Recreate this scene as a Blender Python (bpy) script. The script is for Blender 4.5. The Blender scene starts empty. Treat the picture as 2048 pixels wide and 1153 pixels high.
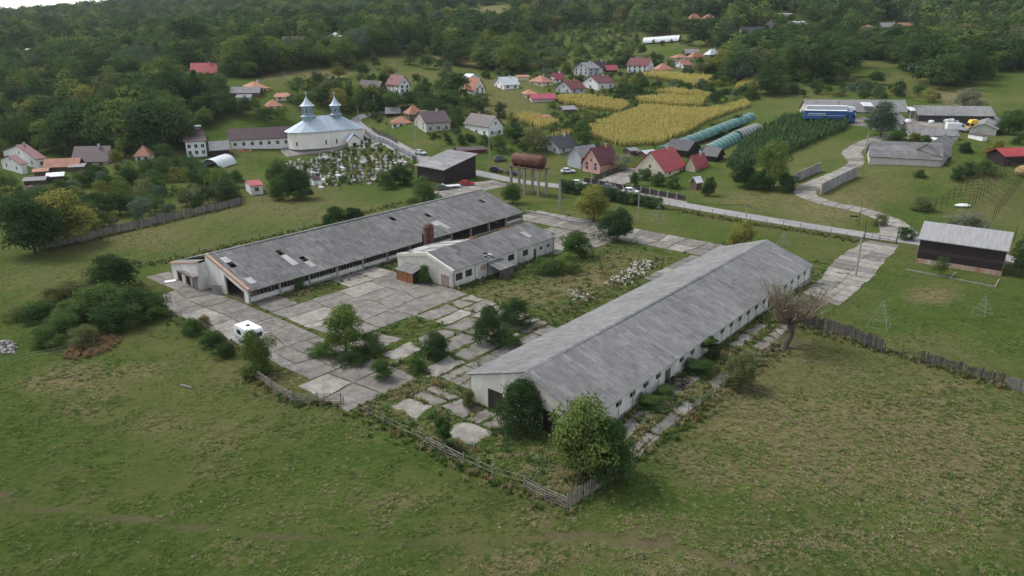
import bpy, bmesh, math, random
import numpy as np
from mathutils import Vector, Matrix
R = math.radians
random.seed(7); rng = np.random.default_rng(7)
SC = bpy.context.scene; COL = SC.collection

# ------------------------------------------------------------------ camera
F, PIT, ROLL, CH = 1412.872, 0.342643, -0.005282, 40.0       # focal length in pixels of a 2048 wide frame, pitch, roll, flying height
cp_, sp_ = math.cos(PIT), math.sin(PIT)
_up = np.array([0, sp_, cp_]); FW = np.array([0, cp_, -sp_]); _x = np.array([1., 0, 0])
RI = math.cos(ROLL)*_x + math.sin(ROLL)*_up; UP = -math.sin(ROLL)*_x + math.cos(ROLL)*_up
CAM = np.array([0, 0, CH])
cd = bpy.data.cameras.new('camera'); cam = bpy.data.objects.new('camera', cd); COL.objects.link(cam)
cd.sensor_fit = 'HORIZONTAL'; cd.sensor_width = 36; cd.lens = F/2048*36; cd.clip_end = 6000; cd.clip_start = 1
mw = Matrix.Identity(4)
for i, ax in enumerate((RI, UP, -FW)):
    for j in range(3): mw[j][i] = ax[j]
for j in range(3): mw[j][3] = CAM[j]
cam.matrix_world = mw
SC.camera = cam

# ------------------------------------------------------------------ sky, sun, exposure
SUN_EL, SUN_AZ = R(52), R(-62)       # azimuth measured from +Y towards +X
w = bpy.data.worlds.new('World'); SC.world = w; w.use_nodes = True
nt = w.node_tree; bg = nt.nodes['Background']
sky = nt.nodes.new('ShaderNodeTexSky'); sky.sky_type = 'NISHITA'; sky.sun_disc = False
sky.sun_elevation = SUN_EL; sky.sun_rotation = SUN_AZ; sky.air_density = 1.0; sky.dust_density = 1.6; sky.ozone_density = 1.0
hs = nt.nodes.new('ShaderNodeHueSaturation'); hs.inputs['Saturation'].default_value = 0.38; hs.inputs['Value'].default_value = 1.0
nt.links.new(sky.outputs[0], hs.inputs['Color']); nt.links.new(hs.outputs[0], bg.inputs['Color'])
bg.inputs['Strength'].default_value = 0.15
sl = bpy.data.lights.new('sun', 'SUN'); sl.energy = 1.5; sl.angle = R(16); sl.color = (1.0, 0.965, 0.92)
so = bpy.data.objects.new('sun', sl); COL.objects.link(so)
sd = Vector((math.sin(SUN_AZ)*math.cos(SUN_EL), math.cos(SUN_AZ)*math.cos(SUN_EL), math.sin(SUN_EL)))
so.rotation_euler = sd.to_track_quat('Z', 'Y').to_euler(); so.location = (0, 0, 300)
vs = SC.view_settings; vs.view_transform = 'Standard'; vs.look = 'None'; vs.gamma = 1; vs.use_curve_mapping = False
vs.exposure = 0.85
SC.cycles.use_denoising = True; SC.cycles.max_bounces = 5; SC.cycles.diffuse_bounces = 3; SC.cycles.glossy_bounces = 2
SC.cycles.transmission_bounces = 2; SC.cycles.volume_bounces = 0; SC.cycles.transparent_max_bounces = 4
SC.cycles.caustics_reflective = False; SC.cycles.caustics_refractive = False

# ------------------------------------------------------------------ terrain height
def proj(P):
    d = np.asarray(P, float) - CAM; z = d @ FW
    return 1024 + F*(d @ RI)/z, 576.5 - F*(d @ UP)/z, z
def ray(px, py): return FW + RI*((px-1024)/F) + UP*((576.5-py)/F)
CTRL = [  # surveyed points: where in the view, how deep
 (650,303,252),(560,300,250),(40,345,228),(180,330,228),(395,316,235),(700,245,272),(750,280,258),(970,272,247),(860,268,247),(800,257,258),
 (797,190,300),(757,186,298),(945,190,300),(870,200,290),(920,230,270),(1040,260,255),(404,162,292),(520,190,285),(560,195,285),(550,215,275),(300,250,290),(150,240,310),(40,260,300),
 (1060,190,300),(1145,190,300),(1196,182,312),(1172,153,335),(1290,149,338),(1320,147,340),(1385,125,390),(1360,135,372),(1325,86,470),(1400,45,520),
 (1505,70,440),(1540,58,470),(1600,53,500),(1740,62,470),(1800,60,470),(1660,246,240),(1590,232,255),(1800,222,250),(1950,264,222),(2010,250,235),(1880,334,192),(1760,305,205),
 (1835,300,200),(2030,335,172),(1700,325,200),(1610,380,182),(1690,365,180),(1400,275,255),(1500,240,262),(1300,250,262),(1150,270,250),(1490,212,290),(1355,160,345),(1260,215,285),
 (1350,200,300),(1520,165,320),(670,82,410),(583,88,430),(820,150,350),(640,150,330),(900,115,420),(940,35,640),(1010,15,720),(1990,195,262),(1900,190,280),(1760,150,330),
 (1850,100,400),(1950,60,500),(150,200,340),(100,100,520),(50,62,720),(0,44,950),(120,33,1250),(230,22,1500),(330,12,1300),(300,60,800),(500,50,640),(450,100,460),(700,40,640),
 (800,80,480),(1000,100,450),(1100,130,390),(1150,80,520),(1200,30,680),(1000,-8,900),(700,-10,980),(450,-6,1100),(1300,-8,760),(1500,4,640),(1700,0,640),(1900,-6,640),(2048,10,560),(1700,40,520),
 (1600,100,420),(1480,110,420),(1250,100,460),(-150,60,900),(-150,150,430),(-150,300,260),(2200,60,480),(2200,200,260),(2200,330,175)]
def _ctrl():
    P = []
    for px, py, zd in CTRL: P.append(CAM + ray(px, py)*zd)
    for x in range(-160, 161, 40):
        for y in (20, 60, 100, 135, 160): P.append((x, y, 0.))
    for p in [(-90,185,0),(-50,190,0),(-10,190,0),(20,190,0),(50,175,0),(-60,215,0),(-20,215,0),(10,215,0),(-120,190,0),(30,205,.3),(60,200,1.0),
              (-700,100,10),(-700,500,60),(700,100,10),(700,500,80),(0,1700,110),(-900,1750,55),(-700,2000,40),(-1200,1500,50),(900,1700,120),(-1200,900,55),(1200,900,120),(500,1100,110),(-300,1950,60)]: P.append(p)
    return np.array(P, float)
_P = _ctrl()
def _rbf():
    D = np.hypot(_P[:,None,0]-_P[None,:,0], _P[:,None,1]-_P[None,:,1])
    n = len(_P); A = np.zeros((n+1, n+1)); A[:n,:n] = -D; A[:n,n] = 1; A[n,:n] = 1
    return np.linalg.solve(A, np.append(_P[:,2], 0))
_W = _rbf()
def axis(parts):
    out = [parts[0][0]]
    for a, b, st in parts:
        n = max(1, int(round((b-a)/st))); out += list(np.linspace(a, b, n+1)[1:])
    return np.array(out)
GX = axis([(-1400,-400,40),(-400,-160,10),(-160,-70,4),(-70,70,1.25),(70,170,4),(170,420,10),(420,1400,40)])
GY = axis([(-120,20,20),(20,42,4),(42,150,1.25),(150,300,4),(300,700,10),(700,2000,40)])
def _heights():
    XX, YY = np.meshgrid(GX, GY); pts = np.stack([XX.ravel(), YY.ravel()], 1); Z = np.empty(len(pts))
    for i in range(0, len(pts), 20000):
        q = pts[i:i+20000]; D = np.hypot(q[:,None,0]-_P[None,:,0], q[:,None,1]-_P[None,:,1])
        Z[i:i+20000] = -D @ _W[:-1] + _W[-1]
    Z = Z.reshape(XX.shape)
    k = np.clip((YY-148-np.clip((XX-40)*-0.05, -4, 8))/50, 0, 1); k = k*k*(3-2*k)
    Z = np.maximum(Z, 0)*k
    for _ in range(3):      # soften
        Zp = np.pad(Z, 1, mode='edge'); Z = (Zp[1:-1,1:-1]*4 + Zp[:-2,1:-1] + Zp[2:,1:-1] + Zp[1:-1,:-2] + Zp[1:-1,2:])/8
    # bank of earth along the far side of the right barn
    s = (XX-7.5739)*math.cos(.867325)+(YY-62.5052)*math.sin(.867325); t = -(XX-7.5739)*math.sin(.867325)+(YY-62.5052)*math.cos(.867325); sm = lambda v, a, b: (lambda q: q*q*(3-2*q))(np.clip((v-a)/(b-a), 0, 1))
    return Z + .95*sm(s, 0, 9)*sm(-s, -70, -60)*sm(t, -7.5, -1.)*sm(-t, -3.2, -1.2)
GZ = _heights()
def T(x, y):
    x = np.asarray(x, float); y = np.asarray(y, float)
    i = np.clip(np.searchsorted(GX, x)-1, 0, len(GX)-2); j = np.clip(np.searchsorted(GY, y)-1, 0, len(GY)-2)
    a = np.clip((x-GX[i])/(GX[i+1]-GX[i]), 0, 1); b = np.clip((y-GY[j])/(GY[j+1]-GY[j]), 0, 1)
    return (GZ[j,i]*(1-a)+GZ[j,i+1]*a)*(1-b) + (GZ[j+1,i]*(1-a)+GZ[j+1,i+1]*a)*b
def G(px, py, dz=0.):
    """the point of the ground seen at a place of the survey photograph"""
    r = ray(px, py); ts = np.arange(35, 1900, .5); q = CAM[None] + r[None]*ts[:,None]
    below = np.nonzero(q[:,2] < T(q[:,0], q[:,1]) + dz)[0]
    t = ts[below[0]] if len(below) else 900.
    lo, hi = t-.5, t
    for _ in range(12):
        m = (lo+hi)/2; p = CAM + r*m
        if p[2] < T(p[0], p[1]) + dz: hi = m
        else: lo = m
    p = CAM + r*hi; p[2] = T(p[0], p[1]) + dz
    return p
def inpoly(x, y, poly):
    x = np.asarray(x, float); y = np.asarray(y, float); r = np.zeros(x.shape, bool); n = len(poly)
    for i in range(n):
        x1, y1 = poly[i]; x2, y2 = poly[(i+1) % n]
        if y1 == y2: continue
        c = ((y1 > y) != (y2 > y)) & (x < (x2-x1)*(y-y1)/(y2-y1)+x1); r ^= c
    return r

# ------------------------------------------------------------------ materials
MATS = {}
def _new(name):
    m = bpy.data.materials.new(name); m.use_nodes = True; MATS[name] = m
    n = m.node_tree.nodes; return m, n, m.node_tree.links, n['Principled BSDF']
def mat(name, c, c2=None, scale=1.5, rough=.8, bump=0., stretch=(1,1,1), rnd=.15, det=4, metal=0., spec=.3, lo=.35, hi=.65, c3=None, s3=.3, coord='Object', wn=None):
    """colour c broken up towards c2 by noise, and towards c3 by a second, coarser noise; every object a little lighter or darker"""
    if name in MATS: return MATS[name]
    m, n, l, b = _new(name)
    b.inputs['Roughness'].default_value = rough; b.inputs['Metallic'].default_value = metal
    b.inputs['Specular IOR Level'].default_value = spec
    c2 = c2 or tuple(v*.7 for v in c)
    tc = n.new('ShaderNodeTexCoord'); oi = n.new('ShaderNodeObjectInfo')
    mp = n.new('ShaderNodeMapping'); mp.inputs['Scale'].default_value = stretch; l.new(tc.outputs[coord], mp.inputs['Vector'])
    ofs = n.new('ShaderNodeVectorMath'); ofs.operation = 'SCALE'; ofs.inputs[0].default_value = (37, 91, 53); l.new(oi.outputs['Random'], ofs.inputs['Scale'])
    l.new(ofs.outputs[0], mp.inputs['Location'])
    nz = n.new('ShaderNodeTexNoise'); nz.inputs['Scale'].default_value = scale; nz.inputs['Detail'].default_value = det; nz.inputs['Roughness'].default_value = .65
    l.new(mp.outputs[0], nz.inputs['Vector'])
    mr = n.new('ShaderNodeMapRange'); mr.inputs['From Min'].default_value = lo; mr.inputs['From Max'].default_value = hi; l.new(nz.outputs['Fac'], mr.inputs['Value'])
    mx = n.new('ShaderNodeMix'); mx.data_type = 'RGBA'; mx.inputs['A'].default_value = (*c, 1); mx.inputs['B'].default_value = (*c2, 1)
    l.new(mr.outputs[0], mx.inputs['Factor']); out = mx.outputs['Result']
    if c3:
        n3 = n.new('ShaderNodeTexNoise'); n3.inputs['Scale'].default_value = s3; n3.inputs['Detail'].default_value = 5; n3.inputs['Roughness'].default_value = .7; l.new(mp.outputs[0], n3.inputs['Vector'])
        m3 = n.new('ShaderNodeMapRange'); m3.inputs['From Min'].default_value = .5; m3.inputs['From Max'].default_value = .68; l.new(n3.outputs['Fac'], m3.inputs['Value'])
        x3 = n.new('ShaderNodeMix'); x3.data_type = 'RGBA'; x3.inputs['B'].default_value = (*c3, 1); l.new(out, x3.inputs['A']); l.new(m3.outputs[0], x3.inputs['Factor']); out = x3.outputs['Result']
    if rnd:
        r2 = n.new('ShaderNodeMapRange'); r2.inputs['To Min'].default_value = 1-rnd; r2.inputs['To Max'].default_value = 1+rnd; l.new(oi.outputs['Random'], r2.inputs['Value'])
        h = n.new('ShaderNodeHueSaturation'); l.new(r2.outputs[0], h.inputs['Value']); l.new(out, h.inputs['Color']); out = h.outputs[0]
    if wn:      # weathering that runs on across neighbouring pieces
        ge = n.new('ShaderNodeNewGeometry')
        for sc_, am in wn:
            nw = n.new('ShaderNodeTexNoise'); nw.inputs['Scale'].default_value = sc_; nw.inputs['Detail'].default_value = 8; nw.inputs['Roughness'].default_value = .72; l.new(ge.outputs['Position'], nw.inputs['Vector'])
            rw_ = n.new('ShaderNodeMapRange'); rw_.inputs['From Min'].default_value = .3; rw_.inputs['From Max'].default_value = .7; rw_.inputs['To Min'].default_value = 1-am; rw_.inputs['To Max'].default_value = 1+am; l.new(nw.outputs['Fac'], rw_.inputs['Value'])
            hw = n.new('ShaderNodeHueSaturation'); l.new(rw_.outputs[0], hw.inputs['Value']); l.new(out, hw.inputs['Color']); out = hw.outputs[0]
    l.new(out, b.inputs['Base Color'])
    if bump:
        bp = n.new('ShaderNodeBump'); bp.inputs['Strength'].default_value = bump; bp.inputs['Distance'].default_value = .05; l.new(nz.outputs['Fac'], bp.inputs['Height']); l.new(bp.outputs[0], b.inputs['Normal'])
    return m
def leafmat(name, a, b_, trans=.3):
    if name in MATS: return MATS[name]
    m, n, l, b = _new(name); n.remove(b)
    at = n.new('ShaderNodeAttribute'); at.attribute_name = 'tint'; oi = n.new('ShaderNodeObjectInfo')
    ad = n.new('ShaderNodeMath'); ad.operation = 'ADD'; l.new(at.outputs['Fac'], ad.inputs[0]); l.new(oi.outputs['Random'], ad.inputs[1])
    hf = n.new('ShaderNodeMath'); hf.operation = 'MULTIPLY'; hf.inputs[1].default_value = .5; l.new(ad.outputs[0], hf.inputs[0])
    mx = n.new('ShaderNodeMix'); mx.data_type = 'RGBA'; mx.inputs['A'].default_value = (*a, 1); mx.inputs['B'].default_value = (*b_, 1); l.new(hf.outputs[0], mx.inputs['Factor'])
    df = n.new('ShaderNodeBsdfDiffuse'); tr = n.new('ShaderNodeBsdfTranslucent'); ms = n.new('ShaderNodeMixShader'); ms.inputs[0].default_value = trans
    l.new(mx.outputs['Result'], df.inputs['Color']); l.new(mx.outputs['Result'], tr.inputs['Color'])
    l.new(df.outputs[0], ms.inputs[1]); l.new(tr.outputs[0], ms.inputs[2]); l.new(ms.outputs[0], n['Material Output'].inputs['Surface'])
    return m

# ------------------------------------------------------------------ mesh helpers
def link(o, parent=None):
    COL.objects.link(o)
    if parent is not None: o.parent = parent
    return o
def tag(o, label=None, cat=None, group=None, kind=None):
    if label: o['label'] = label
    if cat: o['category'] = cat
    if group: o['group'] = group
    if kind: o['kind'] = kind
    return o
def empty(name, loc=(0,0,0), rz=0., label=None, cat=None, group=None, kind=None):
    o = bpy.data.objects.new(name, None); o.empty_display_size = .3; link(o); o.location = loc; o.rotation_euler = (0, 0, rz)
    return tag(o, label, cat, group, kind)
def obj(name, me, parent=None, loc=(0,0,0), rot=(0,0,0), scale=(1,1,1), m=None):
    o = bpy.data.objects.new(name, me); link(o, parent); o.location = loc; o.rotation_euler = rot; o.scale = scale
    if m is not None:
        o.material_slots[0].link = 'OBJECT'; o.material_slots[0].material = m
    return o
def mesh_np(name, V, Fq, m, tint=None, smooth=False):
    me = bpy.data.meshes.new(name); V = np.asarray(V, np.float32); Fq = np.asarray(Fq, np.int32); k = Fq.shape[1]
    me.vertices.add(len(V)); me.vertices.foreach_set('co', V.ravel())
    me.loops.add(Fq.size); me.loops.foreach_set('vertex_index', Fq.ravel())
    me.polygons.add(len(Fq)); me.polygons.foreach_set('loop_start', np.arange(0, Fq.size, k, dtype=np.int32)); me.polygons.foreach_set('loop_total', np.full(len(Fq), k, np.int32))
    if tint is not None:
        a = me.attributes.new('tint', 'FLOAT', 'FACE'); a.data.foreach_set('value', np.asarray(tint, np.float32))
    me.update(calc_edges=True)
    if smooth: me.polygons.foreach_set('use_smooth', np.ones(len(Fq), bool))
    if m is not None: me.materials.append(m)
    return me
class MB:
    def __init__(s): s.v = []; s.f = []; s.mi = []; s.cur = 0
    def add(s, V, Fs):
        b = len(s.v); s.v += [tuple(map(float, p)) for p in V]; s.f += [tuple(i+b for i in f) for f in Fs]; s.mi += [s.cur]*len(Fs); return s
    def box(s, x0, x1, y0, y1, z0, z1):
        return s.add([(x0,y0,z0),(x1,y0,z0),(x1,y1,z0),(x0,y1,z0),(x0,y0,z1),(x1,y0,z1),(x1,y1,z1),(x0,y1,z1)],
                     [(0,3,2,1),(4,5,6,7),(0,1,5,4),(1,2,6,5),(2,3,7,6),(3,0,4,7)])
    def prism(s, poly, vec):
        """a planar polygon pushed along vec"""
        n = len(poly); P = [Vector(p) for p in poly]; vec = Vector(vec)
        nrm = Vector((0,0,0))
        for i in range(n): nrm += P[i].cross(P[(i+1) % n])
        if nrm.dot(vec) < 0: P.reverse()
        V = P + [p+vec for p in P]
        return s.add(V, [tuple(range(n-1, -1, -1)), tuple(range(n, 2*n))] + [(i, (i+1) % n, n+(i+1) % n, n+i) for i in range(n)])
    def tube(s, a, b, r0, r1=None, n=6, caps=True):
        a = Vector(a); b = Vector(b); r1 = r0 if r1 is None else r1
        d = (b-a).normalized(); t = Vector((0,0,1)) if abs(d.z) < .9 else Vector((1,0,0)); u = d.cross(t).normalized(); v = d.cross(u)
        V = []
        for c, r in ((a, r0), (b, r1)):
            for i in range(n): an = 2*math.pi*i/n; V.append(c + u*(r*math.cos(an)) + v*(r*math.sin(an)))
        Fs = [(i, n+i, n+(i+1) % n, (i+1) % n) for i in range(n)]
        if caps: Fs += [tuple(range(n)), tuple(range(2*n-1, n-1, -1))]
        return s.add(V, Fs)
    def lathe(s, prof, n=12, c=(0,0,0), a0=0., a1=2*math.pi, sx=1.):
        V = []; full = abs(a1-a0-2*math.pi) < 1e-6; k = n if full else n+1
        for r, z in prof:
            for i in range(k): an = a0+(a1-a0)*i/n; V.append((c[0]+sx*r*math.cos(an), c[1]+r*math.sin(an), c[2]+z))
        Fs = []
        for j in range(len(prof)-1):
            for i in range(n): i2 = (i+1) % k if full else i+1; Fs.append((j*k+i, j*k+i2, (j+1)*k+i2, (j+1)*k+i))
        return s.add(V, Fs)
    def mesh(s, name, *mats, smooth=False):
        me = bpy.data.meshes.new(name); me.from_pydata(s.v, [], s.f)
        for m in mats: me.materials.append(m)
        if len(mats) > 1: me.polygons.foreach_set('material_index', s.mi)
        if smooth: me.polygons.foreach_set('use_smooth', [True]*len(me.polygons))
        me.update(); return me
    def build(s, name, m, parent=None, smooth=False, **k):
        return obj(name, s.mesh(name, *(m if isinstance(m, (list, tuple)) else [m]), smooth=smooth), parent, **k)
def bevelled(me, w=.05, seg=2):
    b = bmesh.new(); b.from_mesh(me); bmesh.ops.bevel(b, geom=list(b.edges), offset=w, segments=seg, affect='EDGES', profile=.5, clamp_overlap=True); b.to_mesh(me); b.free(); me.update(); return me
def wall_open(mb, L, h, ops, th=.25, z0=0., tops=None):
    """a wall along x, outer face at y=0, thickness inwards (+y), with rectangular openings (x0,x1,z0,z1); tops: function x->height of a sloped top"""
    xs = sorted({0., L, *[o[0] for o in ops], *[o[1] for o in ops]}); zs = sorted({z0, h, *[o[2] for o in ops], *[o[3] for o in ops]})
    xs = [x for x in xs if 0 <= x <= L]; zs = [z for z in zs if z0 <= z <= h]
    def solid(i, j):
        if not (0 <= i < len(xs)-1 and 0 <= j < len(zs)-1): return False
        cx, cz = (xs[i]+xs[i+1])/2, (zs[j]+zs[j+1])/2
        return not any(o[0] < cx < o[1] and o[2] < cz < o[3] for o in ops)
    for i in range(len(xs)-1):
        for j in range(len(zs)-1):
            if not solid(i, j): continue
            a, b, c, d = xs[i], xs[i+1], zs[j], zs[j+1]
            mb.add([(a,0,c),(b,0,c),(b,0,d),(a,0,d)], [(0,1,2,3)]); mb.add([(a,th,c),(b,th,c),(b,th,d),(a,th,d)], [(3,2,1,0)])
            if not solid(i-1, j): mb.add([(a,0,c),(a,0,d),(a,th,d),(a,th,c)], [(0,1,2,3)])
            if not solid(i+1, j): mb.add([(b,0,c),(b,0,d),(b,th,d),(b,th,c)], [(3,2,1,0)])
            if not solid(i, j-1): mb.add([(a,0,c),(b,0,c),(b,th,c),(a,th,c)], [(3,2,1,0)])
            if not solid(i, j+1): mb.add([(a,0,d),(b,0,d),(b,th,d),(a,th,d)], [(0,1,2,3)])
    return mb
# ------------------------------------------------------------------ the farm's own grid
TH = 0.867325; CD, SD = math.cos(TH), math.sin(TH)
OA = np.array([-41.8138, 105.0622]); OB = np.array([7.5739, 62.5052]); OC = np.array([-9.798, 111.9751])
def farm(s, t): return np.array([OA[0]+s*CD-t*SD, OA[1]+s*SD+t*CD])      # s along the barns, t across
def tofarm(P): q = np.asarray(P, float)[..., :2]-OA; return q[..., 0]*CD+q[..., 1]*SD, -q[..., 0]*SD+q[..., 1]*CD

# where nothing green grows, as a raster of 0.25 m
RX0, RY0, RS = -160., 30., .25; RAS = np.zeros((1000, 1320), bool)
def occupy(poly, v=True):
    P = np.array(poly, float)[:, :2]; i0, j0 = np.floor((P.min(0)-(RX0, RY0))/RS).astype(int); i1, j1 = np.ceil((P.max(0)-(RX0, RY0))/RS).astype(int)
    i0, j0 = max(i0, 0), max(j0, 0); i1, j1 = min(i1, RAS.shape[1]-1), min(j1, RAS.shape[0]-1)
    if i1 <= i0 or j1 <= j0: return
    X, Y = np.meshgrid(RX0+(np.arange(i0, i1+1)+.5)*RS, RY0+(np.arange(j0, j1+1)+.5)*RS); k = inpoly(X, Y, P); RAS[j0:j1+1, i0:i1+1] |= k
def occupied(x, y):
    i = ((np.asarray(x)-RX0)/RS).astype(int); j = ((np.asarray(y)-RY0)/RS).astype(int)
    ok = (i >= 0) & (j >= 0) & (i < RAS.shape[1]) & (j < RAS.shape[0]); r = np.zeros(i.shape, bool); r[ok] = RAS[j[ok], i[ok]]; return r

# ------------------------------------------------------------------ ground
DRY = [(1750,870,330,120,.85),(1450,800,120,60,.55),(1950,980,200,120,.5),(1250,1090,220,40,.5),(1700,1100,300,60,.35),(290,745,60,16,.5),(300,735,40,10,.4),(700,990,150,50,.3),(250,470,220,40,.55),(600,420,180,40,.5),
       (100,560,160,50,.4),(1050,590,90,25,.75),(1170,560,80,25,.9),(900,640,60,20,.4),(1250,520,60,20,.6),(1860,593,45,16,1.),(1900,560,120,30,.3),(1650,430,90,30,.55),(1800,330,150,50,.35),(1700,400,80,30,.45),
       (1500,400,120,25,.5),(130,770,80,30,.35),(430,860,120,40,.2),(1400,1130,160,20,.45),(560,770,60,30,.5),(800,780,80,30,.5),(1130,985,60,14,1.),(1880,690,120,40,.3),(1990,400,60,60,.4)]
_r = random.Random(11)
DRY += [(_r.uniform(700,1450), _r.uniform(150,300), _r.uniform(6,22), _r.uniform(2,5), _r.uniform(.3,.9)) for _ in range(70)]+[(_r.uniform(0,480), _r.uniform(300,440), _r.uniform(8,26), _r.uniform(3,7), _r.uniform(.3,.8)) for _ in range(30)]
DRY += [(_r.uniform(0,2048), _r.uniform(700,1150), _r.uniform(25,90), _r.uniform(8,26), _r.uniform(.2,.6)) for _ in range(80)]
FIELDS = [([(850,28),(1020,8),(1032,46),(1020,52),(870,46)], .8),([(840,112),(880,104),(978,126),(950,136),(880,122)], 1.),([(1380,0),(1575,0),(1572,17),(1500,14),(1400,12)], 1.),
          ([(700,150),(720,118),(770,116),(880,148),(885,178),(820,187),(790,152)], .25),([(515,160),(530,146),(640,138),(700,142),(690,158),(640,162)], .7),([(1860,185),(1950,172),(1962,228),(1880,202)], .7),
          ([(0,262),(80,255),(60,272),(0,285)], .8),([(1960,215),(2000,150),(2100,130),(2100,235),(1970,232)], .1),([(1680,122),(1765,125),(1842,160),(1832,188),(1700,165)], .15),([(960,160),(1040,165),(1100,190),(1090,235),(980,235)], .35)]
TRACK = [(-60,1003),(60,1015),(300,1042),(520,1072),(760,1083),(1000,1080),(1180,1072),(1350,1098),(1500,1140)]
def _ground():
    XX, YY = np.meshgrid(GX, GY); V = np.stack([XX.ravel(), YY.ravel(), GZ.ravel()], 1); nx, ny = len(GX), len(GY)
    px, py, zd = proj(V); zd = np.maximum(zd, .1); vis = (zd > 20)
    dry = np.zeros(len(V)); 
    for cx, cy, rx, ry, a in DRY: dry += a*np.exp(-(((px-cx)/rx)**2+((py-cy)/ry)**2)*vis)*vis
    for poly, a in FIELDS: dry[inpoly(px, py, poly) & vis] = a
    tr = np.array([G(*p)[:2] for p in TRACK]); bare = np.zeros(len(V))
    for a, b in zip(tr[:-1], tr[1:]):
        ab = b-a; t = np.clip(((V[:,:2]-a) @ ab)/(ab @ ab), 0, 1); d = np.linalg.norm(V[:,:2]-(a+t[:,None]*ab), axis=1); bare = np.maximum(bare, .62*np.exp(-(d/.75)**2))
    for cx, cy, rx, ry, a in [(1140,965,60,22,1.2),(1090,880,40,22,1.),(1590,690,40,20,.7),(560,590,40,12,.3),(1880,515,30,8,.8),(1300,1060,70,25,.5),(1700,420,20,6,.9),(0,985,25,6,1.),(170,680,60,16,.4),(880,760,60,25,.5),(900,850,60,40,.35)]:
        bare += a*np.exp(-(((px-cx)/rx)**2+((py-cy)/ry)**2))*vis
    s, t = tofarm(V); yard = (s > -10) & (s < 82) & (t > -70) & (t < 26); bare += .30*yard
    wood = np.clip((V[:,1]-300)/150, 0, 1)*vis*.0
    i, j = np.meshgrid(np.arange(nx-1), np.arange(ny-1)); k = (j*nx+i).ravel()
    me = mesh_np('ground', V, np.stack([k, k+1, k+1+nx, k+nx], 1), None, smooth=True)
    for nm, val in (('dry', dry), ('bare', bare)):
        a = me.attributes.new(nm, 'FLOAT', 'POINT'); a.data.foreach_set('value', np.clip(val, 0, 1.3).astype(np.float32))
    m, n, l, b = _new('meadow'); b.inputs['Roughness'].default_value = 1.; b.inputs['Specular IOR Level'].default_value = 0.
    tc = n.new('ShaderNodeTexCoord')
    def noise(sc, st=(1,1,1), det=5, ro=.6, rz=0.):
        mp = n.new('ShaderNodeMapping'); mp.inputs['Scale'].default_value = st; mp.inputs['Rotation'].default_value = (0, 0, rz); l.new(tc.outputs['Object'], mp.inputs['Vector'])
        z = n.new('ShaderNodeTexNoise'); z.inputs['Scale'].default_value = sc; z.inputs['Detail'].default_value = det; z.inputs['Roughness'].default_value = ro; l.new(mp.outputs[0], z.inputs['Vector']); return z.outputs['Fac']
    def rngm(x, a, b_, c=0., d=1.):
        q = n.new('ShaderNodeMapRange'); l.new(x, q.inputs['Value'])
        for kk, vv in zip(('From Min','From Max','To Min','To Max'), (a, b_, c, d)): q.inputs[kk].default_value = vv
        return q.outputs[0]
    def math_(op, x, y):
        q = n.new('ShaderNodeMath'); q.operation = op
        for kk, vv in ((0, x), (1, y)):
            if isinstance(vv, (int, float)): q.inputs[kk].default_value = vv
            else: l.new(vv, q.inputs[kk])
        return q.outputs[0]
    def mixc(f, a, c):
        q = n.new('ShaderNodeMix'); q.data_type = 'RGBA'
        if isinstance(f, float): q.inputs['Factor'].default_value = f
        else: l.new(f, q.inputs['Factor'])
        for kk, vv in (('A', a), ('B', c)):
            if isinstance(vv, tuple): q.inputs[kk].default_value = (*vv, 1)
            else: l.new(vv, q.inputs[kk])
        return q.outputs['Result']
    big = noise(.035, det=5, ro=.65); mid = noise(.19, (1,1.5,1), 7, .74); fine = noise(1.3, (1,1.4,1), 8, .8); tuss = noise(.85, (1,1.3,1), 6, .75); mow = noise(.5, (1,.12,1), 5, .65, -TH)
    grass = mixc(rngm(mid, .40, .60), GREEN1, GREEN2); grass = mixc(rngm(fine, .40, .66, 0., .85), grass, GREEN3); grass = mixc(rngm(big, .44, .58, 0., .75), grass, GREEN4); grass = mixc(rngm(tuss, .30, .44, .65, 0.), grass, (.020,.042,.008)); grass = mixc(rngm(tuss, .56, .70, 0., .55), grass, (.150,.145,.062))
    ad = n.new('ShaderNodeAttribute'); ad.attribute_name = 'dry'; ab_ = n.new('ShaderNodeAttribute'); ab_.attribute_name = 'bare'
    df = math_('ADD', math_('MULTIPLY', ad.outputs['Fac'], 1.3), math_('SUBTRACT', math_('ADD', math_('MULTIPLY', mid, .9), math_('MULTIPLY', fine, .75)), 1.02)); df = math_('ADD', df, math_('MULTIPLY', math_('SUBTRACT', mow, .5), .8))
    col = mixc(rngm(df, -.05, .75, 0., .85), grass, mixc(rngm(tuss, .38, .62), (.115,.100,.045), STRAW))
    bf = math_('ADD', ab_.outputs['Fac'], math_('SUBTRACT', math_('ADD', mid, fine), 1.15))
    col = mixc(rngm(bf, .1, .75), col, SOIL)
    l.new(col, b.inputs['Base Color'])
    bp = n.new('ShaderNodeBump'); bp.inputs['Strength'].default_value = 1.; bp.inputs['Distance'].default_value = .45; l.new(math_('ADD', fine, mid), bp.inputs['Height']); l.new(bp.outputs[0], b.inputs['Normal'])
    me.materials.append(m)
    o = obj('ground', me); tag(o, 'rolling green meadow and hillside under the farm and village', None, None, 'structure'); return o
GREEN1, GREEN2, GREEN3, GREEN4 = (.062,.102,.021), (.035,.071,.014), (.104,.130,.037), (.115,.119,.044)
STRAW, SOIL = (.215,.185,.095), (.135,.102,.070)
_ground()

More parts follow.
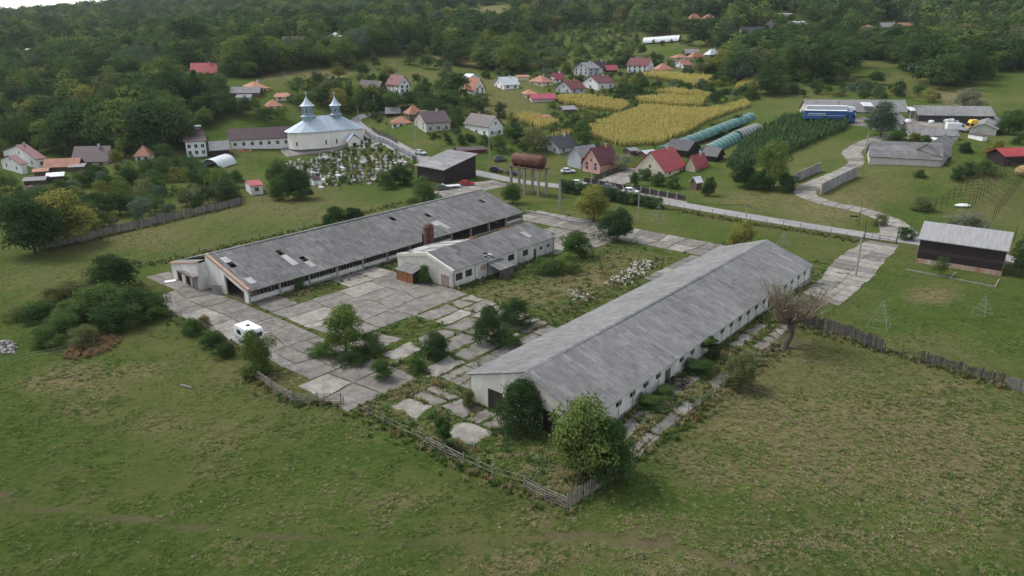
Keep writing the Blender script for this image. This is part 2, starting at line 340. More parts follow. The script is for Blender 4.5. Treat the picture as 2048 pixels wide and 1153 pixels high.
# sky and air: the wooded hills fade a little
m_conc = mat('concrete_slab', (.188,.172,.150), (.118,.108,.094), .9, .92, .25, rnd=.05, wn=((.09,.24),(.6,.30),(2.6,.18)))
m_conc2 = mat('concrete_pale', (.262,.243,.212), (.18,.166,.143), .8, .92, .25, rnd=.05, wn=((.09,.22),(.6,.28),(2.6,.18)))
m_asph = mat('asphalt', (.265,.258,.252), (.205,.20,.195), .35, .9, .1, rnd=0, c3=(.21,.205,.20), s3=.12, wn=((.15,.12),(1.2,.08)))
m_kerb = mat('kerb_stone', (.42,.40,.36), (.28,.26,.23), 1.2, .9)

def ribbon(name, pts, wid, m, dz=.05, step=2., label=None, edge=0.):
    W = np.array([G(*p)[:2] for p in pts]); seg = np.r_[0, np.cumsum(np.linalg.norm(np.diff(W, axis=0), axis=1))]
    # Catmull-Rom through the centre line
    ss = np.arange(0, seg[-1], step); ss = np.r_[ss, seg[-1]]; C = []
    for s in ss:
        i = min(max(np.searchsorted(seg, s)-1, 0), len(W)-2); t = (s-seg[i])/(seg[i+1]-seg[i]); p0, p1, p2, p3 = W[max(i-1,0)], W[i], W[i+1], W[min(i+2, len(W)-1)]
        C.append(.5*((2*p1)+(-p0+p2)*t+(2*p0-5*p1+4*p2-p3)*t*t+(-p0+3*p1-3*p2+p3)*t**3))
    C = np.array(C); tn = np.gradient(C, axis=0); tn /= np.linalg.norm(tn, axis=1)[:,None]+1e-9; nr = np.stack([-tn[:,1], tn[:,0]], 1)
    wv = np.interp(ss, seg, wid) if isinstance(wid, (list, tuple)) else np.full(len(ss), wid)
    K = 5; V = []
    for j in range(K):
        o = (j/(K-1)-.5); e = edge*np.sin(ss*1.7+j)*(abs(o) > .4)
        q = C+nr*(wv*o+e)[:,None]; V.append(np.c_[q, T(q[:,0], q[:,1])+dz])
    V = np.stack(V, 1).reshape(-1, 3); n = len(ss); F_ = [(i*K+j+1, i*K+j, (i+1)*K+j, (i+1)*K+j+1) for i in range(n-1) for j in range(K-1)]
    L = [C[i]+nr[i]*(wv[i]/2) for i in range(n)]; Rr = [C[i]-nr[i]*(wv[i]/2) for i in range(n)]
    for i in range(n-1): occupy([L[i], L[i+1], Rr[i+1], Rr[i]])
    o = obj(name, mesh_np(name, V, F_, m)); tag(o, label, None, None, 'structure'); return C, nr, wv
ROADPX = [(905,222),(850,224),(790,224),(740,229),(712,240),(722,256),(757,278),(805,300),(850,320),(905,338),(965,349),(1030,362),(1100,371),(1180,380),(1260,393),(1340,406),(1430,422),(1530,439),(1630,455),(1720,469),(1830,484),(1950,506),(2048,523),(2180,548)]
RC, RN, RW = ribbon('village_road', ROADPX, [3.2,3.2,3.4,3.6,4,4.2]+[5.0]*18, m_asph, .06, 2., 'grey asphalt village road running past the farm and church')
ribbon('gravel_verge', [(1150,371),(1250,385),(1330,398),(1372,406)], 2.0, mat('gravel', (.36,.33,.29), (.26,.24,.21), 2., .95), .05, 2., 'pale gravel strip in front of the panelled garden fence')

# paving: broken concrete slabs with grass in the joints
def grid(s0, s1, t0, t1, ls, lt, keep, chip, pale, jit=.25, gap=.18, extra=None, wob=.16, split=.28):
    """irregular slabs: a shared grid of wandering corners, some slabs cracked in two, edges nibbled"""
    ns = max(1, round((s1-s0)/ls)); ntt = max(1, round((t1-t0)/lt)); a = (s1-s0)/ns; b = (t1-t0)/ntt; out = []
    K = [[(s0+i*a+(random.uniform(-wob, wob)*a if 0 < i < ns else random.uniform(0, wob*.5)*a*(1 if i == 0 else -1)), t0+j*b+(random.uniform(-wob, wob)*b if 0 < j < ntt else 0)) for i in range(ns+1)] for j in range(ntt+1)]
    for j in range(ntt):
        for i in range(ns):
            if random.random() > keep: continue
            q = [K[j][i], K[j][i+1], K[j+1][i+1], K[j+1][i]]; cx, cy = sum(p[0] for p in q)/4, sum(p[1] for p in q)/4
            if extra and not extra(cx, cy): continue
            qs = [q]
            if random.random() < split:
                u, v = random.uniform(.3, .7), random.uniform(.3, .7); lp = lambda p, r, w_: (p[0]+(r[0]-p[0])*w_, p[1]+(r[1]-p[1])*w_); k = random.randrange(2)
                q = q[k:]+q[:k]; m0, m1 = lp(q[0], q[1], u), lp(q[3], q[2], v); qs = [[q[0], m0, m1, q[3]], [m0, q[1], q[2], m1]]
            for z in qs:
                cx, cy = sum(p[0] for p in z)/4, sum(p[1] for p in z)/4; P = []
                for p, r in zip(z, z[1:]+z[:1]):
                    for k in range(4):
                        w_ = k/4; x, y = p[0]+(r[0]-p[0])*w_, p[1]+(r[1]-p[1])*w_; d = math.hypot(x-cx, y-cy)+1e-6; e = (gap*.6+random.uniform(0, chip)*random.random()*(1.3 if k == 0 else 1.))/d; P.append((x+(cx-x)*min(e, .45), y+(cy-y)*min(e, .45)))
                out.append(([farm(*p) for p in P], random.random() < pale))
    return out
def paving(name, label, cells):
    c0 = cells[0][0][0]; z0 = float(T(*c0)); root = empty(name, (*c0, z0), 0, label, None, None, 'structure')
    for P, pale in cells:
        occupy(P); tx, ty = random.uniform(-.012, .012), random.uniform(-.012, .012); lift = .05+random.uniform(0, .03); cx, cy = np.mean(P, axis=0)
        top = [(p[0]-c0[0], p[1]-c0[1], float(T(*p))-z0+lift+tx*(p[0]-cx)+ty*(p[1]-cy)) for p in P]; n = len(P)
        MB().add(top+[(x, y, z-.2) for x, y, z in top], [tuple(range(n))]+[(i, n+i, n+(i+1) % n, (i+1) % n) for i in range(n)]).build('slab', m_conc2 if pale else m_conc, root)
cells = []
cells += grid(-9.5, -.30, -30, 26.5, 4.6, 5.6, 1., .10, .08, .03, .09, lambda s, t: s > -7.9+max(0, (t-12))*.22-max(0, -t-6)*.12)
cells += grid(.1, 25.8, -23.8, -6.0, 6.4, 4.4, 1., .12, .15, .04, .10)
cells += grid(.1, 5.5, -5.9, -.35, 5.2, 5.3, 1., .1, .05, .03, .08) + grid(15.0, 25.8, -5.9, -.35, 5.2, 5.3, 1., .12, .1, .04, .09)
cells += grid(-11.8, -.2, -40.0, -30.1, 5.8, 5, 1., .22, .2, .06, .10)
cells += grid(.2, 12.5, -29.5, -24.0, 6, 5.3, .9, .35, .3, .2, .2) + grid(13, 26, -30.5, -24.2, 6.4, 3.1, .85, .45, .4, .3, .25)
cells += grid(.5, 25, -41.6, -30.5, 5.6, 3.6, .6, .7, .4, .5, .35)
cells += grid(1.0, 69, -48.2, -41.8, 4.4, 3.2, .96, .22, .3, .08, .10, lambda s, t: not (30 < s < 50 and t > -44.5))
cells += grid(55, 69, -25, -8, 4.6, 4.2, .96, .18, .25, .06, .10, lambda s, t: s > 57)
cells += grid(69.1, 79.5, -49, 3.8, 5.1, 4.4, .98, .22, .35, .08, .10)
cells += grid(-7.8, -.5, -65, -42.5, 3.6, 4.4, .82, .5, .25, .3, .25, lambda s, t: t > -58 or s < -3.4)
cells += grid(-3.5, 66.5, -67.6, -65.9, 5.0, 1.7, .72, .35, .2, .15, .14)
cells += grid(-3.5, 66, -70.0, -68.5, 4.5, 1.5, .85, .35, .2, .2, .16)
for q in ([(-9,-30),(-.3,-30),(-.3,26),(-6,26),(-9,10)], [(.1,-23.6),(25.6,-23.6),(25.6,-6),(.1,-6)], [(69.2,-48.5),(79,-48.5),(79,3.5),(69.2,3.5)], [(-11,-39.5),(-.5,-39.5),(-.5,-30),(-11,-30)]): occupy([farm(*p) for p in q])
paving('farmyard_paving', 'cracked concrete slab yard with grass in the joints', cells)
# the drive up to the far yard, and other paved aprons: slabs cut to the curve
def drive(name, label, pts, wid, step, pale=.75, lanes=1):
    W = np.array([G(*p)[:2] for p in pts]); seg = np.r_[0, np.cumsum(np.linalg.norm(np.diff(W, axis=0), axis=1))]; n = max(2, int(seg[-1]/step)); ss = np.linspace(0, seg[-1], n+1); C = []
    for s in ss:
        i = min(max(np.searchsorted(seg, s)-1, 0), len(W)-2); t = (s-seg[i])/(seg[i+1]-seg[i]); p0, p1, p2, p3 = W[max(i-1,0)], W[i], W[i+1], W[min(i+2, len(W)-1)]
        C.append(.5*((2*p1)+(-p0+p2)*t+(2*p0-5*p1+4*p2-p3)*t*t+(-p0+3*p1-3*p2+p3)*t**3))
    C = np.array(C); tn = np.gradient(C, axis=0); tn /= np.linalg.norm(tn, axis=1)[:,None]; nr = np.stack([-tn[:,1], tn[:,0]], 1); wv = np.interp(ss, seg, wid)
    z0 = float(T(*C[0])); root = empty(name, (*C[0], z0), 0, label, None, None, 'structure')
    for i in range(n):
        for k in range(lanes):
            o0, o1 = k/lanes-.5+.006, (k+1)/lanes-.5-.006; P = []
            for j, sgn in ((i, 1), (i+1, -1)):
                es = np.linspace(o0, o1, 4)
                if sgn < 0: es = es[::-1]
                for q, e in enumerate(es):
                    c = C[j]+nr[j]*(wv[j]*e)+tn[j]*(sgn*(.04+random.uniform(0, .10)))+nr[j]*random.uniform(-.22, .22)*(abs(e) > .45); P.append(c)
            occupy(P); top = [(c[0]-C[0][0], c[1]-C[0][1], float(T(*c))+.07-z0) for c in P]; m = len(P)
            MB().add(top+[(x, y, z-.25) for x, y, z in top], [tuple(range(m))]+[(a, m+a, m+(a+1) % m, (a+1) % m) for a in range(m)]).build('slab', m_conc2 if random.random() < pale else m_conc, root)
drive('concrete_drive', 'pale concrete slab drive winding up to the far yard', [(1798,476),(1792,455),(1768,437),(1722,421),(1672,411),(1632,400),(1608,385),(1622,374),(1655,360),(1694,340),(1712,324),(1703,306),(1722,291),(1757,278),(1790,272)],
      [7.5,7,5.,3.8,3.4,3.6,5.5,6.5,6,4.2,4.2,5.2,5.2,5.5,6], 3.2)
drive('gate_apron', 'worn concrete apron inside the double gate', [(1768,486),(1750,499),(1725,518),(1702,543),(1680,568),(1640,600)], [5.5,7.,7.5,8,6.5,5.5], 2.8, .6, 2)
drive('barn_forecourt', 'concrete forecourt before the dark wooden barn', [(1005,366),(960,373),(905,384),(870,392)], [9,11,11,8], 4., .6, 3)
drive('house_courtyard', 'pale paved courtyard beside the red roofed house', [(1285,340),(1255,352),(1215,368)], [8,9,9], 4., .9, 2)
drive('workshop_court', 'grey paved court of the far workshops', [(1700,242),(1790,247),(1880,250),(1990,262)], [12,17,17,14], 7., .2, 3)
# ------------------------------------------------------------------ farm buildings
m_asb = mat('asbestos_sheet', (.202,.203,.199), (.136,.137,.135), 1.6, .9, .15, (2.4,.30,1), .05, c3=(.250,.246,.240), s3=.4, wn=((.12,.18),(.7,.22),(3.,.12)))
m_asbd = mat('asbestos_sheet_dark', (.156,.156,.154), (.098,.098,.097), 1.8, .9, .15, (2.4,.30,1), .06, c3=(.20,.196,.192), s3=.4, wn=((.12,.18),(.7,.22),(3.,.12)))
m_asbm = mat('asbestos_sheet_mid', (.176,.176,.173), (.116,.116,.115), 1.7, .9, .15, (2.4,.30,1), .06, c3=(.215,.211,.207), s3=.4, wn=((.12,.18),(.7,.22),(3.,.12)))
m_asbl = mat('asbestos_sheet_lichen_skylit', (.218,.217,.211), (.154,.154,.150), 1.6, .9, .15, (2.4,.30,1), .05, c3=(.165,.162,.164), s3=.4, wn=((.12,.18),(.7,.22),(3.,.12)))  # lightest sheet tone; also paints skylight onto the right barn's far slope
m_pale = mat('new_pale_sheet', (.40,.395,.385), (.29,.285,.28), 1.5, .8, rnd=.12)
m_wash = mat('whitewash', (.66,.65,.61), (.52,.505,.47), .55, .9, .2, (1,1,.35), .05, c3=(.40,.38,.345), s3=.4)
m_cream = mat('cream_plaster', (.56,.54,.475), (.46,.44,.385), .5, .9, .2, (1,1,.4), .05, c3=(.40,.38,.33), s3=.35)
m_brick = mat('bare_brick', (.33,.17,.105), (.42,.34,.27), 2.2, .9, .3)
m_cmt = mat('grey_cement', (.30,.29,.275), (.19,.18,.17), .8, .9, .2)
m_plinth = mat('dirty_plinth', (.30,.285,.26), (.10,.095,.085), .5, .95, .2, (1,1,.6))
m_wood = mat('weathered_wood', (.155,.135,.12), (.075,.062,.055), 1.2, .9, .2, (4,4,.4), .3)
m_woodd = mat('dark_wood', (.050,.036,.030), (.022,.016,.014), 1.2, .85, .2, (4,4,.4), .25)
m_woodo = mat('orange_wood', (.34,.15,.06), (.16,.075,.04), 1.0, .8, .1, (4,4,.4), .3)
m_woodg = mat('grey_timber', (.235,.212,.185), (.14,.125,.108), 1.5, .9, .1, (1,1,1), .25)
m_dark = mat('dark_interior', (.03,.027,.025), (.012,.011,.010), 1., .95)
m_rust = mat('rusty_steel', (.125,.045,.030), (.060,.026,.020), .8, .75, .2, rnd=.05, c3=(.19,.085,.05), s3=.6)
m_rustd = mat('rusty_steel_dark', (.055,.030,.022), (.028,.016,.013), 1.5, .8)
m_glass = mat('window_glass', (.018,.020,.022), (.03,.033,.036), .6, .12, spec=.6)
m_white = mat('white_paint', (.74,.74,.72), (.60,.60,.58), 1.2, .5, rnd=.05)
m_floor = mat('dusty_floor', (.12,.10,.08), (.07,.06,.05), .8, .95)

def corr(wid, ln, mats, waves=7, amp=.035):
    V = []; n = waves*4
    for y in (0., ln):
        for i in range(n+1): V.append((wid*i/n, y, amp*math.sin(2*math.pi*i/4)+(.012 if y == 0 else 0.)))
    k = len(V); V += [(x, y-.01, z-.07) for x, y, z in V[:n+1]]; V += [(-.012, 0, -.06), (-.012, ln, -.06)]
    me = bpy.data.meshes.new('sheet'); me.from_pydata(V, [], [(i, i+1, n+2+i, n+1+i) for i in range(n)]+[(k+i, k+i+1, i+1, i) for i in range(n)]+[(0, n+1, len(V)-1, len(V)-2)]); me.materials.append(mats); me.update(); return me
def sheet_roof(roof, L, x0, eave, ridge, nc, nr, mats, limit, skip=(), pale=(), keep=1., sag=0., rest_from='far'):
    """sheets laid row by row, each a piece of its own; those past the limit in one joined part"""
    (y0, z0), (y1, z1) = eave, ridge; sl = math.hypot(y1-y0, z1-z0); w_, h_ = L/nc, sl/nr; up = Vector((0, (y1-y0)/sl, (z1-z0)/sl)); ax = Vector((1, 0, 0)); nrm = ax.cross(up)
    if nrm.z < 0: ax = -ax; nrm = ax.cross(up)
    me = [corr(w_+.07, h_+.16, m) for m in mats]; mp = corr(w_+.07, h_+.16, m_pale); wt = [4, 2, 1][:len(mats)]
    rest = {}; k = 0
    for i in range(nc):
        for j in range(nr):
            if (i, j) in skip: continue
            if random.random() > keep: continue
            b = Vector((x0+(i+.5)*w_, y0, z0)) - ax*(w_/2+.03) + up*(j*h_-.10+random.uniform(-.04, .04)) + nrm*(.05+.02*(i % 2)+random.uniform(0, .012))
            b.z -= sag*math.sin(math.pi*min(1, (i+.5)/nc))*(j+.5)/nr
            M = Matrix((ax, up, nrm)).transposed().to_4x4(); M = Matrix.Translation(b) @ M @ Matrix.Rotation(random.uniform(-.006, .006), 4, 'Z') @ Matrix.Diagonal((.90 if (i*7) % 11 in (2, 6) and (i+j) % 3 else 1., (h_-.0)/(h_+.16) if random.random() < .22 else 1., 1., 1.))
            q = mp if (i, j) in pale else random.choices(me, wt)[0]
            if k < limit:
                o = obj('sheet', q, roof); o.matrix_local = M
            else: rest.setdefault(q, []).append(M)
            k += 1
    if rest:
        mb = MB()
        for q, Ms in rest.items():
            mb.cur = (me+[mp]).index(q)
            for M in Ms: mb.add([M @ v.co for v in q.vertices], [tuple(p.vertices) for p in q.polygons])
        o = mb.build('sheet_rows', [*mats, m_pale][:len(mats)+1], roof); tag(o, kind='stuff')
def fpoly(o, pts): 
    c, s = CD, SD; return [(o[0]+x*c-y*s, o[1]+x*s+y*c) for x, y in pts]
def cells_of(pxs, o, eave, ridge, L, nc, nr, x0=0.):
    """which sheets of a slope cover these sight lines"""
    k = (ridge[1]-eave[1])/(ridge[0]-eave[0]); dv = np.array([CD, SD, 0]); mv = np.array([-SD, CD, 0]); n = np.array([0, 0, 1.])-k*mv
    P0 = np.array([o[0], o[1], eave[1]])+mv*eave[0]; out = []
    for p in pxs:
        r = ray(*p); t = ((P0-CAM) @ n)/(r @ n); q = CAM+r*t-np.array([o[0], o[1], 0]); a = (q @ dv-x0)/L; b = (q @ mv-eave[0])/(ridge[0]-eave[0])
        out.append((int(a*nc), min(nr-1, max(0, int(b*nr)))))
    return out
def bars(root, name, xs, y, z0, z1, wd, dp, m):
    me = MB().box(-wd/2, wd/2, -dp/2, dp/2, z0, z1).mesh(name, m)
    for x in xs: obj(name, me, root, (x, y, 0))
def planks(root, n, x0, x1, h0, h1, m, y=0., th=.03, gap=.02, rot=0., org=(0,0,0), name='plank', z0=0.):
    wd = (x1-x0)/n; ms = [MB().box(0, wd-gap, 0, th, z0, random.uniform(h0, h1)).mesh(name, m) for _ in range(4)]; M = Matrix.Translation(org) @ Matrix.Rotation(rot, 4, 'Z')
    for i in range(n):
        o = obj(name, random.choice(ms), root); o.matrix_local = M @ Matrix.Translation((x0+i*wd, y+random.uniform(-.015,.015), 0)) @ Matrix.Rotation(random.uniform(-.02,.02), 4, 'Y')

# ---- the long barn on the right
LB, WB, HEB, HRB = 67.16, 16.77, 3.25, 6.18
occupy(fpoly(OB, [(0,0),(LB,0),(LB,WB),(0,WB)]))
bb = empty('cattle_barn', (*OB, 0), TH, 'long white barn with grey corrugated gable roof, nearest on the right', 'barn')
wins = [6.1+2.87*i for i in range(21)]; doors = {4: 'd', 8: 'd', 15: 'd'}
ops = []
for i, x in enumerate(wins):
    x = x if i not in doors else x-.3
    if i in doors: ops.append((x-.65-.3, x+.65-.3, -.05, 2.75))
    elif x < LB-1.5: ops.append((x-.6, x+.6, 2.42, 3.02))
i_ = .16
mb = wall_open(MB(), LB-2*i_, 3.16, [(a-i_, b-i_, c, d) for a, b, c, d in ops], .3, -.3); wr_ = mb.build('wall', m_wash, bb, loc=(i_, i_, 0))
mb = wall_open(MB(), LB-2*i_, 3.16, [(3+3.2*k, 4.2+3.2*k, 2.3, 2.95) for k in range(19)], .3, -.3); o = mb.build('wall', m_wash, bb, loc=(LB-i_, WB-i_, 0), rot=(0, 0, math.pi))
def gable(root, yw, he, hr, x, th, ops, m, z0=-.3, yr=None):
    mb = wall_open(MB(), yw, he, ops, th, z0); yr = yw/2 if yr is None else yr
    mb.prism([(0,.001,he),(yw,.001,he),(yw-yr if False else yr,.001,hr)], (0, th-.002, 0))
    return mb
# near gable faces the camera: local wall x runs from y=WB to y=0
mb = gable(bb, WB-2*i_, 3.16, HRB-.12, 0, .3, [(WB-i_-13.75, WB-i_-11.5, -.05, 2.5), (WB-i_-5.9, WB-i_-3.5, -.05, 2.65)], m_cream); gw = mb.build('gable_wall', m_cream, bb, loc=(i_, WB-i_, 0), rot=(0, 0, -math.pi/2))
mb = gable(bb, WB-2*i_, 3.16, HRB-.12, 0, .3, [], m_wash); mb.build('gable_wall', m_wash, bb, loc=(LB-i_, i_, 0), rot=(0, 0, math.pi/2))
for a, b, lab in ((11.5, 13.75, 'dark plank door beside the bush'), (3.5, 5.9, 'dark plank door at the right of the gable')):
    d = empty('door', (0,0,0)); d.parent = bb; tag(d, lab); planks(d, 8, 0, b-a, 2.35, 2.45, m_woodd, rot=-math.pi/2, org=(i_+.08, b, 0))
for x in (17.28, 28.76, 48.85):
    d = empty('door', (0,0,0)); d.parent = bb; planks(d, 5, -.6, .6, 2.5, 2.7, m_wood, org=(x, i_+.1, 0))
bars(bb, 'pilaster', [.35+k*2.87 for k in range(24)], i_-.03, -.1, 3.1, .07, .055, m_cmt)
MB().box(.25, LB-.25, .04, i_-.003, -.3, 1.2).build('plinth', m_plinth, bb)
for i, x in enumerate(wins):
    if i in doors or x > LB-1.5: continue
    f = MB().box(-.6,.6,-.03,.03,2.42,2.47).box(-.6,.6,-.03,.03,2.97,3.02).box(-.6,-.55,-.03,.03,2.47,2.97).box(.55,.6,-.03,.03,2.47,2.97).box(-.02,.02,-.025,.025,2.47,2.97)
    w_ = f.build('window', m_woodd, bb, loc=(x, i_+.08, 0)); MB().box(-.55,.0,.0,.01,2.47,2.97).build('pane', m_glass, w_, loc=(0, .02, 0))
rf = MB()
for k in range(24): x = .35+k*2.87; rf.box(x, x+.12, .3, .42, 3.0, 3.12); rf.prism([(x,.3,3.1),(x,WB/2,HRB-.06),(x,WB/2,HRB-.26),(x,.3,2.95)], (.1,0,0)); rf.prism([(x,WB-.3,3.1),(x,WB/2,HRB-.06),(x,WB/2,HRB-.26),(x,WB-.3,2.95)], (.1,0,0))
rf = rf.build('roof', m_woodd, bb)
NCB, NRB = 60, 5
pB = cells_of([(1307,702),(1222,652)], OB, (0, HEB), (WB/2, HRB), LB, NCB, NRB)
skB = [c for c in cells_of([(1416,545)], OB, (0, HEB), (WB/2, HRB), LB, NCB, NRB)]
sheet_roof(rf, LB, 0., (.14, HEB+.04), (WB/2, HRB), NCB, NRB, [m_asb, m_asbl], 250, sag=.10)
rf2 = MB().box(.5, LB-.5, WB/2-.08, WB/2+.08, HRB-.24, HRB-.1).build('roof', m_woodd, bb); tag(rf2, 'pale far slope of the corrugated roof')
sheet_roof(rf2, LB, 0., (WB+.12, HEB-.02), (WB/2, HRB), NCB, NRB, [m_asbl, m_asb], 50, sag=.10)  # mostly the lighter sheets: sky glancing off this slope, put into the colour
mb = MB()
for k in range(60):
    x = k*LB/60; mb.prism([(x,WB/2-.32,HRB-.03),(x,WB/2,HRB+.13),(x,WB/2+.32,HRB-.03),(x,WB/2+.30,HRB-.06),(x,WB/2,HRB+.09),(x,WB/2-.30,HRB-.06)], (LB/60+.03,0,0))
mb.build('ridge_cap', m_asb, bb)
MB().box(.6, LB-.6, .6, WB-.6, -.2, .02).build('floor', m_floor, bb)
mb = MB().prism([(.02,-.12,HEB-.10),(.02,WB/2,HRB-.06),(.02,WB/2,HRB+.04),(.02,-.12,HEB+.02)], (.06,0,0)); mb.prism([(.02,WB+.12,HEB-.10),(.02,WB/2,HRB-.06),(.02,WB/2,HRB+.04),(.02,WB+.12,HEB+.02)], (.06,0,0)); mb.build('bargeboard', m_cmt, bb)

# ---- the long open-fronted shed on the left
LA, HEA, YR, HRA, YB = 68.45, 2.27, 12.29, 5.82, 22.2
occupy(fpoly(OA, [(-1.7,0),(LA,0),(LA,YB),(-1.7,YB)]))
ba = empty('cow_shed', (*OA, 0), TH, 'long derelict shed with open front bays and patched dark roof', 'shed')
mb = MB(); mbp = MB(); BAY = LA/12
glz = [i for i in range(12) if i not in (8, 9, 10)]
for i in glz: mb.box(i*BAY+.14, (i+1)*BAY-.14, .05, .3, -.3, .95); mb.box(i*BAY+.14, (i+1)*BAY-.14, -.01, .36, .95, 1.02)
mb.build('front_wall', m_wash, ba)
for i in glz: MB().box(i*BAY+.14, (i+1)*BAY-.14, -.04, .05, -.3, .28+.1*(i % 3)).build('plinth', m_plinth, ba)

for i in range(13): MB().box(-.16, .16, -.10, .34, -.3, 2.05).build('column', m_cmt, ba, loc=(i*BAY if 0 < i < 12 else (.17 if i == 0 else LA-.17), 0, 0))
MB().box(0, LA, .02, .36, 1.95, 2.2).build('lintel', m_cmt, ba)
bars(ba, 'mullion', [i*BAY+.14+k*(BAY-.28)/8 for i in glz for k in range(1, 8)], .16, 1.02, 1.95, .05, .08, m_cmt)
for i in glz:
    for k in range(8):
        if random.random() < .30: MB().box(i*BAY+.17+k*(BAY-.28)/8, i*BAY+.11+(k+1)*(BAY-.28)/8, .15, .16, 1.02, 1.02+random.choice([.9, .9, .45])).build('pane', m_glass, ba)
MB().box(.2, LA-.2, YB-.3, YB, -.3, 2.9).build('back_wall', m_wash, ba)
mb = MB().prism([(LA-.3,0,-.3),(LA-.3,YB,-.3),(LA-.3,YB,2.9),(LA-.3,YR,HRA-.15),(LA-.3,0,HEA-.1)], (.3,0,0)); mb.build('gable_wall', m_wash, ba)
# near end: sloped parapet with a big opening under it, stepped annex beside it
slp = (HRA-HEA)/YR
def zt(y): return HEA+slp*y
g = MB()
g.prism([(0,6.9,-.3),(0,YR+.3,-.3),(0,YR+.3,HRA-.05),(0,YR,HRA-.05),(0,6.9,zt(6.9)-.1)], (.3,0,0))
g.prism([(0,0,-.3),(0,1.2,-.3),(0,1.2,zt(1.2)-.1),(0,0,zt(0)-.1)], (.3,0,0))
g.build('gable_wall', m_wash, ba)
MB().prism([(-.05,1.2,zt(1.2)-.75),(-.05,6.9,zt(6.9)-.75),(-.05,6.9,zt(6.9)-.1),(-.05,1.2,zt(1.2)-.1)], (.35,0,0)).build('sloping_lintel', m_wash, ba)
MB().prism([(-.10,-.1,zt(0)-.12),(-.10,YR,zt(YR)-.12),(-.10,YR,zt(YR)+.28),(-.10,-.1,zt(0)+.28)], (.5,0,0)).build('parapet', m_brick, ba)
XA = -1.7; HA0, HA1 = 4.75, 2.75
def za(y): return HA0+(HA1-HA0)*(y-YR)/(YB-YR)
dA = [(20.3,18.5,1.95),(17.3,15.5,2.05),(15.1,12.9,2.1)]
mb = wall_open(MB(), YB-YR, 2.72, [(YB-a, YB-b, -.05, h) for a, b, h in dA], .3, -.3)
mb.prism([(0,.001,2.72),(YB-YR,.001,2.72),(YB-YR,.001,za(YR)),(0,.001,za(YB))], (0,.298,0)); an = mb.build('annex_wall', m_wash, ba, loc=(XA, YB, 0), rot=(0,0,-math.pi/2))
MB().box(XA, .0, YR+.01, YR+.28, -.3, 4.6).build('annex_side', m_wash, ba); MB().box(XA, .0, YB-.3, YB, -.3, 2.7).build('annex_side', m_wash, ba)
MB().prism([(XA-.12,YR+.02,za(YR)-.06),(XA-.12,YB+.1,za(YB)-.06),(XA-.12,YB+.1,za(YB)+.26),(XA-.12,YR+.02,za(YR)+.26)], (.5,0,0)).build('parapet', m_brick, ba)
MB().box(XA-.75, XA, 12.6, 17.9, 2.22, 2.5).build('canopy_slab', mat('stained_cement', (.26,.23,.20), (.14,.115,.09), 1., .9), ba)
for (a, b, h), m, lab in zip(dA, (m_woodd, m_rustd, m_cmt), ('dark broken slatted door', 'rusty slatted gate', 'blocked grey door')):
    d = empty('door', (0,0,0)); d.parent = ba; tag(d, lab); planks(d, 7 if m is not m_cmt else 3, 0, a-b, h-.1, h-.05, m, gap=.07 if m is not m_cmt else .01, rot=-math.pi/2, org=(XA+.15, a, 0))
d = MB().box(0, 2.1, -.05, .05, 0, 1.75).build('door', m_cmt, ba, loc=(-.45, 7.2, .05), rot=(-.12, 0, 1.95)); tag(d, 'grey door leaf leaning beside the opening')
MB().box(0, LA-.3, .35, YB-.3, -.2, .03).build('floor', m_floor, ba)
mb = MB()
for i in range(1, 12): mb.box(i*BAY-.1, i*BAY+.1, YR-.1, YR+.1, 0, HRA-.2); mb.box(i*BAY-.1, i*BAY+.1, YR/2-.1, YR/2+.1, 0, zt(YR/2)-.2)
mb.build('inner_posts', m_wood, ba)
rfa = MB()
for i in range(25): x = .1+i*(LA-.3)/24; rfa.prism([(x,.1,zt(.1)-.05),(x,YR,HRA-.05),(x,YR,HRA-.22),(x,.1,zt(.1)-.22)], (.1,0,0))
for k in range(7): y = .3+k*(YR-.5)/6; rfa.box(.1, LA-.1, y-.04, y+.04, zt(y)-.1, zt(y)-.02)
rfa = rfa.build('roof', m_wood, ba)
NCA, NRA = 60, 7; EV, RD = (-.35, HEA-.06), (YR, HRA)
zz = lambda x, y: (330+x/6.783, 480+y/6.783); z2 = lambda x, y: (740+x/3.938, 380+y/3.938)
skA = cells_of([zz(1600,200), zz(1850,290), zz(910,375), z2(145,225), z2(915,100), z2(455,213)], OA, EV, RD, LA, NCA, NRA)
plA = cells_of([zz(1660,260), zz(1720,300), zz(800,310), zz(1090,530), z2(530,275), z2(590,300), z2(560,260), zz(1930,350)], OA, EV, RD, LA, NCA, NRA)
sheet_roof(rfa, LA-.3, .3, EV, RD, NCA, NRA, [m_asbd, m_asbm], 300, set(skA), set(plA)-set(skA), sag=.08)
rb = MB().box(XA+.4, LA-.3, YR+.3, YR+.4, HRA-.3, HRA-.2).build('roof', m_wood, ba); tag(rb, 'far slope of the roof seen edge on')
sheet_roof(rb, LA, 0, (YB+.3, 2.85), (YR, HRA), 60, 4, [m_asbl, m_asb], 0)
sheet_roof(rb, 1.7, XA, (YB+.3, 2.85), (YR+.3, 4.9), 2, 4, [m_asbl], 0)
MB().box(.3, LA, YR-.2, YR+.2, HRA-.01, HRA+.12).build('ridge_cap', m_asbd, ba)

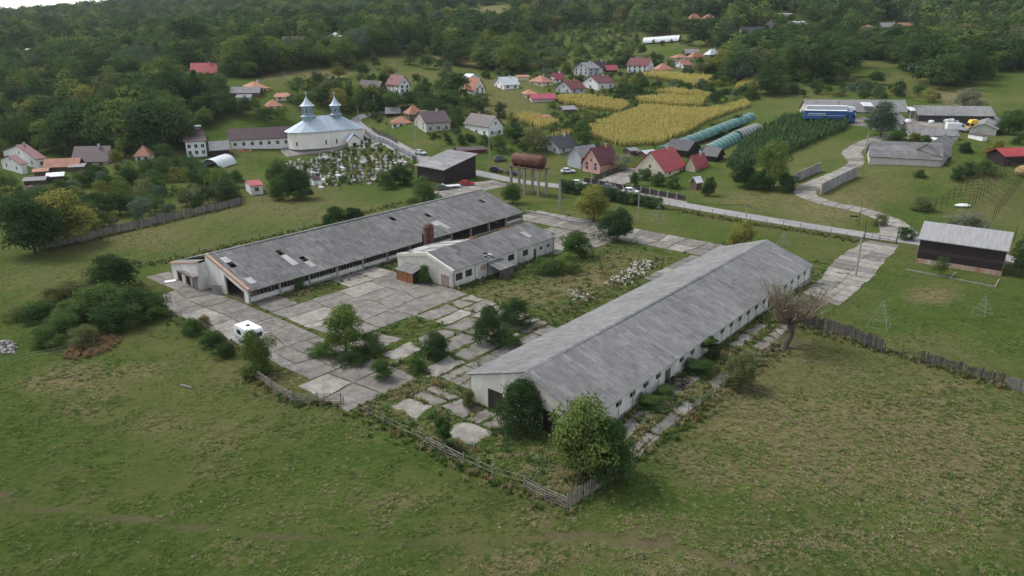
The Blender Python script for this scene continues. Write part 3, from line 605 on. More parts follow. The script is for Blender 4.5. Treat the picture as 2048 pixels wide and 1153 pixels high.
# ---- the small white dairy between them
LC, HEC, YC, HRC, YCB = 28.08, 3.09, 6.44, 5.04, 14.0
occupy(fpoly(OC, [(0,0),(LC,0),(LC,YCB),(0,YCB)]))
bc = empty('dairy_building', (*OC, 0), TH, 'small whitewashed building with dark gable roof in mid yard', 'building')
cw = [(.55,2.25,1.15,2.4),(2.95,4.6,1.2,2.45),(14.1,15.9,1.3,2.45),(18.3,19.9,1.25,2.4),(23.4,24.3,1.35,2.0),(25.6,26.5,1.35,2.0),(11.9,12.9,1.6,2.3)]
cd_ = (21.5, 22.4, -.05, 1.95)
mb = wall_open(MB(), LC, 2.98, cw+[cd_], .3, -.3); mb.build('wall', m_wash, bc)
slc = (HRC-HEC)/YC; slb = (HRC-3.35)/(YCB-YC)
mb = wall_open(MB(), YCB, 2.98, [(YCB-2.95, YCB-.95, -.05, 1.95)], .3, -.3)
mb.prism([(0,.001,2.98),(YCB,.001,2.98),(YCB,.001,HEC-.08),(YCB-YC,.001,HRC-.1),(0,.001,3.3)], (0,.298,0)); mb.build('gable_wall', m_cream, bc, loc=(0, YCB, 0), rot=(0,0,-math.pi/2))
MB().prism([(LC-.3,.3,-.3),(LC-.3,YC+.3,-.3),(LC-.3,YC+.3,HRC-.3),(LC-.3,YC,HRC-.1),(LC-.3,.3,HEC-.05)], (.3,0,0)).build('gable_wall', m_wash, bc)
MB().box(.3, LC-.3, YC+.02, YC+.3, -.3, HRC-.2).build('spine_wall', m_wash, bc)
MB().box(.3, 10.7, YCB-.3, YCB, -.3, 3.2).box(10.7, 11, YC+.3, YCB, -.3, 3.2).build('rear_wall', m_wash, bc)
MB().prism([(-.14,-.05,HEC-.42),(-.14,YC,HRC-.42),(-.14,YC,HRC+.12),(-.14,-.05,HEC+.12)], (.4,0,0)).build('parapet', m_cream, bc)
MB().prism([(-.14,YC,HRC-.45),(-.14,YCB+.05,3.35-.45),(-.14,YCB+.05,3.35+.15),(-.14,YC,HRC+.12)], (.4,0,0)).build('parapet', m_cream, bc)
mb = MB()
for x in (5.3, 8.6, 17.0, 27.8, .1): mb.box(x-.06, x+.06, -.05, -.004, -.2, 2.95)
mb.build('downpipe', m_cmt, bc)
for a, b, c, d in cw:
    f = MB(); nx, nz = (3, 2) if b-a > 1.2 else (2, 1)
    f.box(a,b,.08,.16,c,c+.07).box(a,b,.08,.16,d-.07,d)
    for k in range(nx+1): x = a+(b-a)*k/nx; x = min(max(x, a+.035), b-.035); f.box(x-.035, x+.035, .085, .155, c+.07, d-.07)
    if nz == 2: f.box(a+.07, b-.07, .09, .15, (c+d)/2-.03, (c+d)/2+.03)
    w_ = f.build('window', m_wood, bc)
    for k in range(nx):
        for q in range(nz):
            if random.random() < .55: MB().box(a+.07+(b-a-.1)*k/nx, a-.0+(b-a-.03)*(k+1)/nx, .115, .125, c+.08+(d-c-.1)*q/nz, c-.02+(d-c)*(q+1)/nz).build('pane', m_glass, w_)
d = empty('door', (0,0,0)); d.parent = bc; tag(d, 'rust red door in the long wall'); planks(d, 3, 0, .9, 1.95, 1.95, mat('rust_red_door', (.17,.055,.035), (.10,.035,.025), 1.), org=(21.5, .1, 0))
d = empty('door', (0,0,0)); d.parent = bc; tag(d, 'faded pink painted double door'); planks(d, 6, 0, 2.0, 1.95, 1.95, mat('faded_pink_door', (.26,.14,.15), (.34,.28,.26), 1.5), rot=-math.pi/2, org=(.08, 2.95, 0))
MB().prism([(6.6,-.012,1.5),(8.1,-.012,1.45),(8.3,-.012,2.3),(7.6,-.012,2.55),(6.7,-.012,2.35)], (0,.01,0)).build('bare_brick_patch', m_brick, bc)
rfc = MB()
for k in range(12): x = .3+k*(LC-.7)/11; rfc.prism([(x,.35,HEC),(x,YC,HRC-.05),(x,YC,HRC-.2),(x,.35,HEC-.14)], (.1,0,0))
rfc = rfc.build('roof', m_wood, bc)
sheet_roof(rfc, LC-.2, .1, (-.25, HEC-.03), (YC, HRC), 25, 3, [m_asbd, m_asbm], 90, skip={(8, 0)}, pale={(20, 1)}, sag=.12)
rl = MB()
for k in range(6): y = YC+.3+k*1.4; rl.box(.3, 11, y-.05, y+.05, HRC-slb*(y-YC)-.16, HRC-slb*(y-YC)-.05)
rl = rl.build('roof', m_wood, bc); tag(rl, 'rear slope patched with pale loose sheets')
sheet_roof(rl, 11, .1, (YCB+.1, 3.32), (YC+.1, HRC-.05), 9, 4, [m_asbl, m_pale], 60, skip={(0,1),(1,0),(8,0),(8,1)}, pale={(2,1),(3,1),(4,1),(4,0),(3,0),(5,1),(5,2)})
for k in range(14):
    x = 9+k*1.3; o = MB().box(0, random.uniform(2.2, 5), -.06, .06, 0, .05).build('loose_board', m_woodo if k % 3 else m_wood, bc, loc=(x, YC+.15+random.uniform(0, .6), HRC+.04+.03*(k % 4)), rot=(random.uniform(-.3, .1), 0, random.uniform(-.05, .06)))
for k in range(5): MB().box(0, random.uniform(3, 5), -.05, .05, 0, .08).build('loose_board', m_woodo, bc, loc=(9+k*.9, YC+.8+k*.5, 4.6-.1*k), rot=(0, 0, -.35+.1*k))
for k in range(7): MB().box(-.35, .35, -.25, .25, 0, .1).build('fallen_sheet_piece', m_pale if k % 2 else m_asb, bc, loc=(9.2+random.uniform(-.6, 1.2), random.uniform(-.1, .9), 3.28+.06*k), rot=(random.uniform(-.4,.4), random.uniform(-.4,.4), random.uniform(0,3)))
mb = MB().box(26.2, 28.3, -1.9, -.05, -.1, .2); mb.build('step_slab', m_cmt, bc)

# lean-tos, silo, caravan
def leanto(label, o, ang, lx, ly, h0, h1, mw, mr, closed=(1,1,1,1), front=None):
    r = empty('plank_shed', (o[0], o[1], 0), ang, label, 'shed'); occupy([(o[0]+x*math.cos(ang)-y*math.sin(ang), o[1]+x*math.sin(ang)+y*math.cos(ang)) for x, y in ((0,0),(lx,0),(lx,ly),(0,ly))])
    for x in (0, lx-.1):
        for y in (0, ly-.1): MB().box(x, x+.1, y, y+.1, -.2, h0+(h1-h0)*y/ly).build('post', m_wood, r)
    if closed[0]: planks(r, int(lx/.2), 0, lx, h0-.02, h0, front or mw, y=-.035)
    if closed[1]:
        for i in range(int(ly/.2)): y = i*.2; MB().box(0, .03, 0, .185, -.05, h0+(h1-h0)*y/ly-.03).build('plank', mw, r, loc=(lx+.01, y, 0))
    if closed[3]:
        for i in range(int(ly/.2)): y = i*.2; MB().box(-.03, 0, 0, .185, -.05, h0+(h1-h0)*y/ly-.03).build('plank', mw, r, loc=(-.01, y, 0))
    MB().prism([(-.2,-.25,h0-.0),(lx+.2,-.25,h0),(lx+.2,ly+.1,h1+.03),(-.2,ly+.1,h1+.03)], (0,0,.07)).build('roof', mr, r); return r
pc = lambda x, y: fpoly(OC, [(x, y)])[0]
leanto('plank shed with orange boards and torn felt roof by the gable', pc(-2.9, 11.0), TH-math.pi/2, 4.1, 2.4, 1.9, 2.5, m_woodd, m_asbd, front=m_woodo)
leanto('open sided grey plank lean-to against the white long wall', pc(8.4, -3.0), TH, 3.6, 2.95, 1.75, 2.45, m_wood, m_asbd, (1,1,0,0))
p = farm(35.2, -4.4); r = empty('rusty_silo', (*p, 0), 0, 'upright rusty red steel silo with domed top behind white building', 'silo')
MB().lathe([(1.0,0),(1.0,6.1),(.96,6.2)], 20).build('shell', m_rust, r, smooth=True); MB().lathe([(1.0,0),(.85,.42),(.5,.68),(.12,.78),(.0,.78)], 20, (0,0,6.2)).build('dome', m_rust, r, smooth=True)
for z in (3.4, 4.9, 6.1): MB().lathe([(1.0,0),(1.05,.0),(1.05,.08),(1.0,.08)], 20, (0,0,z)).build('hoop', m_rustd, r)
MB().box(-1.25,-.95,-.2,.2,3.2,5.0).build('bracket', m_rustd, r)
MB().tube((.0,-1.08,2.5),(.0,-1.08,6.2),.04).tube((.35,-1.04,2.5),(.35,-1.04,6.2),.04).build('ladder', m_rustd, r)

p = farm(-7.9, -13.7); r = empty('caravan', (*p, .08), TH+math.pi/2, 'small white touring caravan parked on the cracked concrete', 'caravan')
me = MB(); prof = [(-2.15,.55),(-2.2,1.2),(-2.1,2.1),(-1.85,2.42),(1.75,2.5),(2.0,2.25),(2.15,1.3),(2.05,.5)]
me.prism([(x,-1.05,z) for x, z in prof], (0,2.1,0)); me = bevelled(me.mesh('body', mat('caravan_white', (.80,.81,.81), (.72,.73,.73), .8, .35, rnd=0)), .09, 2); obj('body', me, r)
MB().box(-2.15,2.1,-1.06,1.06,.42,.62).build('skirt', mat('grey_trim', (.30,.31,.33)), r); MB().box(-2.12,2.1,-1.068,1.068,.78,.90).build('stripe', mat('grey_blue_stripe', (.33,.36,.42)), r)
for sx, sy, rz in ((-1,0,0),):
    MB().prism([(-2.215,-.72,1.35),(-2.215,.72,1.35),(-2.185,.72,1.95),(-2.185,-.72,1.95)], (-.03,0,0)).build('rear_window', m_glass, r)
for x0, x1 in ((-1.75,-1.1),(.3,1.3)):
    for y in (-1, 1): MB().box(x0, x1, y*1.06-.02, y*1.06+.02, 1.3, 1.95).build('side_window', m_glass, r)
MB().box(-.6,.1,1.03,1.075,.5,2.2).build('door', mat('caravan_door', (.76,.77,.77)), r)
for y in (-.9, .9):
    MB().lathe([(0,-.09),(.3,-.09),(.33,-.05),(.33,.05),(.3,.09),(0,.09)], 14).build('wheel', mat('tyre', (.02,.02,.02), (.03,.03,.03)), r, loc=(.1,y,.33), rot=(math.pi/2,0,0))
MB().box(-.2,.25,-.22,.22,2.44,2.56).build('roof_hatch', m_dark, r); MB().tube((2.05,-.6,.5),(3.0,0,.5),.04).tube((2.05,.6,.5),(3.0,0,.5),.04).tube((2.7,0,.1),(2.7,0,.6),.04).build('drawbar', m_cmt, r)
MB().box(-2.22,-2.18,-.98,-.8,.62,.75).build('tail_light', mat('lamp_red', (.4,.03,.02)), r); MB().box(-2.22,-2.18,.8,.98,.62,.75).build('tail_light', mat('lamp_red', (.4,.03,.02)), r)
occupy(fpoly(farm(-7.9,-13.7), [(-1.2,-2.2),(1.2,-2.2),(1.2,2.2),(-1.2,2.2)]))

# ---- the water tower
nx_ = np.array([SD, -CD]); dx_ = np.array([CD, SD]); cw0 = np.array([4.6, 187.9])
r = empty('water_tank_tower', (*cw0, float(T(*cw0))), TH-math.pi/2, 'rusty horizontal steel tank on six tall concrete columns', 'water tower')
for i in (-1, 0, 1):
    for j in (-1, 1): MB().box(-.28,.28,-.28,.28,-.5,6.9).build('column', m_conc2, r, loc=(i*4.7, j*1.7, 0))
MB().box(-5.7,5.7,-2.2,2.2,7.1,7.22).build('platform', m_rust, r)
for j in (-1.7, 1.7): MB().box(-5.5,5.5,j-.2,j+.2,6.9,7.1).build('beam', m_conc2, r)
MB().lathe([(0,-5.5),(.8,-5.4),(1.35,-5.0),(1.6,-4.5),(1.6,4.5),(1.35,5.0),(.8,5.4),(0,5.5)], 24).build('tank', m_rust, r, smooth=True, loc=(0,0,8.95), rot=(0,math.pi/2,0))
for i in range(-4, 5, 2): MB().box(-.15,.15,-1.5,1.5,7.22,7.75).build('saddle', m_rustd, r, loc=(i,0,0))
for x in (-3, 0, 3): MB().lathe([(.3,0),(.3,.25),(0,.25)], 10, (x,0,10.5)).build('hatch', m_rust, r)
for x in (-5.6, 5.6):
    for y in (-2.1, 0, 2.1): MB().tube((x,y,7.2),(x,y,8.1),.03).build('railing_post', m_rustd, r)
# ------------------------------------------------------------------ village houses
def wallm(name, c): return mat('wall_'+name, c, tuple(v*.82 for v in c), .8, .85, rnd=.05, stretch=(1,1,.5))
def roofm(name, c, r=.7, st=(1,1,1)): return mat('roof_'+name, c, tuple(v*.72 for v in c), 1.3, r, .1, st, .12, c3=tuple(v*.6 for v in c), s3=.5)
W_white, W_cream, W_grey, W_pink, W_raw, W_yel = wallm('white', (.76,.76,.74)), wallm('cream', (.60,.55,.40)), wallm('grey', (.42,.44,.46)), wallm('pink', (.66,.36,.30)), wallm('raw', (.46,.44,.40)), wallm('ochre', (.58,.45,.22))
W_wood, W_dark = wallm('plank', (.12,.085,.06)), wallm('dark_plank', (.028,.018,.018))
R_red, R_dred, R_plum, R_terra, R_orange, R_brown = roofm('red', (.36,.040,.045), .45), roofm('dark_red', (.135,.030,.032), .5), roofm('plum', (.075,.045,.050), .5), roofm('terracotta', (.34,.155,.100)), roofm('orange', (.36,.15,.09)), roofm('brown', (.055,.036,.036), .5)
R_char, R_grey, R_metal, R_pinkr, R_white = roofm('charcoal', (.045,.046,.052), .5), roofm('grey', (.22,.22,.22)), roofm('metal', (.46,.50,.54), .4), roofm('rose', (.36,.07,.10), .5), roofm('white', (.62,.64,.66), .4)
m_fr = mat('window_frame', (.62,.62,.60), rnd=.05)
m_frd = mat('window_frame_brown', (.10,.06,.04), rnd=.05)
_fw = .06
WF = MB().box(-.5,.5,-.04,.05,0,_fw).box(-.5,.5,-.04,.05,1-_fw,1).box(-.5,-.5+_fw,-.04,.05,_fw,1-_fw).box(.5-_fw,.5,-.04,.05,_fw,1-_fw).box(-.025,.025,-.03,.05,_fw,1-_fw).mesh('window', m_fr)
WP = MB().box(-.5+_fw,.5-_fw,-.012,.0,_fw,1-_fw).mesh('pane', m_glass)
DOORM = MB().box(-.5,.5,-.05,.03,0,1).mesh('door', m_frd)
BOXES = []       # pixel boxes of buildings, so that no tree hides them
def solve_t(N, dv, px):
    D = N-CAM; k = (px-1024)/F; return (k*(D @ FW)-D @ RI)/(dv @ RI-k*(dv @ FW))
def solve_h(N, py):
    D = N-CAM; z = np.array([0, 0, 1.]); k = (576.5-py)/F; return (k*(D @ FW)-D @ UP)/(z @ UP-k*(z @ FW))
def windows(root, face, L, h, cols, rows, wd=1.1, hh=1.25, sill=.95, lo=.0):
    for r_ in range(rows):
        z = sill+r_*(h-sill*1.0)/max(rows, 1)*1.0 if rows > 1 else max(.4, min(sill, h-hh-.35))
        for c in range(cols):
            s = (c+.5)*L/cols
            if face == 'R': o = obj('window', WF, root, (s, -.02, z), (0,0,0), (wd, 1, hh))
            else: o = obj('window', WF, root, (-.02, s, z), (0,0,-math.pi/2), (wd, 1, hh))
            obj('pane', WP, o)
def house(label, px, py, wl, wr, ey, ry, hd, axis, rm, wm, hip=0., wl_=(2,1), wr_=(2,1), chim=1, name='house', cat='house', oh=.5, door=None, group=None, dorm=0, dep=None, Lu_=None, free=False):
    N = G(px, py); a = R(hd); u = np.array([math.cos(a), math.sin(a), 0]); v = np.array([-math.sin(a), math.cos(a), 0])
    Lu = max(1.5, solve_t(N, u, px+wr)); Lv = max(1.5, solve_t(N, v, px-wl)); Lu, Lv = min(Lu, 75), min(Lv, 75)
    if wl <= 8: Lv = dep or (8.5 if cat == 'house' else 5.5)
    if dep: Lv = dep
    if Lu_: Lu = Lu_
    h = max(1.6, solve_h(N, ey))
    mid = N+u*Lu/2+v*Lv/2 if hip > .9 else (N+v*Lv/2 if axis == 'u' else N+u*Lu/2)
    hr = max(h+.5, solve_h(mid, ry)); rise = min(hr-h, 7.)
    r = empty(name, tuple(N), a, label, cat, group); hr = h+rise; d0 = -2.0
    w0 = MB().box(0, Lu, 0, Lv, d0, h)
    if hip < .01:
        if axis == 'u':
            for x in (0, Lu-.25): w0.prism([(x,0,h),(x,Lv,h),(x,Lv/2,hr-.08)], (.25,0,0))
        elif axis == 'v':
            for y in (0, Lv-.25): w0.prism([(0,y,h),(Lu,y,h),(Lu/2,y,hr-.08)], (0,.25,0))
        elif axis == 'mono':
            for y in (0, Lv-.25): w0.prism([(0,y,h),(Lu,y,h),(Lu,y,hr-.06)], (0,.25,0))
            w0.box(Lu-.25, Lu, .25, Lv-.25, h, hr-.06)
    w0.build('wall', wm, r)
    rf = MB(); th = (0,0,.16)
    if axis == 'mono':
        k = rise/Lu; rf.prism([(-oh,-oh,h-oh*k),(Lu+oh,-oh,hr+oh*k),(Lu+oh,Lv+oh,hr+oh*k),(-oh,Lv+oh,h-oh*k)], th)
    elif hip < .01 and axis == 'u':
        k = rise/(Lv/2)
        rf.prism([(-oh,-oh,h-oh*k),(Lu+oh,-oh,h-oh*k),(Lu+oh,Lv/2,hr),(-oh,Lv/2,hr)], th); rf.prism([(-oh,Lv+oh,h-oh*k),(Lu+oh,Lv+oh,h-oh*k),(Lu+oh,Lv/2,hr),(-oh,Lv/2,hr)], th)
    elif hip < .01:
        k = rise/(Lu/2)
        rf.prism([(-oh,-oh,h-oh*k),(-oh,Lv+oh,h-oh*k),(Lu/2,Lv+oh,hr),(Lu/2,-oh,hr)], th); rf.prism([(Lu+oh,-oh,h-oh*k),(Lu+oh,Lv+oh,h-oh*k),(Lu/2,Lv+oh,hr),(Lu/2,-oh,hr)], th)
    else:
        e0, e1, f0, f1 = -oh, Lu+oh, -oh, Lv+oh; ze = h-.15
        if axis == 'u': q = min(hip*Lv/2, Lu/2-.05); A_, B_ = (q, Lv/2, hr), (Lu-q, Lv/2, hr)
        else: q = min(hip*Lu/2, Lv/2-.05); A_, B_ = (Lu/2, q, hr), (Lu/2, Lv-q, hr)
        c00, c10, c11, c01 = (e0,f0,ze), (e1,f0,ze), (e1,f1,ze), (e0,f1,ze)
        fs = [(c00,c10,B_,A_),(c10,c11,B_),(c11,c01,A_,B_),(c01,c00,A_)] if axis == 'u' else [(c00,c10,A_),(c10,c11,B_,A_),(c11,c01,B_),(c01,c00,A_,B_)]
        for f in fs: rf.prism(list(f), th)
    rf = rf.build('roof', rm, r)
    if chim:
        x, y = (Lu*.7, Lv*.45) if axis == 'u' else (Lu*.55, Lv*.7); MB().box(x-.3,x+.3,y-.3,y+.3,hr-1.2,hr+.7).box(x-.36,x+.36,y-.36,y+.36,hr+.7,hr+.8).build('chimney', m_brick if random.random() < .5 else W_grey, rf)
    if wl_ and Lv > 2: windows(r, 'L', Lv, h, *wl_)
    if wr_ and Lu > 2: windows(r, 'R', Lu, h, *wr_)
    if axis == 'u' and hip < .01 and wl_ and rise > 1.8: o = obj('window', WF, r, (-.02, Lv/2, h+.25), (0,0,-math.pi/2), (.9,1,1.)); obj('pane', WP, o)
    if axis == 'v' and hip < .01 and wr_ and rise > 1.8: o = obj('window', WF, r, (Lu/2, -.02, h+.25), (0,0,0), (.9,1,1.)); obj('pane', WP, o)
    if door == 'R': obj('door', DOORM, r, (Lu*.5, -.01, 0), (0,0,0), (1.0,1,2.05))
    if door == 'L': obj('door', DOORM, r, (-.01, Lv*.5, 0), (0,0,-math.pi/2), (1.0,1,2.05))
    if not free: BOXES.append((px-wl-2, px+wr+2, ry, py-2, float((N-CAM) @ FW)))
    occupy([(N+u*x+v*y)[:2] for x, y in ((-.3,-.3),(Lu+.3,-.3),(Lu+.3,Lv+.3),(-.3,Lv+.3))])
    r['Lu'] = Lu; r['Lv'] = Lv; r['h'] = h; r['hr'] = hr
    return r
# left of the church
house('white house with bright red roof alone above the trees', 384,166, 5,52, 146,127, 8, 'u', R_red, W_white)
house('large white house with dark red gables at the left edge', 78,338, 68,16, 319,291, 52, 'u', R_dred, W_white, wl_=(3,1), wr_=(1,1))
house('white porch gable in front of the dark red gabled house', 46,349, 40,8, 329,312, 52, 'u', R_dred, W_white, wl_=(2,1), wr_=None, chim=0, name='porch_house', cat='house')
house('low house with a broad plum roof among fruit trees', 147,334, 5,68, 323,294, 6, 'u', R_plum, W_cream, wr_=(3,1))
house('long brown barn with faded terracotta roof and plank walls', 92,348, 4,66, 334,319, 12, 'u', R_terra, W_wood, wl_=None, wr_=None, chim=0, name='barn', cat='barn')
house('small white hut with pyramid terracotta roof', 272,325, 6,28, 313,292, 10, 'u', R_terra, W_white, hip=1., chim=0, name='hut', cat='hut', wr_=(2,1), wl_=None)
house('two storey white house with plum roof and solar boiler', 375,316, 14,40, 285,262, 24, 'u', R_plum, W_white, wl_=(2,2), wr_=(3,2))
house('dark plank annex beside the house with solar boiler', 424,316, 12,36, 300,284, 24, 'u', R_grey, W_dark, wl_=None, wr_=None, chim=0, dep=6, name='annex', cat='annex')
house('long white parish hall with dark plum roof left of church', 463,299, 6,118, 280,259, 20, 'u', R_plum, W_white, wl_=(1,1), wr_=(7,1), name='parish_hall', cat='hall', chim=0, dep=8)
house('grey roofed long barn beside the ochre house', 462,194, 4,56, 187,175, 4, 'u', R_grey, W_wood, wl_=None, wr_=None, chim=0, name='barn', cat='barn')
house('low grey lean-to roof in front of the long barn', 474,204, 3,26, 199,190, 4, 'u', R_grey, W_raw, wl_=None, wr_=None, chim=0, name='shed', cat='shed')
house('ochre house with orange hipped roof behind the grey barn', 505,188, 24,34, 178,164, 40, 'u', R_orange, W_yel, hip=1., wr_=(2,1))
house('cottage with wide faded terracotta hipped roof', 552,203, 10,32, 195,175, 20, 'u', R_terra, W_cream, hip=1.)
house('cottage roof of bright orange tiles sunk in trees', 536,222, 8,30, 214,200, 25, 'u', R_orange, W_cream, hip=1., chim=0)
house('brown roofed hillside villa with white gables', 566,91, 8,40, 86,74, 10, 'u', R_brown, W_white, wr_=(3,1))
house('square white house with silver pyramid roof on the hillside', 657,83, 5,27, 74,65, 8, 'u', R_white, W_white, hip=1.)
house('pale roofed cottage far left among trees', 40,106, 3,26, 104,98, 5, 'u', R_white, W_white, hip=.8, chim=0)
house('small red roofed garden shed with white wall by the field', 503,391, 11,24, 373,364, 30, 'u', R_red, W_white, wl_=None, wr_=(1,1), chim=0, name='garden_shed', cat='shed', oh=.25)
house('tiny white shrine hut with plum roof at the churchyard edge', 628,372, 9,12, 361,354, 40, 'u', R_plum, W_white, wl_=None, wr_=None, chim=0, name='shrine_hut', cat='hut', oh=.2)
# right of the church, along the road
house('three storey white house with red roof on the slope', 800,190, 25,20, 169,152, 38, 'v', R_dred, W_white, wl_=(3,2), wr_=(2,2))
house('brown plank barn with dark roof beside the red roofed house', 757,186, 40,16, 178,164, 38, 'v', R_brown, W_wood, wl_=None, wr_=None, chim=0, name='barn', cat='barn')
house('white gabled house with orange tile roof', 950,191, 23,20, 178,157, 40, 'v', R_orange, W_white, wl_=(2,1), wr_=(2,2))
house('shed with bright metal roof behind the orange tiled house', 935,166, 14,26, 160,149, 40, 'v', R_white, W_white, wl_=None, wr_=None, chim=0, name='shed', cat='shed')
house('farmhouse with silver metal roof and dark dormer', 1008,180, 20,30, 170,155, 25, 'u', R_metal, W_white)
house('squat white cottage with terracotta hipped roof', 784,258, 5,37, 247,234, 8, 'u', R_terra, W_white, hip=.9, wl_=None, wr_=(3,1), chim=0)
house('dark log shed with grey roof above the white cottage', 773,235, 3,26, 228,216, 6, 'u', R_grey, W_dark, wl_=None, wr_=None, chim=0, name='log_shed', cat='shed')
house('brown timber house with terracotta roof next to the log shed', 820,243, 10,26, 229,212, 25, 'u', R_terra, W_wood, hip=.7, chim=0)
house('unfinished two storey house with plum roof', 853,267, 24,48, 246,224, 25, 'u', R_plum, W_raw, wl_=(2,2), wr_=(3,1))
house('modern white house with dark brown roof and tall windows', 977,276, 47,29, 253,233, 40, 'v', R_brown, W_white, wl_=(3,1), wr_=(2,1))
house('low shed with dull plum roof behind the dark barn', 918,312, 8,52, 305,296, 20, 'u', R_plum, wallm('red_boards', (.16,.035,.03)), wl_=None, wr_=None, chim=0, name='shed', cat='shed')
house('house with dark charcoal hipped roof below the maize', 1118,309, 34,36, 296,274, 40, 'u', R_char, W_grey, wl_=(2,1), wr_=(2,1))
house('grey barn with dark gable behind the pink house', 1162,339, 27,36, 314,295, 42, 'u', R_grey, W_grey, wl_=None, wr_=None, chim=0, name='barn', cat='barn')
house('pink house with dark red roof beside the road', 1199,349, 34,36, 328,297, 47, 'u', R_dred, W_pink, wl_=(2,2), wr_=None)
house('cream house with bright red roof behind the panelled fence', 1328,357, 58,42, 342,304, 47, 'u', R_red, W_cream, wl_=(3,1), wr_=(2,1))
house('red roofed cream annex behind the bright red roofed house', 1390,345, 20,24, 335,312, 47, 'u', R_red, W_cream, wl_=None, wr_=(1,1))
house('black timber barn with charcoal roof next to the net tunnels', 1374,316, 42,24, 301,283, 47, 'v', R_char, W_dark, wl_=None, wr_=None, chim=0, name='barn', cat='barn', free=True)
house('smaller black shed with charcoal roof by the annex', 1432,325, 28,14, 312,297, 47, 'v', R_char, W_dark, wl_=None, wr_=None, chim=0, name='shed', cat='shed')
house('small wooden shed with bright metal roof in the garden', 1392,381, 12,11, 365,355, 30, 'u', R_white, W_wood, wl_=None, wr_=None, chim=0, name='shed', cat='shed', oh=.3)
house('open shed with pale flat roof between gardens', 1262,312, 16,14, 303,297, 30, 'u', R_grey, W_wood, wl_=None, wr_=None, chim=0, name='shed', cat='shed')
house('shed with blue grey metal roof behind the bright red roof', 1292,318, 16,20, 312,302, 30, 'u', R_metal, W_wood, wl_=None, wr_=None, chim=0, name='shed', cat='shed')
# the hamlet up the slope
house('white house with dark red roof and grey gable in the hamlet', 1142,190, 31,28, 178,162, 40, 'u', R_dred, W_grey, wl_=(2,1), wr_=(2,1))
house('broad white gabled house with brown red roof', 1196,182, 31,32, 166,153, 40, 'u', R_dred, W_white, wl_=(1,1), wr_=(2,1))
house('large grey two storey house with grey roof', 1176,154, 28,22, 137,126, 40, 'u', R_grey, W_grey, wl_=(3,2), wr_=(2,2))
house('house with plum roof behind the large grey house', 1192,148, 10,20, 134,123, 40, 'u', R_plum, W_white)
house('small shed with rose red roof beside the plum roof', 1214,147, 5,20, 140,131, 15, 'u', R_pinkr, W_dark, wl_=None, wr_=None, chim=0, name='shed', cat='shed')
house('long white two storey house with dark red roof on the slope', 1294,149, 40,12, 131,117, 62, 'v', R_dred, W_white, wl_=(4,2), wr_=(1,2))
house('cottage with faded terracotta hipped roof below the long white house', 1318,148, 6,27, 140,127, 12, 'u', R_terra, W_cream, hip=1.)
house('grey barn highest of the terracotta cluster', 1372,112, 4,25, 108,99, 8, 'u', R_grey, W_wood, wl_=None, wr_=None, chim=0, name='barn', cat='barn')
house('terracotta roofed cottage left in the cluster', 1352,122, 8,26, 118,109, 12, 'u', R_terra, W_cream, hip=.9, chim=0)
house('terracotta roofed cottage in the middle of the cluster', 1384,121, 10,26, 116,104, 15, 'u', R_terra, W_cream, hip=1.)
house('metal roofed house right in the cluster', 1420,116, 12,20, 110,99, 20, 'u', R_metal, W_wood, hip=.8)
house('small terracotta house lowest in the cluster', 1366,137, 8,18, 130,120, 30, 'u', R_terra, W_white)
house('terracotta roofed outbuilding left in the hamlet', 1036,162, 3,22, 158,151, 8, 'u', R_terra, W_cream, wl_=None, wr_=None, chim=0)
house('cream cottage with terracotta hipped roof in the hamlet', 1086,174, 28,20, 165,152, 35, 'u', R_terra, W_cream, hip=.9, wl_=(2,1), wr_=(1,1))
house('small white house with rose red roof in the hamlet', 1110,167, 10,18, 157,147, 40, 'u', R_pinkr, W_white)
house('terracotta roofed shed lowest left in the hamlet', 1052,197, 4,22, 192,180, 10, 'u', R_terra, W_raw, hip=.9, chim=0, wl_=None, wr_=None)
house('long shed with grey and rose metal roof in the hamlet', 1064,206, 5,46, 199,189, 12, 'u', R_pinkr, W_raw, wl_=None, wr_=None, chim=0, name='shed', cat='shed')
house('tumbledown dark shed by the maize', 1128,228, 8,24, 222,213, 20, 'u', R_grey, W_wood, wl_=None, wr_=None, chim=0, name='shed', cat='shed')
house('low junk shed with rose sheet roof by the hedge', 1078,244, 4,22, 238,231, 15, 'u', R_pinkr, W_white, wl_=None, wr_=None, chim=0, name='shed', cat='shed')
# far houses on the hill
house('far hill house with terracotta hipped roof, left of two', 1378,46, 5,28, 41,28, 8, 'u', R_terra, W_cream, hip=1., chim=0)
house('far hill house with terracotta hipped roof, right of two', 1410,44, 4,22, 38,29, 8, 'u', R_terra, W_white, hip=.9, chim=0)
house('far dark roofed house on the right hill', 1486,71, 4,40, 68,55, 5, 'u', R_char, W_white, chim=0)
house('far white cottage with plum roof on the right hill', 1534,59, 5,18, 52,43, 10, 'u', R_plum, W_white, hip=.8)
house('far cottage with white roof on the right hill', 1588,54, 4,24, 48,43, 8, 'u', R_white, W_white, chim=0)
house('far cottage with bright orange roof', 1730,63, 4,24, 59,51, 8, 'u', R_orange, W_white, hip=.8, chim=0)
house('far barn with long grey roof', 1764,59, 3,27, 55,46, 6, 'u', R_grey, W_wood, wl_=None, wr_=None, chim=0, name='barn', cat='barn')
house('far house with terracotta roof beside the long grey barn', 1800,61, 12,28, 54,46, 10, 'u', R_terra, W_white, chim=0)
house('far shed with flat white roof', 1554,33, 3,31, 31,28, 4, 'u', R_white, W_white, wl_=None, wr_=None, chim=0, name='shed', cat='shed')
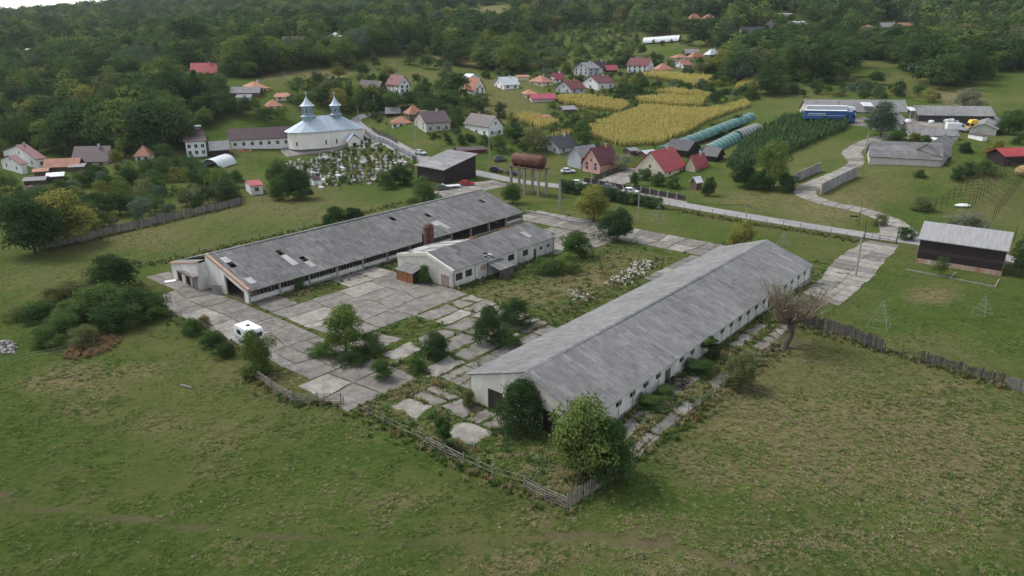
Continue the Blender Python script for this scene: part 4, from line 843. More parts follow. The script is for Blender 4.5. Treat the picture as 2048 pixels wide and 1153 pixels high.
# sheds of the left garden
house('tilted plank shed with grey roof, leftmost of the garden sheds', 50,374, 6,40, 366,357, 20, 'u', R_grey, W_wood, wl_=None, wr_=None, chim=0, name='garden_shed', cat='shed')
house('garden shed with rusty white sheet roof', 97,365, 5,30, 357,347, 25, 'u', R_white, W_wood, wl_=None, wr_=None, chim=0, name='garden_shed', cat='shed')
house('low garden shed with terracotta lean roof', 70,355, 4,26, 351,342, 25, 'u', R_terra, W_wood, wl_=None, wr_=None, chim=0, name='garden_shed', cat='shed')
house('grey roofed hen house by the brown barn', 142,345, 4,26, 340,334, 15, 'u', R_grey, W_wood, wl_=None, wr_=None, chim=0, name='hen_house', cat='shed')
# dark barns
house('dark plank barn with pale mono pitched roof beside the forecourt', 889,369, 54,63, 340,315, 47, 'mono', m_asb, W_dark, wl_=None, wr_=None, chim=0, name='plank_barn', cat='barn', oh=.6)
rb_ = house('black clad barn with pale corrugated roof at the right', 2001,552, 169,14, 501,466, 53, 'v', mat('corrugated_grey', (.30,.30,.30), (.22,.22,.22), .7, .8, .1, (.3,5,1)), W_dark, wl_=None, wr_=None, chim=0, name='plank_barn', cat='barn', oh=.4, Lu_=8.5)
MB().box(-.08, .02, -.05, rb_['Lv']+.05, -.5, .85).box(-.05, rb_['Lu'], -.08, .0, -.5, .85).build('pale_plinth', mat('rust_streaked_concrete', (.42,.38,.32), (.26,.13,.07), .7, .9, stretch=(1,1,.25)), rb_)
house('small open pavilion with bright red roof at the right edge', 2006,334, 6,60, 312,298, 12, 'u', R_red, W_dark, wl_=None, wr_=None, chim=0, name='pavilion', cat='pavilion', oh=.6)
# the far yard: long low ranges round two courts
house('long low workshop range behind the parked lorries', 1614,233, 40,200, 222,200, -8, 'u', m_asbl, W_raw, wl_=None, wr_=(9,1), chim=0, dep=11., name='workshop_range', cat='workshop')
house('long low workshop range behind the yellow tractor unit', 1836,243, 14,150, 230,212, -12, 'u', m_asbl, wallm('bay_shade', (.05,.048,.045)), wl_=None, wr_=None, chim=0, dep=11., name='workshop_range', cat='workshop')  # solid wall coloured near black to paint the shade inside open bays
house('short workshop wing between the two ranges', 1800,262, 10,26, 249,238, 60, 'u', m_asb, W_raw, wl_=None, wr_=None, chim=0, dep=8., name='workshop_wing', cat='workshop')
house('short end wing of the workshops beside the right hedge', 1991,272, 6,22, 259,248, 55, 'u', m_asb, W_raw, wl_=None, wr_=None, chim=0, dep=7., name='workshop_wing', cat='workshop')
house('front range of the courtyard building with grey roof', 1880,334, 142,10, 319,288, 68, 'v', m_asbd, W_raw, wl_=None, wr_=None, chim=0, name='courtyard_range', cat='building', oh=.4, Lu_=9.)
house('right range of the courtyard building with grey roof', 1884,333, 12,58, 318,289, 50, 'u', m_asbd, W_raw, wl_=None, wr_=None, chim=0, name='courtyard_range', cat='building', oh=.5, dep=9.)
house('rear range of the courtyard building with patched roof', 1818,284, 6,96, 271,258, -8, 'u', m_asb, W_raw, wl_=None, wr_=None, chim=0, name='courtyard_range', cat='building', oh=.3)
house('tiny white booth with plum roof in the far yard', 1964,283, 3,9, 273,269, 10, 'u', R_plum, W_white, hip=.9, wl_=None, wr_=(1,1), chim=0, name='booth', cat='booth', oh=.2)

# white canopies in the far yard
for px, py, wd, lab in ((1722,228,20,'white canopy roof against the left workshop range'), (1816,238,40,'white canopy roof against the right workshop range')):
    N = G(px, py); L = wd*float((N-CAM) @ FW)/F; r = empty('canopy', tuple(N), R(-8), lab, 'canopy')
    MB().prism([(0,-1,2.7),(L,-1,2.7),(L,3,3.6),(0,3,3.6)], (0,0,.08)).build('canopy_roof', R_white, r)
    for x in (.1, L-.2):
        MB().box(x, x+.1, -.9, -.8, -.5, 2.7).build('post', m_fr, r)
# solar boiler on the plum roof
N = G(375, 316); r = empty('solar_boiler', (N[0]+3.2, N[1]+4.2, N[2]+8.6), R(24), 'white solar water heater on the plum roof ridge', 'water heater')
MB().tube((-1,.4,1.2),(1,.4,1.2),.28,n=12).build('tank', m_fr, r); MB().prism([(-.9,-.7,.0),(.9,-.7,.0),(.9,.3,1.),(-.9,.3,1.)], (0,0,.06)).build('collector', m_glass, r)
for x in (-.9,.9): MB().box(x-.03,x+.03,.37,.43,-.4,1.1).build('leg', m_cmt, r)

# ---- church
m_tin = mat('church_tin', (.44,.52,.58), (.36,.43,.49), 1.2, .45, .1, (3,.4,1), .03, c3=(.50,.57,.62), s3=.5)
m_drum = mat('church_drum', (.27,.34,.39), (.21,.27,.31), 1., .5)
m_chw = mat('church_plaster', (.82,.78,.72), (.76,.71,.65), .35, .85, rnd=0, c3=(.72,.67,.60), s3=.2)
c0 = G(583, 306); r = empty('church', tuple(c0), R(31), 'white village church with pale blue tin roof and two turrets', 'church')
L_, HW, HH = 26.0, 4.7, 7.0
plan = [(L_,-HW),(14.2,-HW),(13.6,-HW-.7),(8.2,-HW-.7),(7.2,-HW-.3),(3.2,-HW+.3),(.9,-2.6),(0,0),(.9,2.6),(3.2,HW-.3),(7.2,HW+.3),(8.2,HW+.7),(13.6,HW+.7),(14.2,HW),(L_,HW)]
n_ = len(plan); YO = 3.2
def offs(p, k): cx, cy = 12., 0.; return (p[0]+(-k if p[0] < 3 else (k if p[0] > 25 else 0)), p[1]+math.copysign(k, p[1]) if abs(p[1]) > 1 else p[1])
def pl(z0, z1, k): return [(x, y+YO, z0) for x, y in (offs(p, k) for p in plan)], z1-z0
a_, b_ = pl(-1, HH, 0); MB().prism(a_, (0,0,b_)).build('wall', m_chw, r)
a_, b_ = pl(-1.2, .95, .12); MB().prism(a_, (0,0,b_)).build('plinth', mat('church_plinth', (.13,.13,.135)), r)
for z in (4.1, 6.65): a_, b_ = pl(z, z+.14, .06); MB().prism(a_, (0,0,b_)).build('string_course', m_chw, r)
ev = [(x, y+YO, HH-.15) for x, y in (offs(p, .85) for p in plan)]; RZ = HH+4.7; Ra, Rb = (8.6, YO, RZ), (19.2, YO, RZ)
mb = MB()
for i in range(n_):
    p, q = ev[i], ev[(i+1) % n_]; ra = Ra if p[0] < 9 else (Rb if p[0] > 15 else ((p[0], YO, RZ))); rb = Ra if q[0] < 9 else (Rb if q[0] > 15 else ((q[0], YO, RZ)))
    V = [p, q, rb, ra] if ra != rb else [p, q, ra]; mb.add(V, [tuple(range(len(V)))]); mb.add([(v[0], v[1], v[2]-.12) for v in V], [tuple(reversed(range(len(V))))])
rf = mb.build('roof', m_tin, r)
for k in range(34):          # standing seams of the tin, near slope
    x = .8+k*.76; t = min(1, max(0, (x-0)/8.6)) if x < 8.6 else (1 if x < 19.2 else max(0, (L_+.85-x)/(L_+.85-19.2)))
    yy0 = -HW-.8+YO if x > 7 else -HW-.8+YO+(7-x)*.42; z0 = HH-.1; x1 = x; y1 = yy0+(YO-yy0)*t; z1 = z0+(RZ-z0)*t
    if t > .12: MB().tube((x, yy0, z0+.06), (x1, y1, z1+.06), .05, n=4).build('seam', m_tin, rf)
for x, R1, hd_ in ((7.9, 1.95, 3.7), (18.0, 1.65, 3.3)):
    t = empty('turret', (x, YO, RZ)); t.parent = r
    MB().lathe([(R1*1.08,-2.6),(R1*1.08,-.1),(R1*1.42,-.05),(R1*1.42,.12),(R1*1.05,.5)], 8).build('turret_base', m_drum, t); MB().lathe([(R1*1.0,.3),(R1*1.0,hd_)], 8).build('drum', m_drum, t)
    MB().lathe([(R1*1.38,hd_-.1),(R1*1.42,hd_),(R1*1.0,hd_+.5),(R1*.58,hd_+1.4),(R1*.22,hd_+2.5),(.06,hd_+3.2)], 8).build('cap', m_tin, t)
    MB().box(-.06,.06,-.06,.06,hd_+3.1,hd_+5.).box(-.5,.5,-.05,.05,hd_+4.15,hd_+4.3).box(-.28,.28,-.05,.05,hd_+4.55,hd_+4.66).build('cross', m_tin, t)
    for k in range(8):
        a = math.pi/8+k*math.pi/4; rr = R1*math.cos(math.pi/8)+.01; MB().box(-.04,.04,-.16,.16,1.2,hd_-1.1).build('window', m_glass, t, loc=(rr*math.cos(a), rr*math.sin(a), 0), rot=(0,0,a))
for x in (1.9, 6.2, 11.9, 16, 20.0, 23.5):
    y = -HW-.04+YO if x > 14 else (-HW-.74+YO if x > 8 else -HW+.0+YO+(.35 if x < 3 else -.0)); MB().box(-.22,.22,-.12,.06,2.2,3.7).build('window', m_glass, r, loc=(x, y, 0))
po = empty('porch', (19.0, -HW-3.6+YO, 0)); po.parent = r
MB().box(0,4.6,0,3.6,-.8,3.4).prism([(0,0,3.4),(4.6,0,3.4),(2.3,0,5.0)], (0,.25,0)).build('porch_wall', m_chw, po)
MB().prism([(-.5,-.5,3.0),(-.5,5.5,3.0),(2.3,5.5,5.6),(2.3,-.5,5.6)], (0,0,.1)).prism([(5.1,-.5,3.0),(5.1,5.5,3.0),(2.3,5.5,5.6),(2.3,-.5,5.6)], (0,0,.1)).build('porch_roof', m_tin, po)
MB().box(-.08,.02,.9,2.2,0,2.3).build('porch_door', m_frd, po); MB().box(1.6,3.0,-.06,.02,0,2.4).build('porch_arch', m_glass, po)
BOXES.append((578, 722, 195, 300, 262.))
a_ = R(31); occupy([(c0[0]+x*math.cos(a_)-y*math.sin(a_), c0[1]+x*math.sin(a_)+y*math.cos(a_)) for x, y in ((-1,-6),(27,-6),(27,9),(-1,9))])
pv = [(c0[0]+x*math.cos(a_)-y*math.sin(a_), c0[1]+x*math.sin(a_)+y*math.cos(a_)) for x, y in ((-3,-4.6),(14,-4.6),(19,-3.8),(19,9),(0,9),(-3,3))]
o = MB().prism([(x, y, float(T(x, y))-.3) for x, y in pv], (0,0,.40)).build('church_pavement', m_conc2); tag(o, 'pale concrete pavement round the church', None, None, 'structure')

# ---- graves
m_stone = mat('white_stone', (.58,.58,.56), (.42,.42,.40), 1.5, .7, rnd=.25); m_stone2 = mat('grey_stone', (.38,.37,.36), (.28,.27,.26), 1.5, .7, rnd=.2)
def gravemesh(kind):
    mb = MB(); hgt = random.uniform(1.1, 1.7)
    if kind == 0: mb.box(-.16,.16,-.12,.12,0,hgt).box(-.5,.5,-.1,.1,hgt*.66,hgt*.66+.26).box(-.45,.45,0.15,2.0,-.1,.35)
    if kind == 1: mb.box(-.6,.6,-.3,2.2,-.1,.55).box(-.68,.68,-.36,2.26,.55,.68).box(-.14,.14,-.14,.14,.6,hgt).box(-.42,.42,-.1,.1,hgt*.7,hgt*.7+.22)
    if kind == 2: mb.box(-.6,.6,-.2,2.0,-.1,.3).box(-.5,.5,-.12,.12,.4,1.3)
    if kind == 3: mb.box(-.13,.13,-.1,.1,-.1,hgt+.2).box(-.45,.45,-.08,.08,hgt*.68,hgt*.68+.22).box(-.28,.28,-.08,.08,hgt*.88,hgt*.88+.16)
    if kind == 4: mb.box(-1.3,1.3,-.3,2.5,-.1,.3).box(-1.2,1.2,-.2,2.4,.3,.5).box(-.8,-.5,-.1,.1,.5,1.7).box(.5,.8,-.1,.1,.5,1.7)
    return mb.mesh('grave', m_stone)
GM = [(gravemesh(k % 5), k % 5) for k in range(15)]
GL = ['white stone cross with a narrow tomb slab in the churchyard', 'white boxed tomb with cross in the churchyard', 'low white slab tomb with plain headstone in the churchyard', 'slim white cross standing alone in the churchyard', 'wide white double tomb in the churchyard']
YARD = [(548,330),(600,325),(690,303),(735,278),(765,272),(790,292),(832,318),(828,345),(790,352),(752,368),(700,372),(640,376),(570,352)]
gn = 0
for i in range(34):
    for j in range(15):
        px = 545+i*8.7+random.uniform(-2.5, 2.5); py = 275+j*7.2+random.uniform(-1.6, 1.6)
        if not inpoly(px, py, YARD) or random.random() < .52: continue
        P = G(px, py)
        if occupied(P[0:1], P[1:2])[0] : continue
        me, k = random.choices(GM, [2,1.2,.9,4,.4]*3)[0]
        o = obj('grave', me, None, (P[0], P[1], P[2]), (0, 0, R(31)+math.pi+random.uniform(-.08, .08)), m=m_stone2 if random.random() < .14 else m_stone); tag(o, GL[k] if o.material_slots[0].material is m_stone else 'grey weathered gravestone among the white crosses', 'grave', 'graves in the churchyard' if o.material_slots[0].material is m_stone else 'grey graves in the churchyard'); gn += 1
# ------------------------------------------------------------------ vehicles
m_tyre = mat('tyre', (.02,.02,.02), (.03,.03,.03)); m_lred = mat('lamp_red', (.4,.03,.02)); m_lwh = mat('lamp_white', (.75,.75,.72), rough=.2)
def paint(n, c): return mat('paint_'+n, c, tuple(v*.93 for v in c), .5, .28, rnd=0, spec=.5)
WHEEL = MB().lathe([(0,-.1),(.2,-.1),(.31,-.09),(.32,0),(.31,.09),(.2,.1),(0,.1)], 14).mesh('wheel', m_tyre); RIM = MB().lathe([(0,-.112),(.2,-.105),(.2,.105),(0,.112)], 12).mesh('rim', m_cmt)
def carbody(suv):
    k = 1.12 if suv else 1.; L = 2.15
    lo = [(-L,.32),(-L,.62*k),(-L+.12,.88*k),(-1.2,.93*k),(.95,.90*k),(1.95,.74*k),(L,.60*k),(L,.32)]
    b = MB().prism([(x,-.87,z) for x, z in lo], (0,1.74,0)); me = bevelled(b.mesh('body', m_white), .07, 2)
    cb = [(-1.75,.88*k,.80),(-1.35,1.40*k,.62),(.15,1.43*k,.62),(1.05,.88*k,.80)]; V = [(x,-w_,z) for x, z, w_ in cb]+[(x,w_,z) for x, z, w_ in cb]
    c = MB().add(V, [(0,3,2,1),(4,5,6,7),(0,1,5,4),(1,2,6,5),(2,3,7,6)]); cm = c.mesh('cabin', m_glass)
    rf = MB().add([(-1.36,-.63,1.40*k),(.16,-.63,1.43*k),(.16,.63,1.43*k),(-1.36,.63,1.40*k),(-1.3,-.56,1.46*k),(.10,-.56,1.49*k),(.10,.56,1.49*k),(-1.3,.56,1.46*k)], [(4,5,6,7),(0,1,5,4),(1,2,6,5),(2,3,7,6),(3,0,4,7)]); rm = rf.mesh('roof_panel', m_white)
    pm = MB()
    for x0, z0, x1, z1 in ((-1.78,.88*k,-1.37,1.41*k),(1.07,.88*k,.17,1.44*k),(-.55,.89*k,-.55,1.43*k)):
        for s_ in (-1, 1): pm.tube((x0, s_*.81, z0), (x1, s_*.635, z1), .045, n=4)
    return me, cm, rm, pm.mesh('pillars', m_white), k
CB = {0: carbody(0), 1: carbody(1)}
def car(label, px, py, hd, m, suv=0, s=1.):
    P = G(px, py, .08); r = empty('parked_car', tuple(P), R(hd), label, 'car', 'cars parked about the village'); r.scale = (s, s, s)
    b, c, rm, pm, k = CB[suv]; obj('body', b, r, m=m); obj('windows', c, r); obj('roof_panel', rm, r, m=m); obj('pillars', pm, r, m=m)
    for x in (-1.3, 1.3):
        for y in (-.8, .8): w_ = obj('wheel', WHEEL, r, (x, y, .32), (math.pi/2, 0, 0)); obj('rim', RIM, w_)
    for y in (-.62, .62): MB().box(2.1,2.17,y-.17,y+.17,.6,.74).build('headlight', m_lwh, r); MB().box(-2.17,-2.1,y-.15,y+.15,.68,.86).build('tail_light', m_lred, r)
    occupy([(P[0]+x*math.cos(R(hd))-y*math.sin(R(hd)), P[1]+x*math.sin(R(hd))+y*math.cos(R(hd))) for x, y in ((-2.1,-.9),(2.1,-.9),(2.1,.9),(-2.1,.9))])
P_red, P_wh, P_gr, P_dk, P_sil, P_yel = paint('red', (.42,.015,.02)), paint('white', (.75,.76,.77)), paint('grey', (.10,.11,.12)), paint('black', (.02,.022,.028)), paint('silver', (.50,.53,.56)), paint('yellow', (.65,.42,.02))
car('bright red hatchback on the barn forecourt', 934,371, 8, P_red); car('dark grey car beside the dark barn', 884,380, 35, P_gr)
car('silver car parked by the roadside pole near the graves', 841,309, -38, P_sil); car('blue black car behind the red shed, farther of two', 1000,322, 20, P_gr, 1); car('dark car by the kerb left of the tank tower', 993,344, -25, P_dk, 1)
car('black car seen between the tank tower columns', 1027,350, -25, P_dk); car('silver white hatchback under the hedge by the road', 1157,371, -28, P_wh); car('white car in the garden beside the grey barn', 1136,346, 5, P_wh)
car('dark hatchback at the panelled fence gate', 1219,379, -28, P_gr); car('white crossover on the road before the panelled fence', 1262,389, -25, P_wh, 1, 1.08); car('yellow car beside the plum roofed house', 236,316, 8, P_yel)
# flat trailer
P = G(905, 376, .08); r = empty('flat_trailer', tuple(P), R(22), 'pale flatbed car trailer beside the red hatchback', 'trailer')
MB().box(-2.6,2.2,-1.05,1.05,.55,.72).build('bed', mat('pale_steel', (.55,.55,.54)), r); MB().box(-2.7,-2.6,-1.05,1.05,.5,1.3).build('headboard', m_white, r); MB().tube((-2.6,0,.6),(-4,0,.55),.06).build('drawbar', m_cmt, r)
for x in (.2, 1.0):
    for y in (-.95, .95): w_ = obj('wheel', WHEEL, r, (x, y, .32), (math.pi/2, 0, 0)); obj('rim', RIM, w_)
BIGW = MB().lathe([(0,-.16),(.3,-.16),(.48,-.14),(.5,0),(.48,.14),(.3,.16),(0,.16)], 16).mesh('wheel', m_tyre)
def cab(r, x, m, deflect=True):
    b = MB().prism([(x,-1.22,.5),(x+2.2,-1.22,.5),(x+2.3,-1.22,1.6),(x+2.05,-1.22,2.9),(x+1.7,-1.22,3.65 if deflect else 3.0),(x,-1.22,3.75 if deflect else 3.0)], (0,2.44,0)); obj('cab', bevelled(b.mesh('cab', m), .08, 2), r)
    MB().prism([(x+2.31,-1.05,1.75),(x+2.31,1.05,1.75),(x+2.13,1.05,2.65),(x+2.13,-1.05,2.65)], (.03,0,0)).build('windscreen', m_glass, r)
    for y in (-1.235, 1.235): MB().box(x+1.0,x+2.0,y-.02,y+.02,1.75,2.6).build('side_window', m_glass, r); MB().box(x+2.15,x+2.35,y*.75-.2,y*.75+.2,.75,.98).build('headlight', m_lwh, r); MB().box(x+2.0,x+2.15,y*1.12-.08,y*1.12+.08,1.9,2.6).build('mirror', m_dark, r)
    MB().box(x+2.2,x+2.36,-1.15,1.15,.4,.7).build('bumper', m, r)
def lorry(label, px, py, hd, mc, mt):
    P = G(px, py, .1); r = empty('articulated_lorry', tuple(P), R(hd), label, 'lorry', 'articulated lorries in the far yard')
    b = MB().box(-13.4,0,-1.26,1.26,1.25,3.95); obj('trailer_box', b.mesh('trailer_box', mt), r); MB().box(-13.42,.02,-1.28,1.28,3.95,4.02).build('trailer_roof', m_white, r); MB().box(-13,-.2,-.5,.5,.9,1.25).build('chassis', m_dark, r)
    MB().box(-12.9,-.6,-1.275,-1.262,2.35,2.45).build('white_stripe', m_white, r); MB().box(-12.9,-.6,1.262,1.275,2.35,2.45).build('white_stripe', m_white, r)
    for k in range(9): MB().box(-12.2+k*.62,-11.8+k*.62,-1.275,-1.262,2.75,3.15).build('letter', m_white, r)
    cab(r, .5, mc)
    for x in (-12, -10.7, -9.4, -.4, 2.0):
        for y in (-1.05, 1.05): obj('wheel', BIGW, r, (x, y, .5), (math.pi/2, 0, 0))
    MB().box(-1.5,2,-.45,.45,.6,1.).build('frame', m_dark, r)
P_blue, P_wt = paint('lorry_blue', (.025,.085,.26)), paint('lorry_white', (.72,.74,.76))
lorry('articulated lorry with blue trailer and cab in the far yard', 1690,246, -12, P_blue, P_blue); lorry('white cabbed lorry parked behind the blue lorry', 1692,236, -12, P_wt, paint('trailer_white', (.62,.64,.66)))
P = G(1951, 264, .1); r = empty('tractor_unit', tuple(P), R(170), 'yellow lorry tractor unit without trailer in the far yard', 'lorry')
cab(r, .3, P_yel); MB().box(-3.2,2,-.45,.45,.6,1.).build('frame', m_dark, r); MB().lathe([(.0,0),(.55,0),(.55,.12),(0,.12)], 14, (-1.6,0,1.)).build('fifth_wheel', m_dark, r); MB().box(-.6,.2,-1.15,-.6,.5,1.1).build('fuel_tank', m_white, r)
for x in (-1.8, 1.6):
    for y in (-1.05, 1.05): obj('wheel', BIGW, r, (x, y, .5), (math.pi/2, 0, 0))
P = G(1911, 263, .1); r = empty('white_van', tuple(P), R(-10), 'long white panel van in the far yard', 'van')
b = MB().prism([(-3.0,-1,.45),(3.0,-1,.45),(3.05,-1,1.0),(2.3,-1,1.35),(1.5,-1,2.35),(1.1,-1,2.6),(-3.0,-1,2.6)], (0,2,0)); obj('body', bevelled(b.mesh('body', P_wh), .1, 2), r)
MB().prism([(2.27,-.85,1.42),(2.27,.85,1.42),(1.58,.85,2.28),(1.58,-.85,2.28)], (.04,0,.04)).build('windscreen', m_glass, r)
for y in (-1.01, 1.01): MB().prism([(1.1,y,1.45),(2.0,y,1.45),(1.5,y,2.15),(1.1,y,2.15)], (0,.02*(1 if y > 0 else -1),0)).build('side_window', m_glass, r); MB().box(2.9,3.06,y*.75-.15,y*.75+.15,.95,1.12).build('headlight', m_lwh, r)
for x in (-1.7, 1.9):
    for y in (-.85, .85): w_ = obj('wheel', WHEEL, r, (x, y, .35), (math.pi/2, 0, 0), (1.1,1.1,1.1)); obj('rim', RIM, w_)
# white sacks and stacked goods by the workshops
for k, (px, py) in enumerate([(1886,240),(1893,246),(1900,246),(1912,246),(1935,243),(1925,240),(1862,247),(1815,247),(1985,252),(1975,252),(1864,283),(1872,287),(1880,281),(1868,291)]):
    P = G(px, py); mb = MB().lathe([(0,0),(.8,0),(.95,.4),(.85,1.0),(.5,1.25),(0,1.2)], 7); o = mb.build('big_bag', m_white, None, loc=tuple(P), rot=(0,0,k), scale=(1+.3*(k % 3), 1+.2*(k % 2), .8+.2*(k % 3))); tag(o, 'bulging white bulk bag on the workshop court', 'bag', 'white bulk bags in the far yard')

# ------------------------------------------------------------------ poles, fences, walls
m_polec = mat('pole_concrete', (.30,.285,.26), (.21,.20,.18), 1.5, .9); m_steel = mat('dark_steel', (.045,.035,.032), (.03,.024,.022))
def pole(label, px, py, topy, m=None, arms=1, lat=False, wd=.16):
    P = G(px, py); h = solve_h(P, topy); r = empty('utility_pole', tuple(P), TH, label, 'pole', 'utility poles'); m = m or m_polec
    if lat:
        for s_ in (-1, 1): MB().add([(s_*.38-.09,-.12,-.3),(s_*.38+.09,-.12,-.3),(s_*.38+.09,.12,-.3),(s_*.38-.09,.12,-.3),(s_*.16-.07,-.1,h),(s_*.16+.07,-.1,h),(s_*.16+.07,.1,h),(s_*.16-.07,.1,h)], [(0,1,5,4),(1,2,6,5),(2,3,7,6),(3,0,4,7),(4,5,6,7)]).build('shaft', m, r)
        for k in range(7): z = h*(.12+k*.13); w_ = .38-.22*z/h; MB().box(-w_, w_, -.08, .08, z-.07, z+.07).build('rung', m, r)
    else: MB().tube((0,0,-.3),(0,0,h),wd,wd*.62,8).build('shaft', m, r)
    for a in range(arms):
        MB().box(-.85,.85,-.05,.05,h-.35-a*.5,h-.25-a*.5).build('crossarm', m_steel, r)
        for x in (-.8, -.3, .3, .8): MB().lathe([(.05,0),(.06,.1),(.03,.2),(0,.2)], 6, (x,0,h-.25-a*.5)).build('insulator', m_cmt, r)
    return P, h
pole('concrete pole in front of the long right barn', 1711,553,474, wd=.22); pole('lattice concrete pole right of the tank tower', 1119,417,357, lat=True); pole('slim pole in the paddock near the road', 1275,448,382); pole('concrete pole beside the yellow green bush', 1491,449,408, arms=2)
pole('pole between the dark barn and the tank tower', 979,338,276); pole('pole beside the silver car', 832,302,234); pole('pole at the bend of the road behind the church', 750,228,190); pole('wooden pole on the road right of the turrets', 717,243,213, m_woodg)
pole('pole by the orange tiled house', 869,199,175); pole('left pole of the pair behind the left house', 326,298,259); pole('right pole of the pair behind the left house', 333,297,261); pole('white footed pole before the pink house', 1183,369,312); pole('lattice pole by the winding drive', 1731,306,262, lat=True)
pole('pole before the workshop range beside the lorries', 1674,232,203); pole('pole in the workshop court', 1826,255,212); pole('steel post beside the black clad barn', 2028,484,452, m_steel, 0, wd=.08); pole('steel post beside the winding drive', 1717,452,408, m_steel, 0, wd=.07)
pole('thin pole left of the plum roofed house', 134,312,282, m_woodg, 0, wd=.1); pole('pole on the yellow meadow above the church', 570,163,142)
pole('thin pole behind the left plank fence', 231,459,432, m_woodg, 0, wd=.07); pole('thin pole at the end of the left plank fence', 482,410,385, m_steel, 0, wd=.07)
def top_of(px, py, ty): P = G(px, py); return Vector((P[0], P[1], P[2]+solve_h(P, ty)-.2))
CAB = [('overhead cables from the barn pole to the paddock pole', (1711,553,474), (1491,449,408)), ('overhead cables from the paddock pole to the slim pole', (1491,449,408), (1275,448,382)), ('overhead cables from the slim pole to the lattice pole', (1275,448,382), (1119,417,357)), ('overhead cables from the lattice pole to the dark barn pole', (1119,417,357), (979,338,276)), ('overhead cables leaving the barn pole to the right', (1711,553,474), (2260,640,545)), ('overhead cables along the road behind the dark barn', (979,338,276), (832,302,234)), ('overhead cables past the church to the road bend', (832,302,234), (750,228,190))]
for lab, a, b in CAB:
    A_, B_ = top_of(*a), top_of(*b); r = empty('overhead_cable', tuple(A_), 0, lab, 'cable', 'overhead cables')
    for k in (-.75, .0, .75):
        pr_ = [Vector((0,0,0)).lerp(B_-A_, t/8)+Vector((k*CD, k*SD, -1.1*4*(t/8)*(1-t/8))) for t in range(9)]; mb = MB()
        for p, q in zip(pr_[:-1], pr_[1:]): mb.tube(p, q, .022, n=3, caps=False)
        mb.build('wire', m_steel, r)
def along(pxs, step):
    W = [G(*p) for p in pxs]; out = []
    for a, b in zip(W[:-1], W[1:]):
        d = (b-a)[:2]; L = np.linalg.norm(d); n = max(1, int(round(L/step)))
        for k in range(n): p = a+(b-a)*k/n; out.append((p[0], p[1], float(T(p[0], p[1])), math.atan2(d[1], d[0]), L/n))
    return out, W
PLM = {}
def plankmesh(wd, h, m, v):
    k = (round(wd, 2), round(h, 2), m.name, v)
    if k not in PLM: t = random.uniform(-.1, .1); PLM[k] = MB().prism([(0,0,-.15),(wd,0,-.15),(wd,0,h*(1+t*.6)),(wd*.5,0,h*(1.03+t*.5)),(0,0,h*(1+t*.4))], (0,.03,0)).mesh('plank', m)
    return PLM[k]
def plank_fence(label, pxs, h, wd, m, gap=.15, lean=.05, miss=.02, name='plank_fence'):
    pts, W = along(pxs, wd); o = W[0]; r = empty(name, tuple(o), 0, label, 'fence')
    for i, (x, y, z, a, st) in enumerate(pts):
        if random.random() < miss: continue
        q = obj('plank', plankmesh(st*(1-gap), h*random.choice([.92,1,1.05]), m, random.randrange(3)), r, (x-o[0], y-o[1], z-o[2]), (random.uniform(-lean,lean), random.uniform(-lean,lean)*.6, a))
        if i % 10 == 0: MB().box(-.06,.06,.04,.16,-.3,h*1.08).build('post', m, r, loc=(x-o[0], y-o[1], z-o[2]), rot=(0,0,a))
    for a, b in zip(W[:-1], W[1:]):
        for zz_ in (.25, .8): MB().tube(Vector(a-o)+Vector((0,0,h*zz_)), Vector(b-o)+Vector((0,0,h*zz_)), .035, n=4).build('rail', m, r)
    return r
def rail_fence(label, pxs, h, n, m, sp=2.2, name='rail_fence', sag=.05, diag=True):
    pts, W = along(pxs, sp); o = W[0]; r = empty(name, tuple(o), 0, label, 'fence'); pts.append((*W[-1][:2], W[-1][2], pts[-1][3], 0))
    for x, y, z, a, st in pts: MB().tube((0,0,-.3),(random.uniform(-.05,.05),random.uniform(-.05,.05),h*random.uniform(1.,1.2)),.07,.06,6).build('post', m, r, loc=(x-o[0], y-o[1], z-o[2]))
    for p, q in zip(pts[:-1], pts[1:]):
        for k in range(n):
            z0 = h*(k+.6)/n; MB().tube((p[0]-o[0], p[1]-o[1], p[2]-o[2]+z0+random.uniform(-sag,sag)), (q[0]-o[0], q[1]-o[1], q[2]-o[2]+z0+random.uniform(-sag,sag)), .045, n=5).build('rail', m, r)
    if diag and len(pts) > 2:
        p, q = pts[-2], pts[-1]; MB().tube((p[0]-o[0], p[1]-o[1], p[2]-o[2]+h), (q[0]-o[0], q[1]-o[1], q[2]-o[2]+.2), .04, n=5).build('brace', m, r)
def post_fence(label, pxs, sp, h, m, r0=.06, wires=2, name='wire_fence', jit=.15):
    pts, W = along(pxs, sp); o = W[0]; r = empty(name, tuple(o), 0, label, 'fence'); pts.append((*W[-1][:2], W[-1][2], 0, 0)); tops = []
    for x, y, z, a, st in pts:
        hh = h*random.uniform(1-jit, 1+jit); lx, ly = random.uniform(-.1,.1), random.uniform(-.1,.1); MB().tube((0,0,-.3),(lx,ly,hh),r0,r0*.85,6).build('post', m, r, loc=(x-o[0], y-o[1], z-o[2])); tops.append((x-o[0], y-o[1], z-o[2]))
    for a, b in zip(tops[:-1], tops[1:]):
        for k in range(wires): zz_ = h*(.9-.4*k); MB().tube((a[0],a[1],a[2]+zz_),(b[0],b[1],b[2]+zz_),.012,n=3,caps=False).build('wire', m_cmt, r)
m_fgrey = mat('fence_grey', (.20,.185,.17), (.11,.10,.09), 1.5, .95, 0, (3,3,.5), .3); m_fdark = mat('fence_dark', (.095,.085,.080), (.05,.045,.042), 1.5, .95, 0, (3,3,.5), .35)
plank_fence('long grey plank fence between left gardens and the mown field', [(78,502),(160,485),(235,467),(330,444),(410,427),(484,409)], 1.75, .42, m_fgrey)
